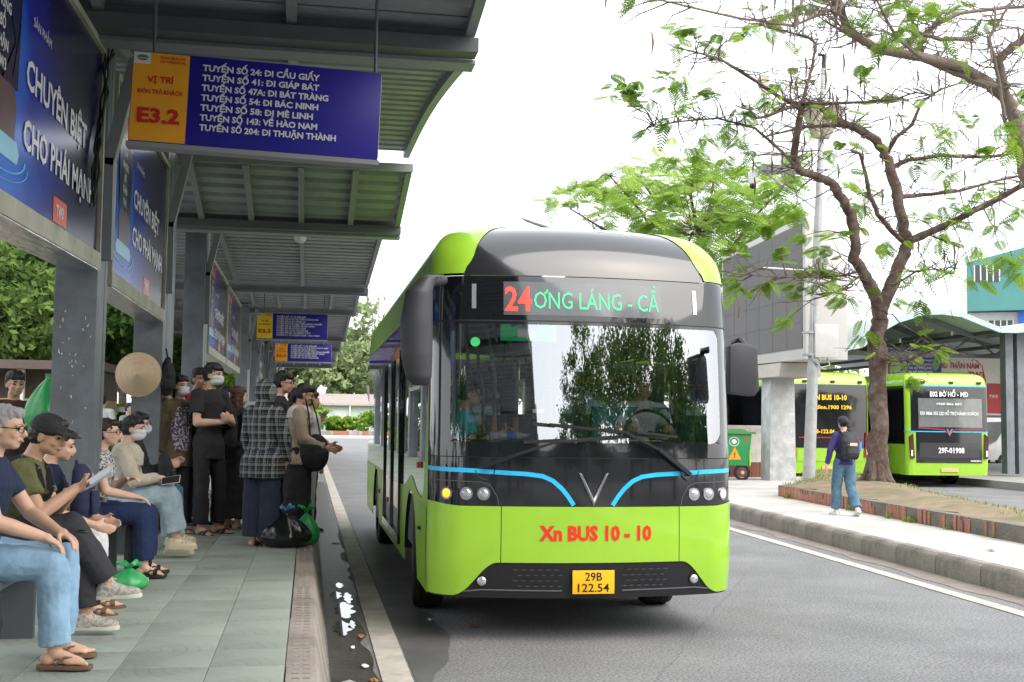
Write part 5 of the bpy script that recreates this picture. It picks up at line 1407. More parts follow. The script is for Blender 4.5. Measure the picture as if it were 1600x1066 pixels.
leafB = leaf_mat('dark_leaf', [(.020, .045, .014), (.045, .095, .025), (.085, .15, .035)], .25)
leafC = leaf_mat('mid_leaf', [(.05, .095, .03), (.11, .18, .05), (.19, .28, .08)], .3)
leafD = leaf_mat('hazy_leaf', [(.19, .25, .13), (.29, .36, .18), (.38, .44, .24)], .3)  # distance haze is mixed into this leaf colour
barkM = mat('bark', (0.085, 0.052, 0.040), 0.95, var=.3, scale=5, bump=1.0, bscale=14, stretch=(1, 1, .45), dirt=(0.24, 0.20, 0.17), dirt_amt=.7, dscale=4)
barkL = mat('bark_pale', (0.20, 0.155, 0.13), 0.95, var=.25, scale=6, bump=.8, bscale=20, dirt=(0.10, 0.075, 0.06), dirt_amt=.6, dscale=3)
def quads(name, Q, tint, m_, parent):
    """Q: (N,4,3) array of leaf quads, tint (N,)"""
    N_ = len(Q); me = bpy.data.meshes.new(name)
    me.vertices.add(N_ * 4); me.vertices.foreach_set('co', Q.reshape(-1).astype(np.float32))
    me.loops.add(N_ * 4); me.loops.foreach_set('vertex_index', np.arange(N_ * 4, dtype=np.int32))
    me.polygons.add(N_); me.polygons.foreach_set('loop_start', np.arange(0, N_ * 4, 4, dtype=np.int32))
    me.update(calc_edges=True)
    a = me.attributes.new('tint', 'FLOAT', 'FACE'); a.data.foreach_set('value', np.clip(tint, 0, 1).astype(np.float32))
    me.materials.append(m_)
    o = bpy.data.objects.new(name, me); col.objects.link(o)
    if parent: o.parent = parent; 
    o['kind'] = 'stuff'
    return o
NR_ = np.random.RandomState(12)
def nrm(a): return a / np.maximum(1e-9, np.linalg.norm(a, axis=-1, keepdims=True))
def fronds(base, d, L, npin=9, nleaf=5, rs=NR_, tint=.5):
    """twice-feathered leaf: returns quads (N,4,3) and tints"""
    d = nrm(np.array(d, float)); side = nrm(np.cross(d, [0, 0, 1.0]) + 1e-6); upv = np.cross(side, d)
    roll_ = rs.uniform(-.5, .5); side = side * math.cos(roll_) + upv * math.sin(roll_)
    t = np.linspace(.22, 1, npin); dr = rs.uniform(.18, .6)
    ax = np.array(base)[None] + d[None] * (t * L)[:, None] + np.array([0, 0, -1.0])[None] * (dr * L * t ** 2)[:, None]
    tang = nrm(d[None] + np.array([0, 0, -1.0])[None] * (2 * dr * t)[:, None])
    Q, T_ = [], []
    pl = L * .36 * np.sin(np.pi * (.16 + .80 * t)) ** .7
    for sg in (-1, 1):
        pd = nrm(side[None] * sg * 1.0 + tang * rs.uniform(.35, .6) + np.array([0, 0, -1.0])[None] * rs.uniform(.05, .35))
        lw = L * .050; s2 = nrm(np.cross(pd, np.cross(pd, tang)))     # across the pinna, in the leaf plane
        for k in range(nleaf):
            f0, f1 = k / nleaf, (k + 1.0) / nleaf
            w = lw * (1.0 if 0 < k < nleaf - 1 else .7)
            a = ax + pd * (pl * f0)[:, None]; b = ax + pd * (pl * f1)[:, None]
            q = np.stack([a - s2 * w * .45, b - s2 * w, b + s2 * w, a + s2 * w * .45], axis=1); Q.append(q)
            T_.append(np.full(len(q), tint) + rs.uniform(-.12, .12, len(q)))
    a, b = ax[:-1], ax[1:]; w = side * L * .004
    Q.append(np.stack([a - w, b - w, b + w, a + w], axis=1)); T_.append(np.full(len(a), .2))
    return np.concatenate(Q), np.concatenate(T_)
def limb_tree(name, label, limbs, clusters, bark, leaf, nf=(3, 6), rk=.85, L=(.35, .6), npin=9, nleaf=4, seed=2, origin=None, extra=0):
    rs = np.random.RandomState(seed); rr_ = random.Random(seed)
    o0 = V(limbs[0][0][:3]) if origin is None else V(origin)
    t = thing(name, label, 'tree', o0)
    allp = []
    for i, lb in enumerate(limbs):
        mb = MB(); pts = []; rad = []
        for (a, b) in zip(lb[:-1], lb[1:]):
            for k in range(4):
                f = k / 4; p = V(a[:3]).lerp(V(b[:3]), f); r = (a[3] + (b[3] - a[3]) * f) * (rk if i else .80)
                j = r * .22; pts.append(p - o0 + V((rr_.uniform(-j, j), rr_.uniform(-j, j), rr_.uniform(-j, j) * .5))); rad.append(r * rr_.uniform(.90, 1.12))
        pts.append(V(lb[-1][:3]) - o0); rad.append(lb[-1][3] * rk)
        if i == 0:      # root flare
            for k in range(7):
                a = k * 6.28 / 7 + rr_.uniform(-.3, .3); rl = rr_.uniform(.36, .62); c, s_ = math.cos(a), math.sin(a)
                mb.tube([V((c * .09, s_ * .09, .75)), V((c * .14, s_ * .14, .40)), V((c * .24, s_ * .24, .12)), V((c * rl, s_ * rl, -.04))], [.08, .10, .09, .03], 8)
            rad[0] *= 1.35; rad[1] *= 1.25; rad[2] *= 1.12
        mb.tube(pts, rad, 12 if lb[0][3] > .08 else 7)
        for _ in range(3 if lb[0][3] > .1 and i else 0):
            k = rr_.randrange(2, len(pts) - 2); mb.ell(pts[k] + V((rr_.uniform(-1, 1), rr_.uniform(-1, 1), 0)) * rad[k] * .6, (rad[k] * .8, rad[k] * .8, rad[k] * .9), nu=8, nv=6)
        mb.build('trunk' if i == 0 else 'branch', bark, t)
        allp += [(p, r) for p, r in zip(pts, rad) if i > 0]
    tw = MB(); Qs, Ts = [], []
    def add_fronds(c, tw_dir, n):
        for _ in range(n):
            a = rs.uniform(0, 6.28); d = np.array([math.cos(a), math.sin(a), rs.uniform(-.25, .45)]) + np.array(tw_dir) * .8
            q, tt = fronds(np.array(c) + rs.uniform(-.10, .10, 3), d, rs.uniform(*L), npin, nleaf, rs, tint=rs.uniform(.15, .95)); Qs.append(q); Ts.append(tt)
    for c in clusters:
        c = V(c) - o0; p, r = min(allp, key=lambda x: (x[0] - c).length + rr_.uniform(0, .5))
        mid = p.lerp(c, .5) + V((rr_.uniform(-.2, .2), rr_.uniform(-.2, .2), rr_.uniform(-.05, .25)))
        q1 = p.lerp(mid, .5) + V((rr_.uniform(-.08, .08), 0, rr_.uniform(-.08, .08))); q2 = mid.lerp(c, .5) + V((rr_.uniform(-.06, .06), 0, rr_.uniform(-.02, .1)))
        if (c - p).length < 4: tw.tube([p, q1, mid, q2, c], [.016, .013, .010, .008, .004], 5, cap=False)
        dd = (c - mid).normalized(); add_fronds(c, dd, rr_.randint(*nf)); add_fronds(q2, dd, 1)
    # bare twigs along the thinner limbs
    for _ in range(extra):
        p, r = rr_.choice(allp)
        if r > .09: continue
        a = rr_.uniform(0, 6.28); d = V((math.cos(a), math.sin(a) * .6, rr_.uniform(-.3, .8))).normalized(); l = rr_.uniform(.4, 1.3); pts = [p]; cur = p
        for k in range(5):
            d = (d + V((rr_.uniform(-.45, .45), rr_.uniform(-.4, .4), rr_.uniform(-.4, .4)))).normalized(); cur = cur + d * l / 5; pts.append(cur)
        tw.tube(pts, [.015, .011, .009, .007, .005, .003], 4, cap=False)
        for _k in range(2):
            s_ = rr_.choice(pts[1:5]); e_ = s_ + V((rr_.uniform(-.35, .35), rr_.uniform(-.2, .2), rr_.uniform(-.25, .35))); tw.tube([s_, s_.lerp(e_, .5) + V((rr_.uniform(-.05, .05), 0, rr_.uniform(-.05, .05))), e_], [.007, .005, .003], 4, cap=False)
        if rr_.random() < .16: add_fronds(cur, d, 1)
        if rr_.random() < .12:      # seed pod
            tw.tube([cur, cur + V((.02, 0, -.15)), cur + V((.0, 0, -.34))], [.012, .022, .008], 5)
    o = tw.build('twigs', bark, t); o['kind'] = 'stuff'
    quads('foliage', np.concatenate(Qs), np.concatenate(Ts), leaf, t)
    return t
def bush_crown(lobes, n, size, rs, shape=1.0, gap=.0):
    """leaf-sized quads spread through and over the lobes of a crown"""
    Q, T_ = [], []; vol = np.array([l[3] * l[4] * l[5] for l in lobes]) ** (2 / 3); cnt = (n * vol / vol.sum()).astype(int)
    for (cx, cy, cz, rx, ry, rz), k in zip(lobes, cnt):
        nc = max(4, k // 26); u = nrm(rs.normal(size=(nc, 3))); rad = rs.uniform(.55, 1.05, (nc, 1)) ** .6
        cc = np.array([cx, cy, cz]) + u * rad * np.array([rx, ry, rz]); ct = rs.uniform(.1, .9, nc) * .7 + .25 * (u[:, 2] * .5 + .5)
        idx = rs.randint(0, nc, k); spread = .16 * (rx + rz) / 2
        p = cc[idx] + rs.normal(size=(k, 3)) * spread * np.array([1, 1, .65])
        nn = nrm(rs.normal(size=(k, 3)) + np.array([0, -.2, .7])); a = nrm(np.cross(nn, rs.normal(size=(k, 3)))); b = np.cross(nn, a)
        s_ = size * rs.uniform(.6, 1.3, (k, 1)); a, b = a * s_, b * s_ * .5
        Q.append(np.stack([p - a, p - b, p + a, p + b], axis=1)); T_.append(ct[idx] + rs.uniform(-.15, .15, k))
    return np.concatenate(Q), np.concatenate(T_)
def broad_tree(x, y, h, r, label, m_, n=9000, size=.16, seed=1, trunk=.22, zc=.62, group=None, name='broadleaf_tree', z0=0, squash=.75, lean=0):
    rs = np.random.RandomState(seed); rr_ = random.Random(seed)
    t = thing(name, label, 'tree', (x, y, z0), 0, group)
    hz = h * zc; lobes = []
    k = 9
    for i in range(k):
        a = 6.28 * i / k + rr_.uniform(-.4, .4); d = r * rr_.uniform(.35, .68)
        lobes.append((d * math.cos(a), d * math.sin(a), hz + rr_.uniform(-.28, .25) * h * .5, r * rr_.uniform(.32, .52), r * rr_.uniform(.32, .52), r * rr_.uniform(.28, .45) * squash))
    lobes += [(0, 0, h - r * .35, r * .5, r * .5, r * .38), (0, 0, hz, r * .55, r * .55, r * .45)]
    tr = MB(); tr.tube([(0, 0, -.1), (.05 + lean * .3, 0, h * .2), (-.05 + lean * .7, .05, h * .4), (lean, 0, hz)], [trunk * 1.3, trunk, trunk * .85, trunk * .5], 10); tr.build('trunk', barkM, t)
    for i in range(7):
        l = lobes[i]; tb_ = MB(); s_ = V((lean * .6, 0, h * rr_.uniform(.28, .45))); e = V(l[:3])
        tb_.tube([s_, s_.lerp(e, .5) + V((0, 0, -.1 * h * rr_.random())), e], [trunk * .5, trunk * .32, trunk * .1], 7); tb_.build('branch', barkM, t)
    q, tt = bush_crown(lobes, n, size, rs); quads('crown', q, tt, m_, t)
    return t
def shrub(x, y, z, rx, ry, h, label, m_, n, size, seed, group=None, name='shrub'):
    rs = np.random.RandomState(seed); rr_ = random.Random(seed)
    t = thing(name, label, 'shrub', (x, y, z), 0, group); lobes = [(rr_.uniform(-.7, .7) * rx, rr_.uniform(-.6, .6) * ry, h * rr_.uniform(.3, .75), rx * .45, ry * .45, h * .4) for _ in range(7)]
    for k in range(3): MB().tube([(0, 0, 0), (rr_.uniform(-.3, .3) * rx, 0, h * .6)], [.03, .01], 5).build('stem', barkM, t)
    q, tt = bush_crown(lobes, n, size, rs); quads('foliage', q, tt, m_, t); return t
LIMBS_A=[[(11.26,21.6,0.55,0.26),(11.25,21.6,0.84,0.248),(11.26,21.6,1.41,0.237),(11.27,21.6,2.31,0.225),(11.26,21.6,3.34,0.213),(11.32,21.6,3.86,0.202),(11.38,21.6,4.07,0.19)],
[(11.35,21.6,4,0.15),(11.09,21.52,4.56,0.143),(10.85,21.43,4.87,0.137),(10.64,21.35,5.04,0.13),(10.67,21.27,5.36,0.123),(10.5,21.18,5.91,0.117),(10.28,21.1,6.21,0.11),(10.04,21.02,6.5,0.103),(9.67,20.93,6.59,0.097),(9.3,20.85,6.65,0.09),(9.13,20.77,6.91,0.083),(9.19,20.68,7.46,0.077),(9.22,20.6,7.82,0.07)],
[(9.22,20.6,7.82,0.05),(8.69,20.48,8,0.043),(8.06,20.36,8.3,0.036),(7.5,20.24,8.53,0.029),(7.08,20.12,8.59,0.022),(6.55,20,8.63,0.015)],
[(9.22,20.6,7.88,0.045),(9.4,20.7,8.36,0.04),(9.55,20.8,8.78,0.035),(9.67,20.9,9.23,0.03),(9.54,21,9.39,0.025),(9.15,21.1,9.5,0.02),(8.66,21.2,9.62,0.015)],
[(9.19,20.6,7.94,0.04),(9.63,20.4,7.89,0.034),(10.32,20.2,7.9,0.029),(10.87,20,7.94,0.023),(11.15,19.8,8.03,0.018),(11.43,19.6,7.93,0.012)],
[(9.19,20.6,7.88,0.05),(8.76,20.36,7.72,0.043),(8.34,20.12,7.49,0.036),(8.02,19.88,7.37,0.029),(7.77,19.64,7.45,0.022),(7.43,19.4,7.44,0.015)],
[(9.12,20.6,6.66,0.04),(8.87,20.78,7.02,0.034),(8.42,20.96,7.48,0.029),(7.71,21.14,7.68,0.023),(6.98,21.32,7.62,0.018),(6.39,21.5,7.5,0.012)],
[(11.38,21.6,4.02,0.17),(11.67,21.67,4.67,0.161),(11.92,21.75,5.21,0.152),(12.08,21.82,5.43,0.143),(12.04,21.89,5.91,0.134),(11.89,21.96,6.72,0.125),(11.79,22.04,7.27,0.115),(11.57,22.11,7.68,0.106),(11.18,22.18,7.95,0.097),(10.86,22.25,8.05,0.088),(10.46,22.33,8.36,0.079),(10.43,22.4,8.58,0.07)],
[(11.29,22.4,8.01,0.06),(10.83,22.5,8.07,0.05),(10.26,22.6,8.03,0.04),(9.84,22.7,7.94,0.03),(9.31,22.8,7.79,0.02)],
[(11.83,22.2,7.45,0.06),(11.96,22.02,7.75,0.052),(12.22,21.84,7.99,0.044),(12.34,21.66,8.43,0.036),(12.67,21.48,8.67,0.028),(13,21.3,8.77,0.02)],
[(12.04,21.8,5.47,0.07),(11.67,21.67,5.69,0.063),(11.28,21.53,6.01,0.057),(11.02,21.4,6.43,0.05),(10.85,21.27,6.89,0.043),(10.69,21.13,7.14,0.037),(10.44,21,7.16,0.03)],
[(12.02,21.7,5.5,0.1),(12.48,21.46,5.72,0.09),(13.05,21.22,6.03,0.08),(13.61,20.98,6.34,0.07),(14.03,20.74,6.6,0.06),(14.72,20.5,7.02,0.05)],
[(11.85,22.1,7.13,0.06),(12.22,21.98,7.28,0.054),(12.88,21.87,7.39,0.048),(13.69,21.75,7.37,0.042),(14.2,21.63,7.4,0.037),(14.57,21.52,7.64,0.031),(15.08,21.4,7.78,0.025)],
[(12.01,22,6.49,0.06),(12.63,22.2,6.6,0.05),(13.63,22.4,6.78,0.04),(14.67,22.6,7.1,0.03),(15.74,22.8,7.36,0.02)],
[(10.76,21.4,4.8,0.03),(10.2,21.1,4.65,0.025),(9.4,20.8,4.56,0.019),(8.49,20.5,4.52,0.013),(7.74,20.2,4.5,0.008)],
[(10.83,21.4,4.74,0.03),(10.39,21.2,4.44,0.023),(9.88,21,4.25,0.015),(9.42,20.8,4.26,0.008)],
[(11.24,21.5,3.08,0.03),(11.39,21.07,3,0.023),(11.56,20.63,3.04,0.015),(11.65,20.2,3.17,0.008)],
[(11.55,21.6,4.52,0.03),(11.86,21.13,4.8,0.023),(12.01,20.67,4.81,0.015),(12.13,20.2,4.66,0.008)],
]
LIMBS_B=[[(13.61,17.5,-0.32,0.28),(13.6,17.5,1.4,0.26),(13.51,17.5,2.92,0.24),(13.24,17.5,4.23,0.22),(12.9,17.5,5.09,0.2)],
[(12.9,17.5,5.09,0.19),(12.32,17.52,5.62,0.176),(11.92,17.54,5.99,0.162),(11.85,17.56,6.43,0.148),(11.73,17.58,7.04,0.134),(11.6,17.6,7.37,0.12)],
[(11.59,17.6,7.32,0.11),(11.45,17.48,7.55,0.1),(11.31,17.36,7.89,0.09),(11.47,17.24,8.09,0.08),(11.63,17.12,8.22,0.07),(12.03,17,8.65,0.06)],
[(11.59,17.6,7.32,0.12),(11.22,17.51,7.55,0.113),(10.64,17.42,7.76,0.107),(10.06,17.33,7.83,0.1),(9.38,17.24,7.86,0.093),(8.99,17.16,7.88,0.087),(8.67,17.07,7.99,0.08),(8.4,16.98,8.05,0.073),(8.2,16.89,8.53,0.067),(8.05,16.8,8.9,0.06)],
[(11.32,17.4,7.41,0.08),(10.89,17.46,7.57,0.074),(10.35,17.52,7.77,0.068),(10.06,17.59,7.93,0.061),(10.04,17.65,8.17,0.055),(10.35,17.71,8.55,0.049),(10.87,17.77,8.83,0.042),(11.76,17.84,9.02,0.036),(12.67,17.9,9.13,0.03)],
[(8.59,16.9,7.93,0.04),(8.23,16.77,7.97,0.034),(8.03,16.65,7.99,0.028),(8,16.52,8.23,0.021),(7.86,16.4,8.42,0.015)],
[(9.7,17,7.72,0.04),(9.11,16.73,7.91,0.032),(8.75,16.47,8.21,0.023),(8.4,16.2,8.49,0.015)],
[(10.74,17.2,8.18,0.05),(10.25,17.35,8.18,0.043),(9.87,17.5,8.33,0.035),(9.84,17.65,8.82,0.028),(10.17,17.8,9.24,0.02)],
[(11.81,17.5,6.42,0.05),(11.41,17.36,6.86,0.044),(11.21,17.22,7.57,0.038),(10.96,17.08,8.16,0.032),(11.16,16.94,8.56,0.026),(11.31,16.8,8.85,0.02)],
[(7.96,16.4,8.23,0.03),(7.17,16.28,7.82,0.026),(6.29,16.16,7.82,0.022),(5.45,16.04,7.89,0.018),(4.72,15.92,7.95,0.014),(4.2,15.8,8.01,0.01)],
]
CL_A=[(6.18,21.94,8.38),(5.57,20.90,7.99),(6.39,21.51,8.02),(6.52,20.09,8.72),(6.97,20.34,8.96),(6.84,21.70,8.62),(7.38,22.14,9.85),(7.56,20.75,9.01),(6.57,20.08,8.06),(6.92,20.56,7.67),(7.48,20.87,8.03),(6.71,20.88,7.49),(7.91,21.35,7.55),(7.94,20.72,7.21),(6.40,21.55,7.45),(6.37,21.89,8.25),(9.08,21.88,9.89),(9.45,21.78,10.15),(9.70,21.40,10.17),(8.16,20.63,9.33),(7.75,22.02,7.52),(7.16,20.69,6.85),(8.18,22.06,7.15),(6.90,21.07,6.80),(8.24,21.51,5.10),(7.86,21.20,4.61),(8.46,21.57,4.80),(8.56,20.82,4.46),(8.19,21.39,4.39),(9.56,21.77,4.61),(8.97,20.87,4.98),(10.03,21.44,5.16),(9.67,21.10,4.78),(10.22,21.13,5.44),(9.98,20.92,4.52),(10.44,21.31,4.33),(9.67,21.70,4.41),(8.20,20.42,6.72),(8.62,20.35,6.11),(10.50,21.98,7.32),(9.92,20.21,6.27),(11.03,21.90,6.27),(11.27,21.82,6.53),(11.67,20.52,5.79),(12.66,21.53,5.61),(12.53,20.61,5.71),(13.88,22.12,5.54),(13.28,20.47,5.78),(13.56,20.28,5.95),(11.94,20.09,4.73),(13.48,21.72,4.87),(11.51,20.51,4.77),(11.76,20.75,3.24),(12.23,22.34,3.15),(12.69,21.77,3.26),(12.12,21.77,2.72),(14.00,21.38,5.24),(14.38,21.54,5.01),(12.73,20.03,6.31),(13.07,21.95,7.05),(12.65,20.79,6.13),(12.40,22.05,7.31),(12.24,20.99,7.71),(13.83,22.19,8.24),(13.34,20.00,7.53),(15.00,22.35,8.92),(12.87,20.23,7.05),(11.23,21.23,5.37),(12.00,21.16,4.23),(12.03,22.37,4.36),(9.55,21.72,6.03),(9.26,22.36,5.87),(9.95,22.17,5.60),(8.19,21.02,7.74),(8.44,20.35,7.95),(10.40,20.35,8.45),(11.51,21.70,8.39),(9.64,22.28,3.88),(10.99,21.60,3.60),]
CL_B=[(9.31,16.69,8.33),(9.36,17.19,8.62),(9.89,17.31,8.49),(9.65,16.51,8.34),(10.63,17.39,8.85),(8.71,16.40,7.77),(8.85,16.06,7.87),(10.84,16.13,7.58),(11.04,16.98,6.63),(11.54,17.39,6.60),(11.09,16.45,6.60),(8.37,16.79,8.30),(7.66,17.39,8.45),(4.70,16.53,8.07),(10.05,17.04,6.43),(10.37,17.21,6.70),(11.29,16.81,4.49),(8.50,16.42,8.07),(9.81,17.39,8.23),(10.99,17.40,8.49),]
CL_C=[(8.8,34.8,8.3),(13.2,41.7,10.8),(9.9,34.8,7.5),(16.7,38.4,10.5),(14.3,41.5,11.2),(17.2,38.9,10.7),(14.5,41.7,9.6),(15.0,35.0,10.1),(15.7,41.8,9.3),(16.9,42.0,8.2),(12.7,35.1,8.3),(14.5,39.3,9.1),(15.6,41.9,7.8),(10.3,41.4,9.9),(13.8,36.8,10.4),(15.1,41.6,10.1),(12.3,39.0,11.0),(11.2,36.6,9.1),(15.7,35.8,7.7),(16.7,41.0,7.5),(17.8,40.2,9.5),(15.0,37.7,10.7),(8.6,38.7,9.7),(15.4,40.7,10.1),(13.8,36.0,6.5),(14.9,40.4,9.8),(15.9,39.1,10.5),(17.3,41.5,7.8),(16.8,38.0,11.1),(13.3,37.1,8.7),(14.8,35.9,7.9),(14.4,37.2,7.9),(17.1,39.7,9.4),(14.7,41.7,10.8),(17.5,42.0,9.5),(15.9,35.7,6.5),(17.0,41.9,7.9),(11.2,34.6,9.5),(10.9,40.6,10.3),(15.3,35.6,6.6),(16.9,38.5,10.4),(16.8,40.0,7.6),(10.8,41.3,11.1),(9.9,38.8,8.6),(14.1,35.7,6.7),(13.1,34.3,9.0),(12.1,37.8,9.3),(16.3,39.6,9.4),(17.6,41.0,9.8),(15.2,40.8,7.1),(13.4,34.6,7.0),(14.8,35.4,7.7),(17.3,39.1,8.5),(13.7,39.8,10.6),(9.2,35.3,7.2),(15.6,38.9,9.6),(14.4,34.8,7.1),(13.4,35.7,9.0),(12.6,37.9,8.6),(16.7,38.0,9.6),(15.4,36.4,9.1),(11.5,36.5,8.1),(13.8,41.7,10.9),(15.1,39.3,8.7),(8.8,38.0,9.6),(10.3,38.2,8.1),(15.0,38.7,8.5),(11.8,36.2,7.9),(13.5,35.7,9.4),(12.5,40.6,11.0),(13.2,41.6,9.6),(15.6,41.6,11.4),(10.3,39.9,10.5),(10.6,35.4,8.4),(13.4,34.3,8.5),(13.7,38.5,9.1),(13.2,41.2,9.0),(11.1,37.9,8.6),(14.8,34.6,8.2),(13.8,34.8,8.1),(15.9,39.5,11.0),(13.5,39.5,10.3),(15.9,40.1,8.1),(15.0,37.3,8.5),(15.2,36.0,8.7),(13.6,41.4,9.4),(13.4,37.9,8.0),(14.6,35.7,7.7),(15.3,36.0,9.8),(14.4,35.5,7.1),(15.4,38.0,7.8),(13.9,38.3,8.9),(14.1,34.8,9.5),(17.4,40.5,8.8),(13.6,36.5,8.5),(9.9,36.8,8.8),(10.9,35.2,8.2),(14.0,41.8,10.5),(13.1,34.6,7.4),(16.3,39.7,7.4),(12.2,38.6,8.1),(9.4,35.6,7.5),(15.6,38.5,9.9),(11.2,37.5,8.2),(18.1,41.4,7.6),(18.2,40.8,7.3),(10.3,36.1,7.3),(9.4,36.4,8.0),(10.4,37.6,10.2),(11.6,38.8,10.2),(16.7,41.4,7.3),(11.6,34.8,9.3),(17.2,41.5,9.6),(14.6,38.3,9.4),(10.5,37.6,9.9),(14.8,34.3,8.4),(14.7,37.6,9.8),(15.2,41.0,9.4),(13.8,39.2,8.7),(12.5,40.6,10.1),(15.5,37.2,8.5),(10.9,39.7,9.6),(13.1,37.0,10.2),(15.5,41.5,10.1),(14.4,35.0,7.7),(12.1,37.5,8.3),(9.5,38.7,10.0),(12.9,35.9,7.6),(14.2,36.5,9.7),(13.0,40.3,9.8),(11.8,39.1,8.8),(16.0,37.6,10.7),(13.2,41.3,10.5),(11.0,36.9,9.9),(15.1,39.8,7.8),(15.0,38.6,10.6),(16.4,37.3,8.1),(11.8,36.6,8.9),(17.6,40.9,9.2),(13.3,34.6,8.2),(15.3,36.3,9.9),(14.0,34.1,9.5),(11.8,42.0,11.5),(12.7,34.1,7.5),(9.7,35.9,7.4),(9.8,34.9,8.7),(7.5,35.5,8.8),(10.8,39.3,9.9),(14.9,34.9,8.2),(11.6,36.9,9.5),(13.7,35.3,9.1),(10.1,39.2,9.0),(16.1,36.3,8.5),(15.8,39.2,9.8),(9.8,36.1,9.2),(16.9,39.7,10.7),(16.1,40.4,8.5),(11.7,37.4,8.3),(10.5,38.8,9.7),(14.2,37.2,8.8),(14.8,40.9,9.6),(10.9,35.9,8.1),(11.4,37.5,10.0),(11.2,40.1,10.1),(9.5,34.1,9.3),(13.0,34.9,7.6),(17.9,40.5,9.7),(12.5,35.0,7.7),(17.0,39.2,8.4),(12.9,40.2,10.5),(12.9,39.0,10.1),(13.0,40.4,8.2),(12.6,38.7,9.8),(14.7,34.1,6.8),(10.7,36.1,8.2),(18.0,41.8,9.1),(12.1,40.0,8.2),(12.0,36.3,9.3),(11.7,38.6,8.2),(9.0,37.1,9.6),(11.1,38.9,10.6),(15.6,38.2,7.4),(17.1,38.7,11.2),(9.9,38.9,9.9),(15.6,39.2,8.2),(17.7,39.8,9.4),(12.0,40.0,11.2),(17.2,41.9,9.6),(15.2,40.3,9.5),(16.4,37.2,7.8),(14.5,42.0,11.2),(11.7,34.9,8.3),(14.2,40.9,8.4),(9.3,40.8,9.6),(10.5,34.5,9.5),(12.5,35.9,7.6),(11.3,39.1,8.1),(14.1,37.0,8.9),(15.4,37.5,7.5),(14.9,41.2,9.8),(12.9,36.4,10.0),(17.6,40.3,8.4),(12.1,34.9,9.9),(14.0,37.3,10.6),(13.0,34.3,8.3),(15.0,42.0,9.2),(11.1,36.6,8.7),(13.3,34.0,8.2),(13.2,37.4,9.5),(17.4,41.8,7.7),]
limb_tree('flame_tree', 'brown flame tree rising from the planter on the right with feathery bright green leaves', LIMBS_A, CL_A, barkM, leafA, nf=(5, 9), L=(.22, .46), npin=10, nleaf=5, seed=3, extra=520)
limb_tree('flame_tree', 'flame tree beyond the right edge whose thick pale branch crosses the top right corner', LIMBS_B, CL_B, barkL, leafA, nf=(4, 7), L=(.22, .40), npin=10, seed=6, extra=300)
# spreading tree behind the buses
def mk_limbs(ox, oy, oz, ends, r0_, z1, seed, r1=.03):
    rr_ = random.Random(seed); tr = [(ox, oy, oz, r0_), (ox + .1, oy, oz + (z1 - oz) * .5, r0_ * .85), (ox, oy, z1, r0_ * .75)]; out = [tr]
    for e in ends:
        a = V((ox, oy, z1 - rr_.uniform(0, .5))); b = V(e); m1 = a.lerp(b, .35) + V((rr_.uniform(-.3, .3), 0, .5)); m2 = a.lerp(b, .7) + V((rr_.uniform(-.3, .3), 0, .45))
        out.append([(a[0], a[1], a[2], r0_ * .5), (m1[0], m1[1], m1[2], r0_ * .36), (m2[0], m2[1], m2[2], r0_ * .2), (b[0], b[1], b[2], r1)])
    return out
limb_tree('flame_tree', 'wide pale green flame tree standing behind the buses and the big dark screen', mk_limbs(13.6, 39.5, 0, [(8.6, 38, 9.0), (10, 38, 10.2), (11.4, 40, 10.9), (12.8, 37, 11), (14.5, 40, 11), (16.4, 38, 10.2), (10.5, 41, 8.4), (16, 41, 8.5), (12.5, 36.5, 8.2)], .3, 5.2, 5), CL_C, barkM, leafE, nf=(4, 7), L=(.5, .95), npin=9, nleaf=3, seed=9, extra=90)
# leafy background on the left, seen between the columns
TG = 'trees beyond the left side of the shelter'
for (x, y, h, r, m_, n, sz, sd, lb) in ((-9.6, 33, 7.2, 3.3, leafC, 15000, .13, 1, 'yellow-green tree at the far left edge behind the shelter'), (-7.4, 37, 8.0, 3.0, leafB, 16000, .13, 2, 'dark bushy tree left of the nearest grey column'),
                                       (-10.2, 28, 4.4, 2.1, leafA, 9000, .11, 3, 'low bright green tree at the left edge above the yellow wall'), (-5.6, 42, 6.6, 2.6, leafC, 11000, .13, 4, 'bright green tree seen between the first two columns'),
                                       (-9.4, 27.5, 4.0, 1.5, leafC, 7000, .10, 9, 'small yellow-green tree in front of the yellow house'), (-12.5, 44, 10.5, 4.5, leafB, 13000, .17, 5, 'tall dark tree farthest left behind the others'), (-7.0, 52, 7.5, 3.2, leafC, 9000, .15, 6, 'green tree farther back between the second and third columns'),
                                       (-4.6, 62, 7.2, 2.8, leafA, 9000, .15, 7, 'bright tree just left of the far row of columns'), (-9.5, 62, 10, 4.2, leafB, 9000, .2, 8, 'tall dark tree behind the second column')):
    broad_tree(x, y, h, r, lb, m_, n, sz, sd, group=TG, lean=.5 if sd == 2 else 0)
for i, (x, y, w, h) in enumerate(((-4.6, 36, 1.5, 1.9), (-6.0, 31, 1.3, 1.7), (-3.2, 50, 1.4, 2.2))):
    shrub(x, y, 0, w, w, h, ('bright shrub behind the second grey column', 'bright shrub between the first two columns', 'shrub beside the far columns')[i], leafA, 4200, .09, 20 + i, 'shrubs left of the platform')
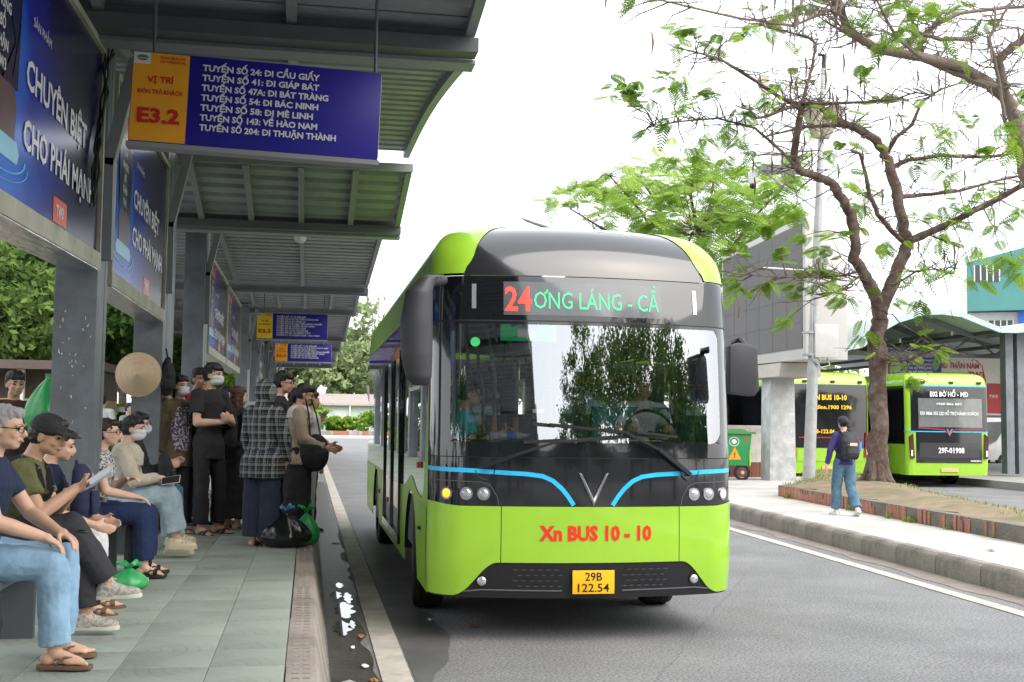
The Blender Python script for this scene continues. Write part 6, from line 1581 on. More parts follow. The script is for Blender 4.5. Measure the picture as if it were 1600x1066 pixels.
# far end of the road
FG = 'hazy trees at the far end of the road'
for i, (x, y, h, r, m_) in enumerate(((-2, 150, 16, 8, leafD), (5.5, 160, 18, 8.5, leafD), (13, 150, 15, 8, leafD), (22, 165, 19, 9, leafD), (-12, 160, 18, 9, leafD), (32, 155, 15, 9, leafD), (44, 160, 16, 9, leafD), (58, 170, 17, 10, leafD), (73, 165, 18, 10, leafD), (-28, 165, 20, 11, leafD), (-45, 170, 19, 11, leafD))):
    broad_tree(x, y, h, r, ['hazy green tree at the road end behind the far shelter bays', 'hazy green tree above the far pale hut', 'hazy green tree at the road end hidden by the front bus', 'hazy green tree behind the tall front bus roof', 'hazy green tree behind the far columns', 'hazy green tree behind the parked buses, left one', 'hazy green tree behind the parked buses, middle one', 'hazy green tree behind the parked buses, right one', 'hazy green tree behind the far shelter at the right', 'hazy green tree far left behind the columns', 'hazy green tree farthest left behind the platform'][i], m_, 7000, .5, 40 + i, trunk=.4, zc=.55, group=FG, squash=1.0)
# leafless tree beside the far shelter end
bare = thing('bare_tree', 'thin leafless tree standing by the far end of the shelter', 'tree', (5.4, 88, 0))
rb_ = random.Random(31)
def grow(p, d, l, r, dep, mb):
    pts = [p]; cur = p
    for k in range(4): d = (d + V((rb_.uniform(-.2, .2), rb_.uniform(-.2, .2), rb_.uniform(-.05, .15)))).normalized(); cur = cur + d * l / 4; pts.append(cur)
    mb.tube(pts, [r, r * .9, r * .8, r * .7, r * .55], 5, cap=False)
    if dep:
        for _ in range(3): grow(cur, (d + V((rb_.uniform(-.8, .8), rb_.uniform(-.8, .8), rb_.uniform(-.1, .6)))).normalized(), l * .68, r * .55, dep - 1, mb)
mb = MB(); grow(V((0, 0, 0)), V((-.1, 0, 1)), 4.6, .18, 0, mb); mb.build('trunk', barkL, bare)
mb = MB(); grow(V((-.4, 0, 4.3)), V((-.3, 0, 1)), 3.2, .10, 4, mb); o = mb.build('branches', barkL, bare); o['kind'] = 'stuff'
# hut, bank and kerb at the far end
wallG = mat('hut_wall', (.52, .60, .55), .8, var=.08, dirt=(.35, .38, .34)); roofH = mat('hut_roof', (.42, .36, .35), .8, var=.15)
hut = thing('hut', 'low pale green hut with a flat pinkish roof at the far end of the road', 'building', (1.5, 128, .3))
MB().box(-7, 7.5, 0, 5, 0, 3.0).build('wall', wallG, hut, smooth=False)
MB().box(-7.6, 8.2, -.7, 5.6, 3.0, 3.28).prism([(-7.6, 0), (8.2, 0), (7.2, 1.0), (-6.6, 1.0)], (0, .2, 3.28), (1, 0, 0), (0, 0, 1), (0, 1, 0), 5).build('roof', roofH, hut, smooth=False)
MB().box(1.2, 2.7, -.06, -.01, .2, 2.5).build('door', mat('door_pale', (.6, .62, .60), .6), hut, smooth=False)
for x in (-5, -2.2, 4.6): 
    w_ = MB().box(x, x + 1.3, -.05, -.01, 1.2, 2.3).build('window', mat('window_dark', (.05, .06, .06), .2), hut, smooth=False); MB().box(x - .08, x + 1.38, -.09, -.051, 2.3, 2.38).box(x + .62, x + .68, -.09, -.051, 1.2, 2.3).build('window_frame', whT, w_, smooth=False)
MB().tube([(2.9, -.6, 0), (2.9, -.6, 3.0)], .07, 8).build('post', whT, hut)
MB().ell((-.2, 2, 4.6), (.5, .5, .5)).build('water_tank', whT, hut)
bankM = mat('grass_bank', (.12, .19, .04), .9, var=.3, scale=.6, bump=.5, bscale=4)
struct('far_grass_bank', MB().box(-40, 90, 118, 175, -.2, .45), bankM)
struct('far_footpath', MB().box(-40, 90, 108, 118, -.2, .16), mat('far_path', (.50, .44, .41), .9))
fk = struct('far_kerb', MB().box(-40, 90, 117.6, 117.98, -.1, .44), conc)
for i in range(20):
    o = MB().box(-8 + i * 1.5, -6.55 + i * 1.5, 117.4, 117.59, .17, .62).build('painted_kerb', mat('kerb_red_faded', (.30, .12, .09), .9) if i % 2 else conc, fk, smooth=False)
for i, (x, w, h) in enumerate(((-1.2, 3.2, 2.6), (3.2, 2.0, 1.7), (-5.5, 3, 2.4), (7.8, 3, 2.2))):
    shrub(x, 122, .4, w, 2.0, h, ('bright green shrub in front of the pale hut, left one', 'small bright shrub in front of the pale hut, right one', 'shrub in front of the hut behind the far columns', 'shrub in front of the hut hidden by the bus')[i], leafA, 4200, .2, 60 + i, 'shrubs in front of the hut')
# trees and houses behind the camera: they show in the glass of the bus
BG = 'street trees behind the camera'
for i, (x, y, h, r, m_) in enumerate(((14.6, -17, 13, 6.4, leafC), (20.5, -14, 11, 4.5, leafC), (8.8, -23, 12.5, 4.6, leafC), (22, -24, 10, 4.5, leafB), (33, -22, 11, 5, leafB), (8, -46, 9, 5, leafB), (-4, -50, 9, 5, leafC), (20, -50, 9, 5, leafC), (-16, -40, 9, 5, leafB), (44, -30, 10, 5, leafC), (33, -48, 10, 5, leafB), (-9, -16, 11, 5, leafB), (-15, -6, 10, 4.5, leafB), (-20, -22, 12, 6, leafB), (-8, -30, 11, 5, leafB))):  # left-hand trees are added only to darken the reflection in the windshield
    broad_tree(x, y, h, r, 'dark tree behind the camera, placed to be reflected in the windshield', m_, 13000 if i < 3 else 4500, .17 if i < 3 else .3, 80 + i, group=BG, squash=1.2)
bl = thing('terrace_house', 'row of grey houses behind the camera', 'building', (10, -75, 0))
MB().box(-60, 60, -8, 0, 0, 9).build('wall', mat('house_grey', (.25, .25, .24), .8), bl, smooth=False)

# ---------------------------------------------------------------- big screen on its pillar
whiteF = mat('screen_housing', (.56, .55, .53), .6, var=.06, scale=2, dirt=(.42, .40, .36), dirt_amt=.4, dscale=1)
darkS = mat('led_screen_off', (.135, .128, .128), .55, var=.05, scale=1)
scr = thing('outdoor_screen', 'big dark outdoor screen in a white housing on a flaking pillar', 'screen', (12.4, 29.3, RP))
MB().prism([(0, 3.08), (0, 6.62), (5.8, 6.45), (5.8, 3.12)], (-.50, -2.9, 0), (0, 1, 0), (0, 0, 1), (1, 0, 0), 1.10).build('housing', whiteF, scr, smooth=False, bevel=.02)
MB().prism([(.16, 3.36), (.16, 6.46), (5.66, 6.28), (5.66, 3.36)], (-.50, -2.9, 0), (0, 1, 0), (0, 0, 1), (-1, 0, 0), .02).build('screen_face', darkS, scr, smooth=False)
g = MB()
for k in range(1, 6): g.box(-.524, -.521, -2.9 + .16 + k * .917 - .004, -2.9 + .16 + k * .917 + .004, 3.38, 6.28)
for z in (4.0, 4.62, 5.24, 5.86): g.box(-.524, -.521, -2.7, 2.72, z - .004, z + .004)
g.build('module_joint', mat('joint_dark', (.07, .068, .07), .6), scr, smooth=False)['kind'] = 'stuff'
MB().prism([(-.55, 2.72), (.60, 2.72), (.56, 3.07), (-.50, 3.07)], (0, -1.4, 0), (1, 0, 0), (0, 0, 1), (0, 1, 0), 2.8).build('bracket_box', mat('bracket_beige', (.50, .46, .41), .7, dirt=(.35, .32, .28)), scr, smooth=False)
pilM = mat('pillar_flaking', (.42, .43, .44), .7, var=.1, scale=3, bump=.3, bscale=14, dirt=(.66, .66, .63), dirt_amt=.8, dscale=3.2)
MB().prism([(-.36, -.02), (.38, -.02), (.34, 2.72), (-.33, 2.72)], (0, -.32, 0), (1, 0, 0), (0, 0, 1), (0, 1, 0), .64).build('pillar', pilM, scr, smooth=False, bevel=.02)
for k in range(6): MB().box(.25 + k * .07, .275 + k * .07, -2.906, -2.900, 4.9 - (k % 2) * .03, 4.925 - (k % 2) * .03).build('vent_slot', seam, scr, smooth=False)
# ---------------------------------------------------------------- lamp and camera post
galv = mat('galvanised_steel', (.42, .43, .43), .5, metal=.25, var=.12, scale=4, dirt=(.27, .26, .24), dirt_amt=.6, dscale=3)
post = thing('camera_post', 'tall grey steel post with cameras and junction box before the big screen', 'post', (11.55, 25.5, RP + .20))
top_ = V((.50, 0, 11.2))
MB().tube([(0, 0, -.2), top_ * .5, top_], [.165, .12, .06], 16).build('pole', galv, post)
MB().tube([top_ - V((0, 0, .02)), top_ + V((.01, 0, .35)), top_ + V((-.16, 0, .36))], [.065, .06, .05], 8).build('pole_cap', plastB, post)
bx = MB().box(.12, .78, -.20, .12, 3.25, 4.15).build('junction_box', mat('box_white', (.60, .60, .58), .5, dirt=(.4, .4, .38)), post, bevel=.015)
MB().tube([(.10, -.10, 5.0), (.05, -.14, 4.0), (.05, -.16, 3.2), (.30, -.16, 2.98), (.55, -.16, 3.05), (.5, -.1, 3.25)], .022, 6).tube([(.02, -.12, 4.4), (.0, -.15, 3.4), (.2, -.2, 3.05), (.35, -.16, 3.25)], .014, 5).build('cable', galv, post)
for z in (3.3, 3.9): MB().tube([(.02 * z / 3, 0, z), (.02 * z / 3, 0, z + .05)], .18, 14).build('clamp', galv, post)
MB().bar((.25, 0, 7.3), (-1.5, 0, 8.4), .05, .05).build('arm', galv, post, smooth=False)
sp_ = MB().bar((-1.75, -.3, 8.62), (.0, -.3, 8.85), 1.0, .04, (0, -.3, 1)).build('solar_panel', mat('solar_dark', (.16, .18, .18), .25, coat=.5), post, smooth=False)
MB().tube([(-.75, -.1, 8.05), (-.75, -.1, 8.7)], .03, 6).build('panel_stem', galv, post)
MB().rings([(V((-1.55, 0, 7.85)), .05, .05), (V((-1.55, 0, 7.95)), .11, .11), (V((-1.55, 0, 8.20)), .12, .12), (V((-1.55, 0, 8.26)), .05, .05)], (V((1, 0, 0)), V((0, 1, 0)))).build('dome_camera', whT, post)
MB().ell((-1.55, 0, 7.84), (.085, .085, .09)).build('camera_eye', plastB, post)
MB().box(-1.35, -.2, -.2, .25, 8.25, 8.4).build('arm_tray', galv, post, smooth=False)
for sx in (-1, 1):
    MB().rings([(V((.33 + .12 * sx, -.15, 9.2)), .13, .10), (V((.33 + .3 * sx, -.3, 9.9)), .30, .22), (V((.33 + .34 * sx, -.34, 10.0)), .32, .24)], (V((1, 0, 0)), V((0, 1, 0)))).build('loudspeaker', mat('speaker_beige', (.42, .38, .30), .6), post)
MB().box(-1.35, -1.12, -.1, .1, 10.55, 10.85).box(-1.29, -1.19, -.05, .05, 10.35, 10.55).build('small_camera', mat('speaker_beige', (0, 0, 0)), post, smooth=False)
MB().tube([(-1.24, 0, 10.35), (-1.18, 0, 9.7), (-.4, 0, 9.5), (.28, 0, 9.6)], .025, 6).build('camera_arm', galv, post)
MB().tube([(.15, 0, 5.6), (-1.3, -.1, 5.62)], .02, 6).tube([(.15, 0, 5.55), (1.6, -.1, 5.4), (2.2, -.1, 5.35)], .02, 6).build('cross_bar', whT, post)
MB().ell((2.3, -.1, 5.05), (.11, .11, .12)).box(2.2, 2.4, -.2, 0, 5.12, 5.25).build('dome_camera', plastB, post)
post.scale = (.88, .88, .88)
# arm lamp above the bus
sl = thing('street_lamp', 'grey street lamp head showing above the roof of the front bus', 'street lamp', (10.4, 45, 0))
MB().tube([(0, 0, 0), (0, 0, 9.0), (-.3, 0, 9.35), (-1.0, 0, 9.55)], [.11, .08, .05, .04], 10).build('pole', galv, sl)
MB().rings([(V((-1.0, 0, 9.52)), .05, .06), (V((-1.3, 0, 9.60)), .10, .16), (V((-2.0, 0, 9.80)), .07, .14), (V((-2.2, 0, 9.87)), .03, .06)], (V((0, 0, 1)), V((0, 1, 0)))).build('lamp_head', galv, sl)

# ---------------------------------------------------------------- bin, boundary wall
binM = mat('bin_green', lin('1E8A4A')[:3], .5, var=.08, dirt=(.02, .14, .06), dirt_amt=.4)
wb_ = thing('wheeled_bin', 'green wheeled rubbish bin with an orange warning triangle beside the flaking pillar', 'bin', (11.12, 29.6, RP))
MB().prism([(-.46, .42), (.50, .42), (.62, 1.35), (-.58, 1.35)], (0, -.35, 0), (1, 0, 0), (0, 0, 1), (0, 1, 0), .7).build('bin_body', binM, wb_, bevel=.02)
MB().box(-.66, .72, -.42, .42, 1.352, 1.42).rings([(V((0, 0, 1.42)), .62, .38), (V((0, 0, 1.5)), .5, .28)], (V((1, 0, 0)), V((0, 1, 0)))).build('lid', mat('bin_lid', lin('4E8A4A')[:3], .5), wb_, smooth=False)
for x in (-.3, .32):
    w_ = MB(); w_.tube([(x + .22 * math.cos(a), -.30, .22 + .20 * math.sin(a)) for a in [math.pi * i / 10 for i in range(21)]], .045, 6, cap=False); w_ = w_.build('wheel', rubber, wb_); MB().tube([(x, -.36, .22), (x, -.24, .22)], .06, 8).build('hub', galv, w_)
MB().prism([(-.13, .60), (.27, .60), (.07, .98)], (0, -.353, 0), (1, 0, 0), (0, 0, 1), (0, -1, 0), .002).build('warning_triangle', mat('warning_orange', lin('F09A1A')[:3], .5), wb_, smooth=False)
text('!', inkM, wb_, (.05, -.358, .66), (1, 0, 0), (0, 0, 1), .14, bold=.03)
MB().tube([(.05 + .15 * math.cos(a), -.356, 1.13 + .13 * math.sin(a)) for a in [math.pi * i / 10 for i in range(21)]], .012, 4, cap=False).ell((.05, -.356, 1.13), (.08, .004, .07)).build('round_emblem', whT, wb_)
MB().box(.38, .46, -.357, -.355, 1.12, 1.24).build('red_mark', adR, wb_, smooth=False)
MB().box(.56, .60, -.3, .3, .42, 1.1).build('reflective_strip', mat('hi_vis', (.45, .75, .05), .5), wb_, smooth=False)
lw = thing('low_wall', 'short whitewashed wall on a red brick footing between the bin and the pillar', 'wall', (11.9, 30.9, RP))
MB().box(-1.2, 1.0, 0, .3, .42, 1.45).build('wall_top', mat('whitewash', (.52, .50, .45), .9, dirt=(.28, .27, .23), dirt_amt=.8, dscale=2), lw, smooth=False)
brk = mat('red_brick', (.21, .075, .05), .9, var=.25, scale=8)
MB().box(-1.2, 1.0, .01, .29, 0, .418).build('footing', mat('mortar', (.2, .17, .15), .9), lw, smooth=False)
bme = MB().box(0, .215, -.012, .02, 0, .062).mesh('brick', brk, smooth=False)
for r_ in range(6):
    for c_ in range(10):
        o = bpy.data.objects.new('brick', bme); col.objects.link(o); o.parent = lw; o.location = (-1.18 + c_ * .225 - (r_ % 2) * .0, 0, .006 + r_ * .069)
wb_.scale = (.88, .88, .9)
# ---------------------------------------------------------------- far curved shelter on the right
roofC = mat('curved_roof', (.36, .41, .41), .55, var=.08, scale=1.5); trimC = mat('roof_trim', (.40, .50, .50), .5, var=.08)
csh = thing('curved_shelter', 'bus shelter with a wavy pale green roof over the parked buses on the right', 'bus shelter', (22, 33, .32))
K = 32 / 30
RP_ = [(14.4, 3.86), (15.16, 4.02), (15.6, 4.4), (16.23, 4.74), (17.02, 4.98), (17.6, 5.02), (18.2, 4.96), (18.8, 4.75), (19.39, 4.55), (19.9, 4.55), (20.5, 4.62), (21.5, 4.9), (22.6, 5.05), (24, 4.95), (25.5, 4.6), (26.5, 4.55), (28, 4.9), (30, 5.05)]
RP_ = [(x * K, 1.7 + (z - 1.7) * K) for x, z in RP_]
dense = []
for a, b in zip(RP_[:-1], RP_[1:]):
    for k in range(3): dense.append((a[0] + (b[0] - a[0]) * k / 3, a[1] + (b[1] - a[1]) * k / 3))
dense.append(RP_[-1])
for dz, nm in ((0, 'roof_sheet'),):
    mb = MB(); n = len(dense)
    mb.add([(x, 32, z) for x, z in dense] + [(x, 56, z) for x, z in dense] + [(x, 32, z + .03) for x, z in dense] + [(x, 56, z + .03) for x, z in dense],
           [(i, i + 1, n + i + 1, n + i) for i in range(n - 1)] + [(2 * n + i, 3 * n + i, 3 * n + i + 1, 2 * n + i + 1) for i in range(n - 1)])
    mb.build('roof_sheet', roofC, csh, world=True)
mb = MB()
for a, b in zip(dense[:-1], dense[1:]): mb.bar((a[0], 31.93, a[1] - .04), (b[0], 31.93, b[1] - .04), .10, .16)
mb.build('roof_edge', trimC, csh, smooth=False, world=True)
for y in (33.5, 36, 38.5, 41, 44, 48):
    mb = MB()
    for a, b in zip(dense[::3][:-1], dense[::3][1:]): mb.bar((a[0], y, a[1] - .10), (b[0], y, b[1] - .10), .08, .14)
    mb.build('rafter', steel, csh, smooth=False, world=True)
    if y > 34.5: continue
    tr = MB(); tr.bar((15.6, y + .12, 4.0), (31.5, y + .12, 4.0), .10, .12)
    xs_ = [16 + i * .8 for i in range(19)]
    for i, x in enumerate(xs_[:-1]):
        tr.bar((x, y + .12, 4.05 if i % 2 else 4.62), (x + .8, y + .12, 4.62 if i % 2 else 4.05), .05, .05)
    tr.build('truss', steelD, csh, smooth=False, world=True)
for x in (21.5, 21.9, 29.0):
    MB().box(x - .13, x + .13, 32.7, 33.0, .30, 4.7).build('column', steelD if x < 21.5 else steel, csh, smooth=False, world=True)
for x in (17.5, 19.2, 20.8, 22.4, 24): MB().bar((x, 32.1, 4.5 + .2 * math.sin(x)), (x, 55.9, 4.5 + .2 * math.sin(x)), .07, .12).build('purlin', steelD, csh, smooth=False, world=True)
adp = mat('ad_cream', (.58, .55, .50), .5, var=.05); adr = mat('ad_crimson', lin('A01C1C')[:3], .5); ado = mat('ad_gold', lin('E0A030')[:3], .5)
def wall_ad(x0, x1, y, z0, z1, label, two=False):
    t = thing('advertising_board', label, 'advertising board', (x0, y, z0), 0, 'cream and red boards under the curved shelter'); W_, H_ = x1 - x0, z1 - z0
    MB().box(0, W_, 0, .15, 0, H_).build('board', adp, t, smooth=False)
    MB().box(-.06, W_ + .06, -.03, .16, -.08, -.002).box(-.06, W_ + .06, -.03, .16, H_ + .002, H_ + .07).box(-.06, -.002, -.03, .15, 0, H_).box(W_ + .002, W_ + .06, -.03, .15, 0, H_).build('board_frame', steelD, t, smooth=False)
    if not two:
        text('BỔ THẬN NAM', adr, t, (W_ * .22, -.01, H_ * .80), (1, 0, 0), (0, 0, 1), .17, width=W_ * .48, bold=.03)
        text('NHUNG HƯƠU', ado, t, (W_ * .25, -.01, H_ * .66), (1, 0, 0), (0, 0, 1), .14, width=W_ * .28, bold=.03)
        text('TW3', adr, t, (W_ * .56, -.01, H_ * .64), (1, 0, 0), (0, 0, 1), .20, bold=.04)
        MB().box(W_ * .80, W_ * .97, -.02, -.002, .06, H_ * .55).build('red_pack_print', adr, t, smooth=False)
        text('TW3', adp, t, (W_ * .82, -.024, H_ * .30), (1, 0, 0), (0, 0, 1), .10, bold=.03)
        MB().tube([(W_ * .70, -.01, .4), (W_ * .78, -.01, H_ * .6), (W_ * .74, -.01, H_ * .85), (W_ * .66, -.01, H_ * .95)], .02, 5).build('swirl_print', adR, t)
    else:
        MB().prism([(.05, .05), (W_ - .05, .05), (W_ - .05, H_ * .5), (W_ * .5, H_ * .48), (W_ * .25, H_ * .2)], (0, -.003, 0), (1, 0, 0), (0, 0, 1), (0, -1, 0), .01).build('red_field_print', adr, t, smooth=False)
        MB().ell((W_ * .35, -.02, H_ * .32), (.22, .01, .26)).build('gold_disc_print', ado, t)
        text('1900', adp, t, (.3, -.02, .10), (1, 0, 0), (0, 0, 1), .09, bold=.02)
wall_ad(20.2, 23.15, 35.6, 2.15, 4.1, 'cream advertising board with red lettering, directly above the E02 bus')
wall_ad(23.35, 25.9, 35.4, 2.1, 4.1, 'cream and red advertising board at the right edge under the curved roof', True)
t = thing('route_sign', 'dark blue route board under the curved shelter roof beside the tree trunk', 'sign', (18.0, 34.6, 3.25), 0)
MB().box(0, 2.3, 0, .1, 0, 1.05).build('sign_box', sgB, t, smooth=False); MB().box(0, .42, -.01, -.002, 0, 1.05).build('amber_field', sgY, t, smooth=False)
for i in range(7): text(ROUTES[i], sgW, t, (.52, -.008, .86 - i * .125), (1, 0, 0), (0, 0, 1), .055, width=1.45, bold=.02)

# ---------------------------------------------------------------- far buildings
tealM = mat('teal_cladding', (.08, .25, .24), .7, var=.06, scale=1); palW = mat('pale_wall', (.55, .56, .56), .8, dirt=(.4, .4, .38))
tb_ = thing('teal_building', 'tall building with teal upper storey and blue tarpaulin at the right edge', 'building', (42.4, 70, 0), -.55)
MB().box(.6, 14, .2, 10, 0, 9.35).build('lower_storey', palW, tb_, smooth=False)
MB().prism([(0, 9.4), (4.2, 9.4), (8, 10.6), (16, 10.2), (16, 14.3), (6, 14.1), (0, 12.6)], (.5, -.6, 0), (1, 0, 0), (0, 0, 1), (0, 1, 0), 9).build('upper_storey', tealM, tb_, smooth=False)
MB().box(3.6, 12, -.2, .19, 7.6, 9.9).build('tarpaulin', mat('tarp_blue', lin('2B62B8')[:3], .6, var=.25, scale=2, bump=.6, bscale=3), tb_, smooth=False)
MB().prism([(4.2, 7.6), (6.0, 8.9), (7.2, 7.4)], (0, -.6, 0), (1, 0, 0), (0, 0, 1), (0, 1, 0), .3).build('white_awning', whT, tb_, smooth=False)
for x, z in ((.95, 11.3), (1.75, 7.7)):
    f = MB().box(x, x + 1.6, -.64 if z > 9 else .14, -.6 if z > 9 else .2, z, z + 1.1).build('window', mat('window_dark', (0, 0, 0)), tb_, smooth=False)
    y_ = -.68 if z > 9 else .10
    for k in range(5): MB().box(x + k * .38, x + .07 + k * .38, y_, y_ + .035, z, z + 1.1).build('window_bar', whT, f, smooth=False)
MB().box(11.5, 11.6, -.3, 0, 7.6, 10).build('pole', whT, tb_, smooth=False)
yb = thing('yellow_house', 'yellow walled house with pale columns behind the low trees at the left edge', 'building', (-13.5, 31, 0))
ylw = mat('ochre_wall', (.40, .30, .15), .85, dirt=(.3, .25, .16))
yb.scale = (1, 1, .74)
MB().box(0, 8, 0, 4, 0, 2.9).build('wall', ylw, yb, smooth=False)
MB().box(-.3, 8.3, -.4, 4.2, 3.9, 4.2).box(0, 8, .5, 4, 2.9, 3.9).build('roof', mat('roof_dark_tile', (.12, .09, .08), .8), yb, smooth=False)
for x in (3.6, 4.9, 6.2): MB().box(x, x + .18, -.2, -.02, 2.0, 3.89).build('post', whT, yb, smooth=False)
MB().box(3, 8, -.24, -.2, 2.55, 2.65).build('railing', whT, yb, smooth=False)
for k in range(8): MB().box(3.3 + k * .55, 3.36 + k * .55, -.012, -.002, 2.15, 2.25).build('vent', plastB, yb, smooth=False)

# vehicles glimpsed at the edges
def car(name, label, loc, rz, body, h=1.45, L=4.2, W=1.75, van=False):
    t = thing(name, label, 'van' if van else 'car', loc, rz, None)
    pts = [(0, .35), (L, .35), (L, .95 if not van else 1.2), (L * .97, 1.0 if not van else h), (L * .80, h), (L * .42, h), (L * .27, .98), (.15, .85), (0, .7)]
    if van: pts = [(0, .35), (L, .35), (L, h * .96), (L * .96, h), (L * .22, h), (L * .10, 1.15), (.03, .95)]
    MB().prism(pts, (0, -W / 2, 0), (1, 0, 0), (0, 0, 1), (0, 1, 0), W).build('body', body, t, bevel=.05)
    for sy in (-1, 1):
        gl = [(L * .30, 1.0), (L * .86, 1.0), (L * .78, h - .08), (L * .43, h - .08)] if not van else [(L * .16, 1.15), (L * .9, 1.15), (L * .9, h - .15), (L * .24, h - .15)]
        MB().prism(gl, (0, sy * (W / 2 + .004), 0), (1, 0, 0), (0, 0, 1), (0, sy, 0), .004).build('side_window', blackG, t, smooth=False)
        for x in (L * .18, L * .8):
            w_ = MB().tube([(x, sy * (W / 2 - .2), .32), (x, sy * (W / 2 + .01), .32)], .32, 20).build('wheel', rubber, t); MB().tube([(x, sy * (W / 2), .32), (x, sy * (W / 2 + .02), .32)], .19, 14).build('rim', rimM, w_)
    return t
whitecar = mat('white_car_paint', (.70, .70, .70), .3, coat=.8)
car('parked_car', 'white car parked behind the seated men at the left edge', (-8.6, 19.5, 0), 0, whitecar)
car('parked_van', 'white van parked under the curved shelter at the right edge', (28.5, 46, 0), 0, whitecar, h=2.0, van=True, L=4.8)
car('parked_van', 'white van seen low between the columns behind the waiting crowd', (-9.2, 36, 0), 0, whitecar, h=2.0, van=True, L=4.4)
mo_ = thing('motorbike', 'dark motorbike parked beside the column under the curved shelter', 'motorbike', (24.1, 40.0, .32), 0)
for y in (-.6, .62):
    w_ = MB().tube([(0 + .0, y + .30 * math.cos(a), .30 + .30 * math.sin(a)) for a in [math.pi * i / 12 for i in range(25)]], .05, 6, cap=False).build('wheel', rubber, mo_); MB().tube([(-.05, y, .3), (.05, y, .3)], .08, 8).build('hub', rimM, w_)
MB().rings([(V((0, -.55, .55)), .10, .16), (V((0, -.1, .62)), .15, .2), (V((0, .35, .6)), .14, .16), (V((0, .75, .75)), .09, .08)], (V((1, 0, 0)), V((0, 0, 1)))).build('fairing', mat('bike_dark', (.015, .018, .03), .3, coat=.6), mo_)
MB().box(-.13, .13, -.05, .68, .78, .86).build('saddle', plastB, mo_, bevel=.03)
MB().bar((0, -.55, .3), (0, -.42, 1.0), .07, .07).bar((-.34, -.40, 1.02), (.34, -.40, 1.02), .03, .03).build('handlebar', plastB, mo_, smooth=False)
for sx in (-1, 1): MB().tube([(.3 * sx, -.42, 1.02), (.36 * sx, -.42, 1.22)], .012, 5).ell((.38 * sx, -.42, 1.25), (.07, .02, .05)).build('mirror', plastB, mo_)
# litter
lt = random.Random(77); whL = mat('litter_white', (.62, .62, .60), .5); brL = mat('dry_leaf', (.30, .13, .05), .8)
for i, (x, y, s_, m_, nm, lb) in enumerate(((.42, 8.1, .03, whL, 'plastic_scrap', 'white plastic scrap in the gutter nearest the camera'), (.30, 7.5, .07, mat('clear_film', (.5, .52, .52), .2), 'plastic_film', 'crumpled clear film lying in the gutter by the kerb'), (.44, 9.2, .03, brL, 'dry_leaf', 'orange-brown leaf beside the puddle'), (.36, 8.75, .022, whL, 'plastic_scrap', 'small pale scrap just below the puddle'),
                                       (.42, 16.2, .08, whL, 'paper_scrap', 'torn white paper in the gutter beyond the puddle'), (1.35, 9.6, .05, brL, 'dry_leaf', 'dry leaf on the dark road beside the bus wheel'), (1.05, 9.9, .03, whL, 'plastic_scrap', 'tiny white scrap on the road near the bus wheel'), (.46, 7.65, .035, brL, 'dry_leaf', 'red-brown wrapper in the gutter near the film'), (7.3, 12.6, .04, brL, 'dry_leaf', 'dry leaf at the foot of the right kerb'), (8.0, 12.6, .05, brL, 'dry_leaf', 'dry brown leaf on the right pavement'))):
    z = .012 if x < 7.5 else RP + .005; mb = MB(); n = 8
    mb.add([(s_ * math.cos(a) * lt.uniform(.6, 1.2), s_ * 1.6 * math.sin(a) * lt.uniform(.6, 1.2), lt.uniform(0, .02)) for a in [6.28 * k / n for k in range(n)]] + [(0, 0, .022)], [(k, (k + 1) % n, n) for k in range(n)])
    tag(mb.build(nm, m_, None, smooth=False), lb, 'litter').location = (x, y, z)
# ---------------------------------------------------------------- people
def at_(x, y, z=HP): return (x, y, z)
D = math.radians
FX = D(-90)      # facing the road
G_SEAT, G_STAND = 'people sitting on the waiting bench', 'people standing on the platform'
knit = cloth('olive_knit', (.115, .12, .045), var=.3, bump=.6); navy = cloth('navy_cotton', (.014, .022, .060)); navyD = cloth('navy_dark', (.008, .014, .05)); blk = cloth('black_cloth', (.020, .020, .023)); char = cloth('charcoal_cotton', (.032, .032, .038))
denimL = cloth('light_denim', (.26, .42, .58), var=.2); denimP = cloth('pale_denim', (.34, .44, .50), var=.22); denimM = cloth('mid_denim', (.075, .15, .215), var=.3); whC = cloth('white_cotton', (.68, .68, .68)); cream = cloth('cream_cotton', (.56, .50, .40)); tan_ = cloth('tan_cotton', (.42, .33, .23)); maroon = cloth('maroon_knit', (.075, .028, .025)); redC = cloth('red_cotton', (.36, .015, .02)); brownK = cloth('brown_knit', (.11, .080, .045), var=.35, bump=.6); teal = cloth('turquoise_shirt', (.09, .50, .58)); paleS = cloth('pale_blue_shirt', (.62, .68, .72)); purp = cloth('violet_jacket', (.038, .026, .13)); indigo = cloth('indigo_trousers', (.022, .03, .06))
maskW = mat('mask_white', (.70, .72, .74), .8, var=.04)
flip = mat('sandal_brown', (.16, .095, .06), .7); flipB = mat('sandal_black', (.02, .018, .018), .6); snk = mat('sneaker_silver', (.46, .43, .38), .55, var=.25, scale=14); croc = mat('clog_cream', (.66, .58, .40), .5, var=.05)
